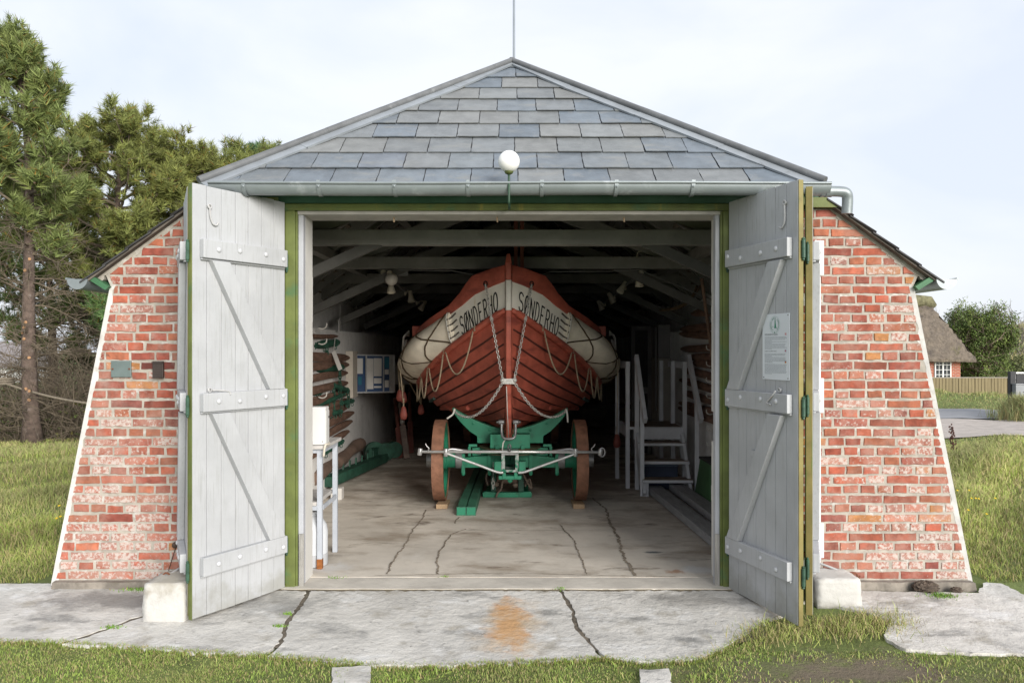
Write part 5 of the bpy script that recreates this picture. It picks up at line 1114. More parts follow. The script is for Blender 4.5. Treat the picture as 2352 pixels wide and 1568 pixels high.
# notice on the right door
def QN(u, z, n=0.): return QR(u, z, TR / 2 + n)
uc = lambda px: WR * (px - 1672) / (1835 - 1672)
sn = thing('notice_board', 'white printed information notice with a green emblem nailed to the right door', 'notice', QN(.55, 1.5)); 
u0, u1, z0, z1 = .400, .673, 1.459, 1.872
def npan(mb, a, b_, za, zb, n0, n1): mb.add([QN(u, z, n) for n in (n0, n1) for u, z in ((a, za), (b_, za), (b_, zb), (a, zb))], [(0, 3, 2, 1), (4, 5, 6, 7), (0, 1, 5, 4), (1, 2, 6, 5), (2, 3, 7, 6), (3, 0, 4, 7)])
OFF = .0065
m_ = MB(); npan(m_, u0, u1, z0, z1, OFF - .004, OFF); m_.build('panel', mat('notice_white', (.68, .72, .76), .35, .02, 5, 0), sn)
W_ = u1 - u0; H_ = z1 - z0; fx = lambda t: u1 - W_ * t                      # the notice reads left to right from the hinge-far side
# reading direction: seen from the front the hinge side is on the left
fx = lambda t: u0 + W_ * t
fz = lambda t: z1 - H_ * t
def ntext(word, size, tx, tz, m, align='LEFT', tw=.5):
    vs, fs = text2d(word, size, align); sx = tw * W_ / max(v[0] for v in vs); mm = MB(); mm.add([QN(fx(tx) + x * sx, fz(tz) + y, OFF + .0008) for x, y in vs], fs); return mm
INKG = mat('notice_ink', (.10, .11, .12), .7, 0, 5, 0); GRN = mat('emblem_green', (.02, .22, .13), .7, 0, 5, 0); LINE = mat('fine_print', (.36, .39, .42), .7, 0, 5, 0)
mm = ntext('REDNINGSSTATIONEN', .0150, .09, .325, INKG, tw=.49)
heads = []
for w, t, s_ in (('SØNDERHO OLD LIFEBOAT STATION', .575, .0085), ('Die Rettungsstation', .742, .0085)):
    heads.append(ntext(w, s_, .09, t, INKG, tw=.45 if t < .7 else .30))
heads.append(mm)
for hd in heads: hd.build('heading', INKG, sn)
m_ = MB(); random.seed(5)
for a, n_, short in ((.350, 11, (3, 5, 10)), (.605, 7, (2,)), (.765, 9, (8,))):
    for k in range(n_):
        t = a + .0178 * k; x = .09; end = .36 if k in short else random.uniform(.84, .92)
        while x < end:
            w = min(random.uniform(.03, .10), end - x); npan(m_, fx(x), fx(x + w), fz(t + .0075), fz(t), OFF + .0002, OFF + .0008); x += w + .012
m_.build('fine_print', LINE, sn)
m_ = MB(); ec = (.47, .165); ring = 'FONDEN GAMLE SØNDERHO'
vs_, q = [], MB()
for i, chh in enumerate(ring):
    a = R(-128 - 90 + 360 * 0) if 0 else R(232 - 284 * i / (len(ring) - 1)); vs, fs = text2d(chh, .0150, 'CENTER'); cu, cz = fx(ec[0]) + .0425 * math.cos(a), fz(ec[1]) + .043 * math.sin(a); ro = a - PI / 2
    if fs: q.add([QN(cu + (x * math.cos(ro) - (y - .006) * math.sin(ro)), cz + (x * math.sin(ro) + (y - .006) * math.cos(ro)), OFF + .0008) for x, y in vs], fs)
for r0_, r1_ in ((.0345, .0352), (.0525, .0533)):
    for k in range(40):
        a0, a1 = 2 * PI * k / 40, 2 * PI * (k + 1) / 40; q.add([QN(fx(ec[0]) + r * math.cos(a), fz(ec[1]) + r * math.sin(a), OFF + .0008) for r, a in ((r0_, a0), (r1_, a0), (r1_, a1), (r0_, a1))], [(0, 1, 2, 3)])
fig = [(-.004, .022), (.004, .022), (.005, .012), (.008, -.004), (.011, -.022), (-.010, -.022), (-.006, -.004), (-.005, .012)]
q.add([QN(fx(ec[0]) + .004 + x, fz(ec[1]) + y, OFF + .0008) for x, y in fig], [tuple(range(8))])
q.add([QN(fx(ec[0]) + .004 + .005 * math.cos(2 * PI * k / 12), fz(ec[1]) + .026 + .005 * math.sin(2 * PI * k / 12), OFF + .0008) for k in range(12)], [tuple(range(12))])
for dx, dy, w in ((-.018, -.012, .006), (.0, -.048, .008), (.016, -.044, .004), (-.018, -.044, .004), (.018, -.020, .005)): q.add([QN(fx(ec[0]) + dx + a * w, fz(ec[1]) + dy + c_ * w, OFF + .0008) for a, c_ in ((-.5, -.5), (.5, -.5), (.5, .5), (-.5, .5))], [(0, 1, 2, 3)])
q.build('emblem', GRN, sn)
def flag(t, cols, name):
    for k, (col, a, b_, za, zb) in enumerate(cols):
        mm = MB(); npan(mm, fx(.84) + .014 * a, fx(.84) + .014 * b_, fz(t) + .012 * za, fz(t) + .012 * zb, OFF + .0002, OFF + .0008 + .0003 * k); mm.build(name, mat('ink_' + col, {'red': (.5, .02, .03), 'white': (.7, .7, .7), 'black': (.015, .015, .015), 'gold': (.6, .4, .02), 'blue': (.02, .03, .25)}[col], .6, 0, 5, 0), sn)
flag(.325, (('red', 0, 1, 0, 1), ('white', .3, .44, 0, 1), ('white', 0, 1, .43, .57)), 'danish_flag')
flag(.575, (('blue', 0, 1, 0, 1), ('white', .35, .65, 0, 1), ('white', 0, 1, .3, .7), ('red', .43, .57, 0, 1), ('red', 0, 1, .42, .58)), 'british_flag')
flag(.742, (('black', 0, 1, .67, 1), ('red', 0, 1, .33, .665), ('gold', 0, 1, 0, .328)), 'german_flag')
m_ = MB()
for u, z in ((.05, .03), (.95, .03), (.05, .97), (.95, .97)): m_.lathe([(.004, 0), (.003, .002), (.001, .003)], QN(fx(u), fz(z), OFF), QN(0, 0, 1) - QN(0, 0, 0), 8)
m_.split('nail', mat('dark_lock'), sn)

# ------------------------------------------------------------------ road side, cottage and gate on the right
GZ = -.5
WOODF = mat('fence_boards', (.215, .175, .095), .85, .18, 2, .2, 20, stretch=(9, 9, .6), spots=[((.14, .12, .07), 3, .6, .8, (8, 8, .5))])
fe = thing('board_fence', 'low fence of vertical brown boards in front of the thatched cottage', 'fence', (17, 25.7, -.6))
m_ = MB(); x = 10.5
while x < 21.2: w = .115 + random.uniform(-.004, .004); m_.box((x, 25.7 + random.uniform(-.01, .01), -.75), (x + w, 25.725 + random.uniform(0, .02), .455 + random.uniform(-.008, .008))); x += w + .018
m_.build('boards', WOODF, fe); m_ = MB(); m_.box((10.5, 25.68, .4555), (21.2, 25.76, .485)); m_.build('cap_rail', mat('fence_cap', (.34, .31, .26), .8, .1, 3, .1), fe)
m_ = MB(); m_.box((10.5, 25.75, -.7), (21.2, 25.79, .40)); m_.build('backing', WOODF, fe)
DK = mat('charcoal_boards', (.022, .023, .026), .6, .15, 4, .08)
gp = thing('gate_screen', 'black boarded gate post at the road edge', 'gate post', P(2338, 950, 18.0)); a = P(2321, 955, 18.0)
m_ = MB(); m_.box((a.x, 18.0, GZ - .15), (a.x + .16, 18.14, .95)); m_.build('post', DK, gp, bevel=.01)
m_ = MB(); m_.box((a.x + .20, 18.03, GZ - .1), (a.x + 1.9, 18.10, .88)); m_.build('screen_boards', DK, gp, bevel=.01); m_ = MB(); m_.box((a.x + .161, 18.05, GZ), (a.x + .199, 18.08, .9)); m_.box((a.x + .17, 18.0, .885), (a.x + 1.9, 18.12, .93)); m_.build('steel_trim', STEEL, gp)
mbx = thing('mailbox', 'grey steel mailbox with house number 13 on the black gate post', 'mailbox', (a.x + .35, 17.9, .4)); m_ = MB(); m_.box((a.x + .03, 17.80, .13), (a.x + .78, 17.99, .55)); m_.build('box_body', mat('mailbox_steel', (.17, .18, .19), .45, .08, 5, .03, metal=.5), mbx, bevel=.012); m_ = MB(); m_.box((a.x + .02, 17.78, .5505), (a.x + .79, 18.0, .585)); m_.build('lid', mat('mailbox_steel'), mbx, bevel=.008)
vs, fs = text2d('13', .26); m_ = MB(); m_.add([(a.x + .09 + x, 17.797, .165 + y) for x, y in vs], fs); m_.build('number', INK, mbx)
# cottage
ct = thing('thatched_cottage', 'red brick cottage with steep mossy thatched roof and white window', 'building', (24, 40, -1)); CB = mat('cottage_brick', (.36, .10, .055), .9, .15, 3, .3, 30)
nt = CB.node_tree; br = nt.nodes.new('ShaderNodeTexBrick'); br.inputs['Scale'].default_value = 1; br.inputs['Brick Width'].default_value = .26; br.inputs['Row Height'].default_value = .09; br.inputs['Mortar Size'].default_value = .010
for k, c in (('Color1', (.40, .10, .05, 1)), ('Color2', (.30, .075, .045, 1)), ('Mortar', (.42, .36, .30, 1))): br.inputs[k].default_value = c
tcn = nt.nodes.new('ShaderNodeTexCoord'); cmb = nt.nodes.new('ShaderNodeMapping'); cmb.inputs['Rotation'].default_value = (R(90), 0, 0); nt.links.new(tcn.outputs['Object'], cmb.inputs['Vector']); nt.links.new(cmb.outputs['Vector'], br.inputs['Vector']); nt.links.new(br.outputs['Color'], nt.nodes['Principled BSDF'].inputs['Base Color'])
YC = 39.66; s_ = sc(YC)
q = lambda px, py: P(px, py, YC)
m_ = MB(); r_ = q(2206, 823).x; m_.box((12.4, YC, -1.6), (r_, YC + 6, q(0, 818).z)); m_.build('wall', CB, ct)
TH = mat('thatch', (.165, .135, .105), .95, .25, 6, .8, 9, bdist=.10, stretch=(1, 1, .5), spots=[((.085, .07, .06), 2.2, .5, .7), ((.23, .20, .15), 3.2, .58, .76), ((.13, .125, .05), 1.1, .60, .78)])
ez, rz = q(0, 825).z, P(0, 697, YC + 3).z; ex = q(2230, 0).x; rx = P(2142, 0, YC + 3).x
# thatched slopes as a bumpy shell
m_ = MB(); nu, nv = 60, 30
def th(u, v):                                    # u along the eave, v up the slope
    xe = lerp(12, ex, u); xr_ = lerp(12, rx - .3, u); x = lerp(xe, xr_, v); y = lerp(YC - .55, YC + 3.0, v); z = lerp(ez, rz, v) + .10 * math.sin(v * 3.1)
    n = .05 * math.sin(u * 210 + v * 37) * math.sin(v * 60 + u * 90) + random.uniform(-.05, .05); return Vector((x + n * .6, y - n, z + n))
gv = [[th(u / nu, v / nv) for v in range(nv + 1)] for u in range(nu + 1)]
vs = [p for row in gv for p in row]; m_.add(vs, [(i * (nv + 1) + j, (i + 1) * (nv + 1) + j, (i + 1) * (nv + 1) + j + 1, i * (nv + 1) + j + 1) for i in range(nu) for j in range(nv)])
def th2(u, v):                                   # hipped end
    yb_ = lerp(YC - .55, YC + 6.5, u); x = lerp(ex, rx - .3, v); y = lerp(yb_, YC + 3.0, v); n = random.uniform(-.05, .05) if 0 < u < 1 else 0; return Vector((x + n, y, lerp(ez, rz, v) + .1 * math.sin(v * 3.1)))
m_.grid(lambda u, v: th2(u, v), [k / 20 for k in range(21)], [k / 20 for k in range(21)])
m_.grid(lambda u, v: Vector((lerp(12, ex, u), lerp(YC - .55, YC + .6, v), ez - .14 * (1 - v) + random.uniform(-.012, .012))), [k / 60 for k in range(61)], [0, .5, 1]); m_.grid(lambda u, v: Vector((lerp(12, ex, u), YC - .55, ez - .14 * v + random.uniform(-.015, .015))), [k / 60 for k in range(61)], [0, 1])
rf = m_.build('thatch_roof', TH, ct, smooth=True)
m_ = MB(); m_.tube([(12, YC + 3.0, rz + .12), (rx - 1, YC + 3.0, rz + .14), (rx - .25, YC + 3.0, rz + .08), (rx + .05, YC + 3.0, rz - .22)], [.42, .42, .40, .25], 12); m_.build('turf_ridge', mat('turf_ridge', (.17, .16, .09), .95, .3, 4, .8, 8, bdist=.1), rf, smooth=True)
a, c = q(2146, 858 + 18), q(2184, 825); WFm = mat('white_window_paint', (.72, .72, .70), .5, .03, 5, 0)
wn = MB(); w = c.x - a.x
for x0, x1 in ((0, .07), (.46, .54), (.93, 1)): wn.box((a.x + w * x0, YC - .06, a.z), (a.x + w * x1, YC - .002, c.z))
for t0, t1 in ((.0, .06), (.94, 1)): wn.box((a.x, YC - .05, lerp(a.z, c.z, t0)), (c.x, YC - .003, lerp(a.z, c.z, t1)))
for x0 in (.255, .725): wn.box((a.x + w * x0, YC - .045, a.z), (a.x + w * (x0 + .025), YC - .004, c.z))
for t in (.30, .52, .74): wn.box((a.x, YC - .042, lerp(a.z, c.z, t)), (c.x, YC - .005, lerp(a.z, c.z, t + .022)))
wno = wn.build('window', WFm, ct); g = MB(); g.box((a.x, YC - .02, a.z), (c.x, YC - .006, c.z)); g.build('pane', mat('dark_pane', (.03, .035, .04), .08, .05, 3, 0, spec=.6), wno)
m_ = MB(); m_.box((20, 60, -.5), (26.9, 66, 3.0)); m_.prism([(19.6, 2.9), (27.2, 2.9), (23.4, 5.2)], 59.9, 66, n=(0, 1, 0)) if 0 else None
# glimpse of a white house between the pines on the far left
fh = thing('white_farmhouse', 'white house glimpsed between the pine trunks at the far left', 'building', P(-10, 880, 40)); a, c = P(-60, 885, 40), P(14, 845, 40)
MB().box((a.x, 40, -1.2), (c.x, 45, c.z)).build('wall', mat('farm_white', (.7, .69, .68), .8, .04, 4, .05), fh)
m_ = MB(); m_.prism([(39.7, c.z), (45.3, c.z), (42.5, c.z + 1.6)], a.x - .3, c.x + .3, u=(0, 1, 0), v=(0, 0, 1), n=(1, 0, 0)); m_.build('roof', mat('farm_roof', (.22, .2, .2), .8, .1, 4, .1), fh)
# ------------------------------------------------------------------ terrain, road, paths
def hT(x, y):
    x = np.asarray(x, float); y = np.asarray(y, float)
    z = -.026 + .045 * np.clip(y, -3, 0)
    z = z - .42 * smooth(4, 18, y) * smooth(2, 8, np.abs(x)) + 0 * x
    z = z + .42 * np.exp(-((y - 23.6) / 1.6) ** 2) * smooth(8, 13, x) * (1 - smooth(19, 23, x)) * (.8 + .25 * np.sin(x * .9))
    z = z + 4.3 * np.exp(-((x - 60) / 13) ** 2 - ((y - 76) / 14) ** 2) + 2.4 * np.exp(-((x - 75) / 20) ** 2 - ((y - 70) / 12) ** 2)
    z = z + .8 * np.exp(-((x - 45) / 14) ** 2 - ((y - 62) / 8) ** 2)
    z = z + .03 * np.sin(x * 1.3 + y * .7) * smooth(4, 8, np.abs(x)) + .02 * np.sin(x * 3.1 - y * 2.3) * smooth(3.6, 5, np.abs(x))
    z = z + .03 * np.sin(x * 5.1 + 1) * np.sin(y * 4.3) * smooth(-1.0, -1.6, y) * (np.abs(x) < 6)
    return z
GRASSM = mat('grass_ground', (.12, .15, .042), .95, .3, 1.6, .6, 30, bdist=.02, spots=[((.16, .13, .065), 1.1, .56, .76), ((.075, .058, .04), 3.5, .66, .80), ((.07, .10, .02), 5, .55, .8)])
region_stain(GRASSM, (.15, .12, .088), (1.85, -1.25, 0), (1.0, .30, 2), .95, 5); region_stain(GRASSM, (.10, .075, .05), (3.3, .5, 0), (.6, .25, 2), .8, 4); region_stain(GRASSM, (.14, .11, .08), (1.2, -1.42, 0), (.5, .2, 2), .8, 4)
region_stain(GRASSM, (.11, .085, .05), (-10, 12, 0), (7, 7, 3), .6, 1.2)
def axis(parts):
    out = []
    for a, c, n in parts: out += list(np.linspace(a, c, n, endpoint=False))
    return np.array(out + [parts[-1][1]])
gx = axis([(-220, -40, 12), (-40, -12, 20), (-12, -4, 26), (-4, 4, 26), (4, 12, 26), (12, 30, 40), (30, 100, 50), (100, 260, 12)]); gy = axis([(-30, -4, 10), (-4, 1, 26), (1, 14, 40), (14, 34, 60), (34, 100, 50), (100, 400, 14)])
X, Y = np.meshgrid(gx, gy, indexing='ij'); Z = hT(X, Y); V = np.stack([X, Y, Z], -1).reshape(-1, 3); ny = len(gy)
I = (np.arange(len(gx) - 1)[:, None] * ny + np.arange(ny - 1)[None]).ravel(); T = np.concatenate([np.stack([I, I + ny, I + ny + 1], -1), np.stack([I, I + ny + 1, I + 1], -1)])
props(mesh_np('ground', V, T, GRASSM, smooth=True), kind='structure')
def strip(name, m, xs, ylo, yhi, dz):
    m_ = MB(); m_.grid(lambda x, t: Vector((x, lerp(ylo(x), yhi(x), t), float(hT(x, lerp(ylo(x), yhi(x), t))) + dz)), xs, [k / 12 for k in range(13)]); return props(m_.build(name, m, smooth=True), kind='structure')
strip('road', mat('asphalt', (.28, .28, .29), .9, .08, 2, .2, 60), np.linspace(2, 70, 120), lambda x: 17.4, lambda x: 20.6, .035)
GRAV = mat('gravel', (.44, .39, .35), .95, .15, 3, .6, 30, bdist=.02, spots=[((.45, .42, .39), 25, .55, .75), ((.22, .19, .165), 18, .62, .8), ((.12, .13, .04), 1.4, .64, .74)])
strip('gravel_path', GRAV, np.linspace(6, 70, 110), lambda x: 10.4 + .35 * math.sin(x * .7) - .05 * (x - 9), lambda x: 17.1 + .25 * math.sin(x * 1.1), .025)

# ------------------------------------------------------------------ grass
def leafy(name, col, rough=.7, trans=.0): return mat(name, tint=True, rough=rough, var=.1, scale=3, bump=0)
BLADE = leafy('grass_blade', None)
def blades(name, P0, Hh, W_, lean, cols, label=None, parent=None, kind='stuff'):
    n = len(P0); az = RNG.uniform(0, 2 * PI, n); la = RNG.uniform(0, 2 * PI, n); d = np.stack([np.cos(az), np.sin(az), 0 * az], -1); l = np.stack([np.cos(la), np.sin(la), 0 * la], -1) * (lean * RNG.uniform(.2, 1, n))[:, None]
    up = np.array([0, 0, 1.]); H_ = Hh[:, None]; w = W_[:, None] / 2
    mid = P0 + (up * .55 + l * .35) * H_; tip = P0 + (up * .93 + l) * H_ * np.array([1, 1, 1]) - up * (H_ * (lean[:, None] if np.ndim(lean) else lean) * .18)
    V = np.stack([P0 - d * w, P0 + d * w, mid - d * w * .75, mid + d * w * .75, tip], 1).reshape(-1, 3); b = (np.arange(n) * 5)[:, None]
    T = np.concatenate([b + [[0, 1, 3]], b + [[0, 3, 2]], b + [[2, 3, 4]]], 1).reshape(-1, 3); C = np.repeat(cols, 3, 0)
    o = mesh_np(name, V, T, BLADE, parent, C); 
    return props(o, label, None, None, kind) if kind else o
def gcol(n, dry=.25, base=(.10, .15, .030)):
    c = np.array(base) * 1.75 * RNG.uniform(.6, 1.35, (n, 1)) * np.array([1, 1, 1]) + RNG.uniform(-.01, .02, (n, 3)) * np.array([1, .6, .2]); k = RNG.random(n) < dry
    c[k] = np.array([.36, .30, .14]) * RNG.uniform(.6, 1.25, (k.sum(), 1)); return np.clip(c, .005, 1)
def clump(x, y, s, seed=0): return .5 + .25 * (np.sin(x * s + seed) * np.cos(y * s * 1.2 - seed) + np.sin(x * s * 2.3 - y * s * 1.7 + seed * 2))
# mown strip in front of the apron
_pts = []
n = 320000; x = RNG.uniform(-4.6, 4.6, n); y = RNG.uniform(-2.4, -.45, n)
edge_px = np.array([[-200, 1462], [0, 1472], [140, 1474], [250, 1482], [360, 1490], [520, 1500], [606, 1503], [720, 1515], [860, 1526], [1000, 1526], [1200, 1522], [1380, 1509], [1480, 1518], [1600, 1513], [1655, 1491], [1700, 1463], [1760, 1426], [1800, 1412], [1850, 1400], [1905, 1388], [1990, 1408], [2045, 1430], [2035, 1462], [2080, 1492], [2200, 1500], [2380, 1502], [2600, 1480]])
eg = np.array([list(G(a, c))[:2] for a, c in edge_px]); ye = np.interp(x, eg[:, 0], eg[:, 1]) + .035 * np.sin(x * 23) + .02 * np.sin(x * 61 + 1)
dens = clump(x, y, 5, 1.3); bare = 1.1 * np.exp(-((x - 1.8) / .75) ** 2 - ((y + 1.24) / .19) ** 2) + .8 * np.exp(-((x - 1.1) / .5) ** 2 - ((y + 1.5) / .1) ** 2) + .7 * np.exp(-((x + .95) / .16) ** 2 - ((y + 1.3) / .3) ** 2) + .7 * np.exp(-((x - .72) / .12) ** 2 - ((y + 1.35) / .3) ** 2)
keep = (y < ye + .012) & (RNG.random(n) < np.clip(.35 + dens * .9, 0, 1)) & (RNG.random(n) > bare * 1.1) & ~((x > 1.45) & (x < 2.5) & (y > -1.0))
x, y = x[keep], y[keep]; n = len(x)
hgt = .011 + .021 * clump(x, y, 7, .4) * RNG.uniform(.5, 1.5, n); hgt *= 1 + 1.3 * (RNG.random(n) < .02)
_cl = clump(x, y, 3.1, 7)[:, None]; _lc = gcol(n, .28, (.135, .195, .036)); _lc = _lc * (1 - .5 * _cl) + np.array([.27, .235, .11]) * .5 * _cl * RNG.uniform(.7, 1.2, (n, 1))
blades('lawn_grass', np.stack([x, y, hT(x, y) - .004], -1), hgt, RNG.uniform(.003, .0055, n), RNG.uniform(.3, 1.5, n), _lc, 'short mown grass in front of the concrete apron')
k = 9000; xe = RNG.uniform(-3.4, 1.6, k); ye2 = np.interp(xe, eg[:, 0], eg[:, 1]) + RNG.uniform(-.03, .035, k) * np.abs(np.sin(xe * 17 + 2 * np.sin(xe * 5))); blades('lawn_edge_grass', np.stack([xe, ye2, hT(xe, ye2) - .002], -1), RNG.uniform(.018, .05, k), RNG.uniform(.003, .005, k), RNG.uniform(.4, 1.6, k), gcol(k, .35, (.125, .17, .034)), 'ragged grass creeping over the edge of the apron')
# long pale tuft round the right door stop
n = 3600; cx = RNG.choice([1.72, 1.95, 2.15, 2.35, 1.55, 2.0, 2.25, 1.45], n, p=[.12, .16, .18, .14, .10, .12, .10, .08]); x = cx + RNG.normal(0, .11, n); y = -.66 - .25 * (2.1 - x) + RNG.normal(0, .10, n)
k = (y > -1.05) & (y < -.40) & ~((x > 1.72) & (x < 2.12) & (y > -.5)); x, y = x[k], y[k]; n = len(x)
blades('tall_tuft_grass', np.stack([x, y, hA(-.6) - .02 + 0 * x], -1), RNG.uniform(.015, .085, n) * (1 + 1.2 * (RNG.random(n) < .06)), RNG.uniform(.0025, .0045, n), RNG.uniform(.4, 1.7, n), gcol(n, .5, (.17, .20, .05)), 'long pale grass growing through the apron at the right door')
# meadow both sides
def wedge(sg, n, near, far, r0=.42, r1=1.0):
    t = RNG.random(n); d = near * (far / near) ** t; x = sg * d * RNG.uniform(r0, r1, n); y = d + CAMY; return x, y
for sg, lab, nn in ((1, 'long windblown meadow grass to the right of the boathouse', 190000), (-1, 'rough grass on the left between the boathouse and the pines', 190000)):
    x, y = wedge(sg, nn, 4.6, 21); d = y - CAMY
    ap = np.interp(x, eg[:, 0], eg[:, 1])
    k = ~((np.abs(x) < 3.42) & (y > -.12)) & ~((y > -1.35 if sg < 0 else y > -1.2) & (y < (.12 if sg < 0 else .14)) & (np.abs(x) < (4.7 if sg < 0 else 3.95))) & ~((y > 10.4 + .35 * np.sin(x * .7) - .05 * (x - 9)) & (sg > 0)) & (RNG.random(nn) < .35 + .8 * clump(x, y, 1.6, 2))
    x, y, d = x[k], y[k], d[k]; n = len(x)
    hg = (1 - .55 * smooth(6, 10, y)) * (.06 + .16 * clump(x, y, 1.1, 1) * smooth(.3, 2.5, y)) * RNG.uniform(.5, 1.5, n) * (1 if sg > 0 else .9)
    col = gcol(n, .40, (.150, .185, .042)) * (.6 + .85 * clump(x, y, 2.2, 9))[:, None]
    pale = np.clip(clump(x, y, .9, 5)[:, None] * 1.3 - .15, 0, 1) * smooth(-.5, 3, y)[:, None]; col = col * (1 - .45 * pale) + np.array([.32, .32, .15]) * .45 * pale
    blades('meadow_grass', np.stack([x, y, hT(x, y) - .01], -1), hg, .0035 * np.clip(d / 5, 1, 3) * RNG.uniform(.8, 1.5, n), RNG.uniform(.3, 1.5, n), col, lab)
# far verge and mound, dune grass
n = 26000; x = RNG.uniform(10, 27, n); y = RNG.uniform(20.7, 25.6, n); blades('mound_grass', np.stack([x, y, hT(x, y) - .02], -1), (.07 + .30 * clump(x, y, 1.2, 3) * smooth(22, 24.5, y)) * RNG.uniform(.5, 1.3, n), RNG.uniform(.012, .024, n), RNG.uniform(.3, 1.1, n), gcol(n, .42, (.14, .17, .055)), 'grass on the mound between road and fence')
n = 30000; x = RNG.uniform(30, 95, n); y = RNG.uniform(50, 84, n); k = hT(x, y) > .2; x, y = x[k], y[k]; n = len(x); blades('dune_grass', np.stack([x, y, hT(x, y) - .05], -1), RNG.uniform(.4, 1.1, n), RNG.uniform(.05, .10, n), RNG.uniform(.4, 1.2, n), gcol(n, .55, (.19, .19, .09)), 'pale marram grass on the dune behind the tree')
n = 5000; x = RNG.normal(15.15, .33, n); y = RNG.normal(16.9, .45, n); blades('marram_tuft', np.stack([x, y, hT(x, y) - .02 + .25 * np.exp(-((x - 15.15) / .4) ** 2)], -1), RNG.uniform(.25, .75, n), RNG.uniform(.008, .015, n), RNG.uniform(.4, 1.3, n), gcol(n, .4, (.17, .20, .08)), 'tuft of long marram grass in front of the black gate post')
# dead leaves, twigs and grit blown over the concrete
n = 420; x = RNG.uniform(-3.3, 3.3, n); y = -1.1 * RNG.random(n) ** .7 + .0; z = -.012 + .045 * np.minimum(y, 0); a = RNG.uniform(0, 6.28, n); l = RNG.uniform(.004, .016, n); w_ = l * RNG.uniform(.2, .6, n)
c0 = np.stack([x, y, z], -1); u = np.stack([np.cos(a), np.sin(a), RNG.uniform(-.1, .3, n)], -1) * l[:, None]; v = np.stack([-np.sin(a), np.cos(a), RNG.uniform(-.2, .2, n)], -1) * w_[:, None]
props(mesh_np('leaf_litter', np.stack([c0 - u, c0 - v, c0 + u, c0 + v + np.array([0, 0, .003])], 1).reshape(-1, 3), ((np.arange(n) * 4)[:, None] + np.array([[0, 1, 2, 0, 2, 3]])).reshape(-1, 3), BLADE, None, np.repeat(np.array([.16, .12, .08]) * RNG.uniform(.4, 1.8, (n, 1)), 2, 0)), 'scattered dead leaves and grit on the concrete apron', kind='stuff')
# moss and seedlings in cracks
for (px, py, w, nn) in ((1287, 1353, .022, 120), (1020, 1323, .02, 70), (768, 1326, .03, 90), (640, 1438, .02, 90), (262, 1440, .03, 100), (318, 1350, .06, 500), (2165, 1368, .05, 380), (660, 1410, .015, 60)):
    g = G(px, py); x = RNG.normal(g.x, w, nn); y = RNG.normal(g.y, w * .5, nn); blades('crack_weed', np.stack([x, y, -.016 + .045 * np.minimum(y, 0)], -1), RNG.uniform(.012, .035, nn), RNG.uniform(.004, .008, nn), RNG.uniform(.3, 1.2, nn), gcol(nn, .1, (.09, .17, .025)), 'small green weeds sprouting in cracks of the concrete')
def flower(px, py, d, label, grp):
    Yf = d; p = P(px, py, Yf); z0 = float(hT(p.x, Yf)); f = thing('hawkbit_flower', label, 'flower', (p.x, Yf, z0), grp); m_ = MB(); m_.tube([(p.x, Yf, z0), (p.x + .005, Yf, p.z)], .0025, 5); m_.build('stalk', mat('stalk_green', (.08, .12, .03), .8, .1, 5, 0), f); m_ = MB(); m_.lathe([(.003, -.004), (.011, .003), (.009, .005), (.003, .004)], p, (.1, -.5, 1), 10); m_.build('bloom', mat('yellow_bloom', (.60, .42, .02), .7, .1, 20, 0), f)
for px, py, d in ((136, 1161, 1.0), (130, 1190, .8), (139, 1186, .75)): flower(px, py, d, 'small yellow flower in the grass by the left wall', 'yellow flowers left of the boathouse')
for px, py, d in ((2199, 1126, 2.3), (2226, 1126, 2.35), (2231, 1144, 2.1), (2241, 1144, 2.1), (2248, 1145, 2.1), (2286, 1144, 2.2), (2224, 1171, 1.6), (2266, 1180, 1.5)): flower(px, py, d, 'small yellow flower in the long grass on the right', 'yellow flowers right of the boathouse')
dk = thing('dock_stalk', 'dry brown dock stalk standing at the edge of the meadow', 'plant', (P(2192, 1000, 6.5).x, 6.5, float(hT(5.8, 6.5)))); m_ = MB(); b0 = Vector(dk.location); tp = P(2185, 980, 6.5); m_.tube([b0, b0.lerp(tp, .5), tp], [.008, .007, .004], 6)
for k in range(46): t = RNG.uniform(.35, 1); p = b0.lerp(tp, t); m_.sphere(p + Vector((RNG.normal(0, .035 * (1.2 - t) + .01), RNG.normal(0, .02), RNG.normal(0, .02))), .014, 6, 4)
m_.build('seed_spike', mat('dock_brown', (.075, .032, .025), .9, .3, 20, .2), dk)

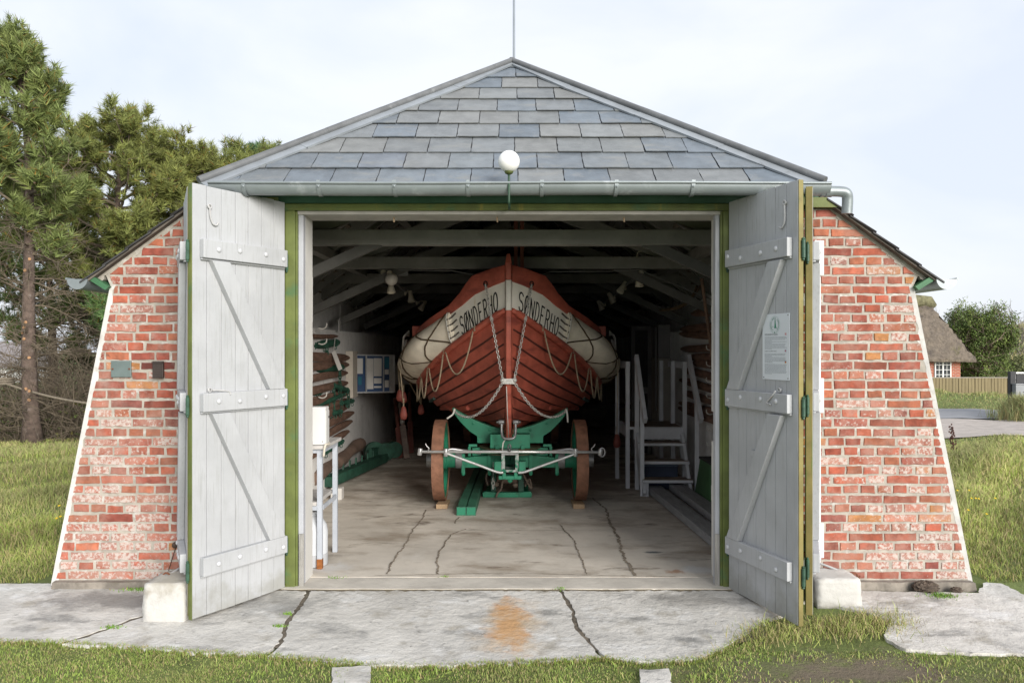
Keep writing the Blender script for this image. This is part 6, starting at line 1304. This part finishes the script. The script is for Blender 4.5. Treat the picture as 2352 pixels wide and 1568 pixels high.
# ------------------------------------------------------------------ trees
BARK = mat('pine_bark', (.125, .092, .075), .95, .3, 9, .8, 26, bdist=.02, spots=[((.24, .20, .175), 9, .56, .74), ((.07, .05, .04), 14, .58, .78)])
DEADW = mat('dead_twig_bark', (.15, .12, .085), .95, .25, 8, .4, 30, spots=[((.25, .22, .18), 6, .55, .8)])
NEEDLE = leafy('pine_needles', None)
def np_tubes(segs, n=5):
    """many tapered straight pieces at once: rows of a(3), b(3), ra, rb"""
    S = np.asarray(segs, float); A, B, ra, rb = S[:, :3], S[:, 3:6], S[:, 6:7], S[:, 7:8]; d = B - A; d /= np.linalg.norm(d, axis=1, keepdims=True) + 1e-9
    ref = np.where(np.abs(d[:, 2:3]) > .9, np.array([[1., 0, 0]]), np.array([[0, 0, 1.]])); u = np.cross(d, ref); u /= np.linalg.norm(u, axis=1, keepdims=True); w = np.cross(d, u)
    V, m = [], len(S)
    for k in range(n): a = 2 * PI * k / n; V.append(A + (u * math.cos(a) + w * math.sin(a)) * ra)
    for k in range(n): a = 2 * PI * k / n; V.append(B + (u * math.cos(a) + w * math.sin(a)) * rb)
    V = np.stack(V, 1).reshape(-1, 3); b = (np.arange(m) * 2 * n)[:, None]; T = []
    for k in range(n): k2 = (k + 1) % n; T += [b + [[k, k2, n + k2]], b + [[k, n + k2, n + k]]]
    return V, np.concatenate(T, 1).reshape(-1, 3)
def tufts(C, D, size, N, wid, cols):
    """bottle-brush shoots: N needle blades round each shoot axis"""
    m = len(C); C = np.repeat(C, N, 0); D = np.repeat(D, N, 0); s = np.repeat(size, N)[:, None]; t = RNG.random((m * N, 1)); rnd = RNG.normal(size=(m * N, 3)); rnd -= D * (rnd * D).sum(1, keepdims=True); rnd /= np.linalg.norm(rnd, axis=1, keepdims=True)
    base = C + D * (t - .35) * s * .9; dr = D * RNG.uniform(.35, 1.0, (m * N, 1)) + rnd * RNG.uniform(.5, 1.0, (m * N, 1)); dr /= np.linalg.norm(dr, axis=1, keepdims=True); tip = base + dr * s * RNG.uniform(.55, .9, (m * N, 1))
    sd = np.cross(dr, RNG.normal(size=(m * N, 3))); sd /= np.linalg.norm(sd, axis=1, keepdims=True); w = np.repeat(wid, N)[:, None] if np.ndim(wid) else wid
    V = np.stack([base - sd * w, base + sd * w, tip], 1).reshape(-1, 3); T = np.arange(m * N * 3).reshape(-1, 3)
    c = np.repeat(cols, N, 0) * RNG.uniform(.7, 1.3, (m * N, 1)); yel = RNG.random(m * N) < .035; c[yel] = np.array([.24, .14, .025]) * RNG.uniform(.6, 1.2, (yel.sum(), 1)); return V, T, c
def pine(x, y, h, cr, label, low=.35, nl=46, lean=(0, 0), ts=.16, N=30, base=(.055, .098, .030), dens=1., name='pine_tree', tr=.11, wid=.0065, dead=26, flat=.0, width=None, grp='pine trees left of the boathouse', bare_side=0):
    z0 = float(hT(x, y)) - .05; t = thing(name, label, 'tree', (x, y, z0), grp); O = np.array([x, y, z0]); n = 14
    wob = lambda k: np.array([lean[0] * k * k + .10 * math.sin(k * 5 + x), lean[1] * k * k + .08 * math.cos(k * 4 + y), 0]); spine = np.array([O + wob(k / n) + np.array([0, 0, h * .97 * k / n]) for k in range(n + 1)]); rad = [tr * (1 - .85 * k / n) * (1.35 if k == 0 else 1) for k in range(n + 1)]
    m_ = MB(); m_.tube([Vector(p) for p in spine], rad, 10)
    trunk = m_.build('trunk', BARK, t, smooth=True)
    at = lambda f: np.array([np.interp(f * n, range(n + 1), spine[:, k]) for k in range(3)])
    stub = MB(); segs, tw, C, D, S_ = [], [], [], [], []
    for k in range(nl):
        f = lerp(low, .985, ((k + RNG.random()) / nl) ** .9); az = k * 2.399 + RNG.uniform(-.4, .4); prof = math.sin(PI * min(1, (.12 + .88 * (1 - (f - low) / (1 - low))) ** .75 * .62 + .02)) if True else 1
        rel = (f - low) / (1 - low); prof = (1 - rel ** (3.2 if flat else 1.8)) ** (.55 if flat else .75) * (.55 + .45 * min(1, rel / .18)); L_ = cr * max(.16, prof) * RNG.uniform(.72, 1.18)
        a = at(f); el = lerp(.10, .55 if flat else .95, rel ** 1.4) + RNG.uniform(-.2, .25); dirv = np.array([math.cos(az) * math.cos(el), math.sin(az) * math.cos(el), math.sin(el)]); pts = [a]
        m = 5
        for j in range(m): dirv = dirv + np.array([0, 0, .10]) + RNG.normal(0, .12, 3); dirv /= np.linalg.norm(dirv); pts.append(pts[-1] + dirv * L_ / m)
        r0 = .016 + .016 * L_; 
        for j in range(m): segs.append([*pts[j], *pts[j + 1], r0 * (1 - j / m * .8), r0 * (1 - (j + 1) / m * .8)])
        ntw = int((5 + 9 * L_) * dens)
        for q in range(ntw):
            s = RNG.uniform(.30, 1.0) ** .8; p = pts[min(m - 1, int(s * m))] + (pts[min(m, int(s * m) + 1)] - pts[min(m - 1, int(s * m))]) * (s * m % 1)
            out = np.array([math.cos(az), math.sin(az), .35]) * .5 + RNG.normal(0, .62, 3) + np.array([0, 0, .25]); out /= np.linalg.norm(out); l2 = RNG.uniform(.18, .48) * (.5 + .3 * L_); e = p + out * l2; segs.append([*p, *e, .008, .004])
            for w_ in range(int(RNG.integers(2, 5))): C.append(e - out * l2 * RNG.uniform(0, .6) + RNG.normal(0, .05, 3)); dd = out * .5 + np.array([0, 0, .75]) + RNG.normal(0, .35, 3); D.append(dd / np.linalg.norm(dd)); S_.append(ts * RNG.uniform(.7, 1.25))
        C.append(pts[-1]); dd = dirv + np.array([0, 0, .5]); D.append(dd / np.linalg.norm(dd)); S_.append(ts * 1.2)
    for k in range(dead):                        # bare dead limbs and their twigs below the crown
        f = RNG.uniform(.07, low + .22); a = at(f); az = RNG.uniform(0, 2 * PI); L_ = cr * RNG.uniform(.25, .95); dirv = np.array([math.cos(az), math.sin(az), RNG.uniform(-.25, .5)]); p = a; r0 = .014 + .008 * L_; m = 5
        for j in range(m):
            dirv = dirv + RNG.normal(0, .16, 3); dirv /= np.linalg.norm(dirv); q = p + dirv * L_ / m; tw.append([*p, *q, r0 * (1 - j / m * .8), r0 * (1 - (j + 1) / m * .8)])
            for w_ in range(3):
                o2 = dirv + RNG.normal(0, .8, 3); o2 /= np.linalg.norm(o2); e = q + o2 * RNG.uniform(.15, .5); tw.append([*q, *e, .006, .003]); o3 = o2 + RNG.normal(0, .7, 3); tw.append([*e, *(e + o3 * .2), .0035, .002])
            p = q
    if tr > .08:
        for k in range(int(10)): f = RNG.uniform(.08, .55); a = at(f); dd = Vector((RNG.uniform(-.6, .8), -1, RNG.uniform(-.1, .3))).normalized(); rr = tr * (1 - .85 * f); stub.lathe([(.03, 0), (.028, rr * .9 + .02), (.001, rr * .9 + .022)], Vector(a), dd, 9)
        stub.split('sawn_stub', mat('sawn_wood', (.40, .23, .12), .8, .2, 20, .2), trunk)
    V, T = np_tubes(segs, 5); mesh_np('limbs', V, T, DEADW, t, smooth=True)
    if tw: V, T = np_tubes(tw, 4); mesh_np('dead_limbs', V, T, DEADW, t)
    C, D, S_ = np.array(C), np.array(D), np.array(S_); g = RNG.random((len(C), 1)); rel = ((C[:, 2:3] - z0) / h)
    cols = np.array(base) * (.75 + .55 * g) + np.array([.030, .022, .0]) * (RNG.random((len(C), 1)) ** 2)
    V, T, c = tufts(C, D, S_, N, wid, cols)
    ci = RNG.choice(len(C), min(70, len(C)), replace=False); oc = np.array([[1, 0, 0], [-1, 0, 0], [0, 1, 0], [0, -1, 0], [0, 0, 1.4], [0, 0, -1.4]]) * .03; ot = np.array([[0, 2, 4], [2, 1, 4], [1, 3, 4], [3, 0, 4], [2, 0, 5], [1, 2, 5], [3, 1, 5], [0, 3, 5]])
    cv = (C[ci][:, None] - D[ci][:, None] * .04 + oc[None]).reshape(-1, 3); ct_ = (ot[None] + (np.arange(len(ci)) * 6)[:, None, None]).reshape(-1, 3) + len(V); V = np.concatenate([V, cv]); T = np.concatenate([T, ct_]); c = np.concatenate([c, np.tile(np.array([[.11, .07, .048]]), (len(ct_), 1))])
    mesh_np('crown', V, T, NEEDLE, t, c)
    return t
pine(-8.85, 8.9, 8.0, 1.2, 'tallest pine at the left edge with a bare trunk and stubs of sawn limbs', low=.46, nl=46, lean=(-.75, .2), ts=.235, N=46, base=(.145, .185, .058), tr=.15, wid=.009, dead=60, dens=.85)
pine(-9.6, 13.2, 7.6, 1.95, 'broad dense pine with the rounded middle crown', flat=1, low=.36, nl=58, ts=.225, N=38, base=(.165, .19, .052), tr=.16, dead=60, dens=.855, wid=.0085)
pine(-8.15, 13.8, 7.0, 1.9, 'lower pine sloping down toward the roof beside the broad one', flat=1, low=.36, nl=48, ts=.22, N=36, base=(.168, .19, .052), tr=.12, dead=56, dens=1.05, wid=.0085)
pine(-8.15, 19.0, 8.7, 1.3, 'bluish green pine top peeping over the roof edge', low=.50, nl=36, ts=.24, N=30, base=(.055, .125, .055), tr=.13, dead=6, dens=1.5, wid=.010)
pine(-7.6, 14.4, 6.95, 1.5, 'loose pine crown seen between the broad pine and the roof edge', flat=1, low=.4, nl=40, ts=.27, N=34, base=(.138, .165, .046), tr=.1, dead=24, dens=.8, wid=.0085)
pine(-7.0, 15.6, 7.5, 1.9, 'small pine crown just behind the left roof edge', flat=1, low=.3, nl=44, ts=.22, N=28, base=(.138, .168, .046), tr=.1, dead=24, dens=1.4, wid=.0085)
pine(-12.0, 14.5, 7.2, 2.4, 'shaded pine standing behind the tallest one at the picture edge', low=.25, nl=48, ts=.22, N=28, base=(.10, .15, .042), tr=.14, dead=50, dens=1.3, wid=.009)
pine(-7.35, 10.2, 3.3, 1.35, 'young low pine pushing green shoots above the left gutter', low=.45, nl=28, ts=.21, N=34, base=(.085, .16, .05), tr=.085, dead=60, dens=1.2, wid=.008)
pine(-10.3, 7.3, 4.4, 1.3, 'half cut young pine with drooping shoots at the far left', low=.60, nl=16, ts=.26, N=44, base=(.072, .145, .056), tr=.07, dead=30, dens=1., wid=.009)
pine(-11.0, 17.5, 5.2, 2.9, 'dark pine filling the gap behind the trunks', low=.08, nl=60, ts=.22, N=24, base=(.065, .11, .032), tr=.12, dead=60, dens=1.1, wid=.010)
pine(-8.8, 18.2, 4.4, 2.6, 'dark bushy pine low behind the middle trunk', low=.08, nl=56, ts=.22, N=24, base=(.065, .11, .032), tr=.12, dead=60, dens=1.1, wid=.010)
# undergrowth of brambles and dry brush under the pines
n = 6500; x = RNG.uniform(-14, -5.2, n); y = RNG.uniform(9.2, 15.5, n); S = []
for a, c in zip(x, y):
    p = np.array([a, c, float(hT(a, c))]); d = RNG.normal(0, .5, 3) + np.array([0, 0, .8])
    for j in range(3): q = p + d * RNG.uniform(.15, .5); S.append([*p, *q, .007, .004]); p = q; d = d + RNG.normal(0, .45, 3) - np.array([0, 0, .22])
V, T = np_tubes(S, 3); props(mesh_np('dry_brushwood', V, T, DEADW), 'tangled dry brush under the pines', kind='stuff')
n = 30000; x = RNG.uniform(-14, -5.2, n); y = RNG.uniform(9.2, 16, n); cl = clump(x, y, 1.1, 4); k = RNG.random(n) < cl; x, y, cl = x[k], y[k], cl[k]; n = len(x); z = hT(x, y) + RNG.random(n) * (.2 + 1.0 * cl)
D = RNG.normal(size=(n, 3)); D[:, 2] = np.abs(D[:, 2]); D /= np.linalg.norm(D, axis=1, keepdims=True); cols = np.array([.075, .10, .025]) * RNG.uniform(.5, 1.4, (n, 1)) + np.array([.05, .02, 0]) * (RNG.random((n, 1)) < .2)
sd = np.cross(D, RNG.normal(size=(n, 3))); sd /= np.linalg.norm(sd, axis=1, keepdims=True); c0 = np.stack([x, y, z], -1); V = np.stack([c0 - sd * .02, c0 + sd * .02, c0 + D * .075], 1).reshape(-1, 3)
props(mesh_np('bramble_leaves', V, np.arange(n * 3).reshape(-1, 3), NEEDLE, None, cols), 'low leafy undergrowth beneath the pines', kind='stuff')
# rope slung between the trunks
m_ = MB(); tk = Vector((-9.42, 8.78, 1.02)); m_.tube(sag(tk + Vector((-3.6, -.4, -.2)), tk, .22, 16) + sag(tk, Vector((-6.4, 8.6, .62)), .16, 16)[1:], .022, 7)
for k in range(3): m_.tube([Vector((-9.50 + .16 * math.cos(2 * PI * q / 14), 8.9 + .16 * math.sin(2 * PI * q / 14), 1.0 + .045 * k)) for q in range(14)], .022, 6, closed=True)
props(m_.build('slung_rope', mat('grey_hemp', (.20, .17, .13), .9, .2, 40, .5), None, smooth=True), 'thick hemp rope slung from the tallest pine trunk', 'rope')
# broad leaved tree and bare bushes on the right
def broadtree(x, y, h, cr, label):
    z0 = float(hT(x, y)) - .1; t = thing('broadleaf_tree', label, 'tree', (x, y, z0)); O = np.array([x, y, z0]); segs, C = [], []
    def grow(p, d, L_, r, lv):
        m = 4
        for j in range(m):
            d = d + RNG.normal(0, .16, 3) + np.array([0, 0, .03]); d /= np.linalg.norm(d); q = p + d * L_ / m; segs.append([*p, *q, r * (1 - j / m * .4), r * (1 - (j + 1) / m * .4)]); p = q
            if lv < 3 and j >= 1:
                for w in range(2): dd = d * .6 + RNG.normal(0, .65, 3); dd[2] += .15; dd /= np.linalg.norm(dd); grow(p, dd, L_ * RNG.uniform(.55, .8), r * .5, lv + 1)
            if lv >= 2: C.append(p + RNG.normal(0, .14, 3))
    for k in range(8): a = 2 * PI * k / 8 + RNG.uniform(-.3, .3); grow(O, np.array([math.cos(a) * .6, math.sin(a) * .6, RNG.uniform(.7, 1.2)]), h * .50 * RNG.uniform(.85, 1.12), .11, 0)
    C = np.array(C); C = C[np.argsort(RNG.random(len(C)))]; sel = (C[:, 2] < z0 + h) & (np.hypot(C[:, 0] - x, (C[:, 1] - y)) < cr * (1.05 - .35 * ((C[:, 2] - z0) / h - .5) ** 2)); C = C[sel][:1300]
    V, T = np_tubes([s for s in segs if s[5] < z0 + h and math.hypot(s[3] - x, s[4] - y) < cr * 1.05], 5); mesh_np('limbs', V, T, DEADW, t, smooth=True)
    m = len(C); N = 34; c0 = np.repeat(C, N, 0) + RNG.normal(0, .17, (m * N, 3)); D = RNG.normal(size=(m * N, 3)) + np.array([0, 0, .6]); D /= np.linalg.norm(D, axis=1, keepdims=True); sd = np.cross(D, RNG.normal(size=(m * N, 3))); sd /= np.linalg.norm(sd, axis=1, keepdims=True)
    cols = np.repeat(np.array([.095, .145, .036]) * RNG.uniform(.6, 1.5, (m, 1)) + np.array([.05, .03, 0]) * (RNG.random((m, 1)) ** 3), N, 0) * RNG.uniform(.75, 1.25, (m * N, 1))
    V = np.stack([c0 - sd * .035, c0 + sd * .035, c0 + D * .13], 1).reshape(-1, 3); mesh_np('crown', V, np.arange(m * N * 3).reshape(-1, 3), NEEDLE, t, cols); return t
q = P(2250, 870, 44); broadtree(q.x, 44, 5.15, 1.95, 'broad green tree beside the thatched cottage')
def barebush(x, y, h, w, label, nst=26):
    z0 = float(hT(x, y)) - .05; t = thing('bare_bush', label, 'bush', (x, y, z0), 'bare bushes on the dune'); S = []
    for k in range(nst):
        p = np.array([x + RNG.normal(0, w * .25), y + RNG.normal(0, .5), z0]); d = np.array([RNG.normal(0, .45), RNG.normal(0, .4), 1.]); d /= np.linalg.norm(d); L_ = h * RNG.uniform(.6, 1.)
        for j in range(6):
            d = d + RNG.normal(0, .13, 3); d /= np.linalg.norm(d); e = p + d * L_ / 6; S.append([*p, *e, .035 * (1 - j / 7), .03 * (1 - j / 7)]); p = e
            if j > 1:
                for w_ in range(4): o2 = d + RNG.normal(0, .5, 3); o2 /= np.linalg.norm(o2); S.append([*p, *(p + o2 * L_ * .22), .014, .007])
    V, T = np_tubes(S, 4); mesh_np('twigs', V, T, mat('pale_twig', (.21, .185, .165), .9, .15, 5, .1), t)
q = P(2335, 0, 62); barebush(q.x, 62, 4.6, 4, 'pale bare bush against the sky at the right edge', 40); q = P(2172, 0, 52); barebush(q.x, 52, 5.2, 2.5, 'thin bare bush rising between thatch and green tree', 22)
n = 9000; q = P(2300, 0, 46); x = RNG.normal(q.x - .5, 2.6, n); y = RNG.normal(48, 1.2, n); z = hT(x, y) + RNG.random(n) * (1.1 + .5 * np.sin(x * 1.3)); D = RNG.normal(size=(n, 3)) + np.array([0, 0, .7]); D /= np.linalg.norm(D, axis=1, keepdims=True); sd = np.cross(D, RNG.normal(size=(n, 3))); sd /= np.linalg.norm(sd, axis=1, keepdims=True); c0 = np.stack([x, y, z], -1)
V = np.stack([c0 - sd * .05, c0 + sd * .05, c0 + D * .22], 1).reshape(-1, 3); props(mesh_np('shrubbery', V, np.arange(n * 3).reshape(-1, 3), NEEDLE, None, np.array([.12, .135, .05]) * RNG.uniform(.5, 1.4, (n, 1))), 'low scrub at the foot of the dune behind the fence', kind='stuff')

# ------------------------------------------------------------------ light, sky, camera
EL, AZ = R(18), R(150)
w = bpy.data.worlds.new('World'); SC.world = w; w.use_nodes = True; N = w.node_tree.nodes; L = w.node_tree.links; bg = N['Background']
sky = N.new('ShaderNodeTexSky'); sky.sky_type = 'NISHITA'; sky.sun_disc = False; sky.sun_elevation = EL; sky.sun_rotation = AZ; sky.air_density = 1.; sky.dust_density = 2.5; sky.ozone_density = 1.
tc = N.new('ShaderNodeTexCoord'); mp = N.new('ShaderNodeMapping'); mp.inputs['Scale'].default_value = (1.6, 1.6, 3.4); L.new(tc.outputs['Generated'], mp.inputs['Vector'])
nz = N.new('ShaderNodeTexNoise'); nz.inputs['Scale'].default_value = 1.5; nz.inputs['Detail'].default_value = 6; nz.inputs['Roughness'].default_value = .5; nz.inputs['Distortion'].default_value = .4; L.new(mp.outputs[0], nz.inputs['Vector'])
cr = N.new('ShaderNodeValToRGB'); cr.color_ramp.elements[0].position = .38; cr.color_ramp.elements[1].position = .62
CLOUD_LO, CLOUD_HI, CLOUD_MIX, BGS, EXPO, SUN_E = (4.4, 4.74, 5.36, 1), (5.25, 5.4, 5.66, 1), .90, .10, .97, 2.55
cr.color_ramp.elements[0].color = CLOUD_LO; cr.color_ramp.elements[1].color = CLOUD_HI; L.new(nz.outputs['Fac'], cr.inputs[0])
mx = N.new('ShaderNodeMix'); mx.data_type = 'RGBA'; mx.inputs[0].default_value = CLOUD_MIX; L.new(sky.outputs[0], mx.inputs[6]); L.new(cr.outputs[0], mx.inputs[7]); L.new(mx.outputs[2], bg.inputs['Color']); bg.inputs['Strength'].default_value = BGS
sl_ = bpy.data.lights.new('sun', 'SUN'); sl_.energy = SUN_E; sl_.angle = R(34); sl_.color = (1, .96, .90); so = bpy.data.objects.new('sun', sl_); COL.objects.link(so)
dirv = Vector((math.sin(AZ) * math.cos(EL), math.cos(AZ) * math.cos(EL), math.sin(EL))); so.rotation_euler = dirv.to_track_quat('Z', 'Y').to_euler()
cam = bpy.data.cameras.new('camera'); co = bpy.data.objects.new('camera', cam); COL.objects.link(co); co.location = (0, CAMY, CAMZ); co.rotation_euler = (R(90), 0, 0); cam.sensor_width = 36; cam.lens = 36 * FPX / 2352; cam.shift_y = 16 / 2352; cam.clip_end = 2000; cam.clip_start = .05; SC.camera = co
vs = SC.view_settings; vs.view_transform = 'Standard'; vs.look = 'None'; vs.exposure = EXPO; vs.gamma = 1; vs.use_curve_mapping = False
SC.cycles.max_bounces = 8; SC.cycles.diffuse_bounces = 4; SC.cycles.use_denoising = True
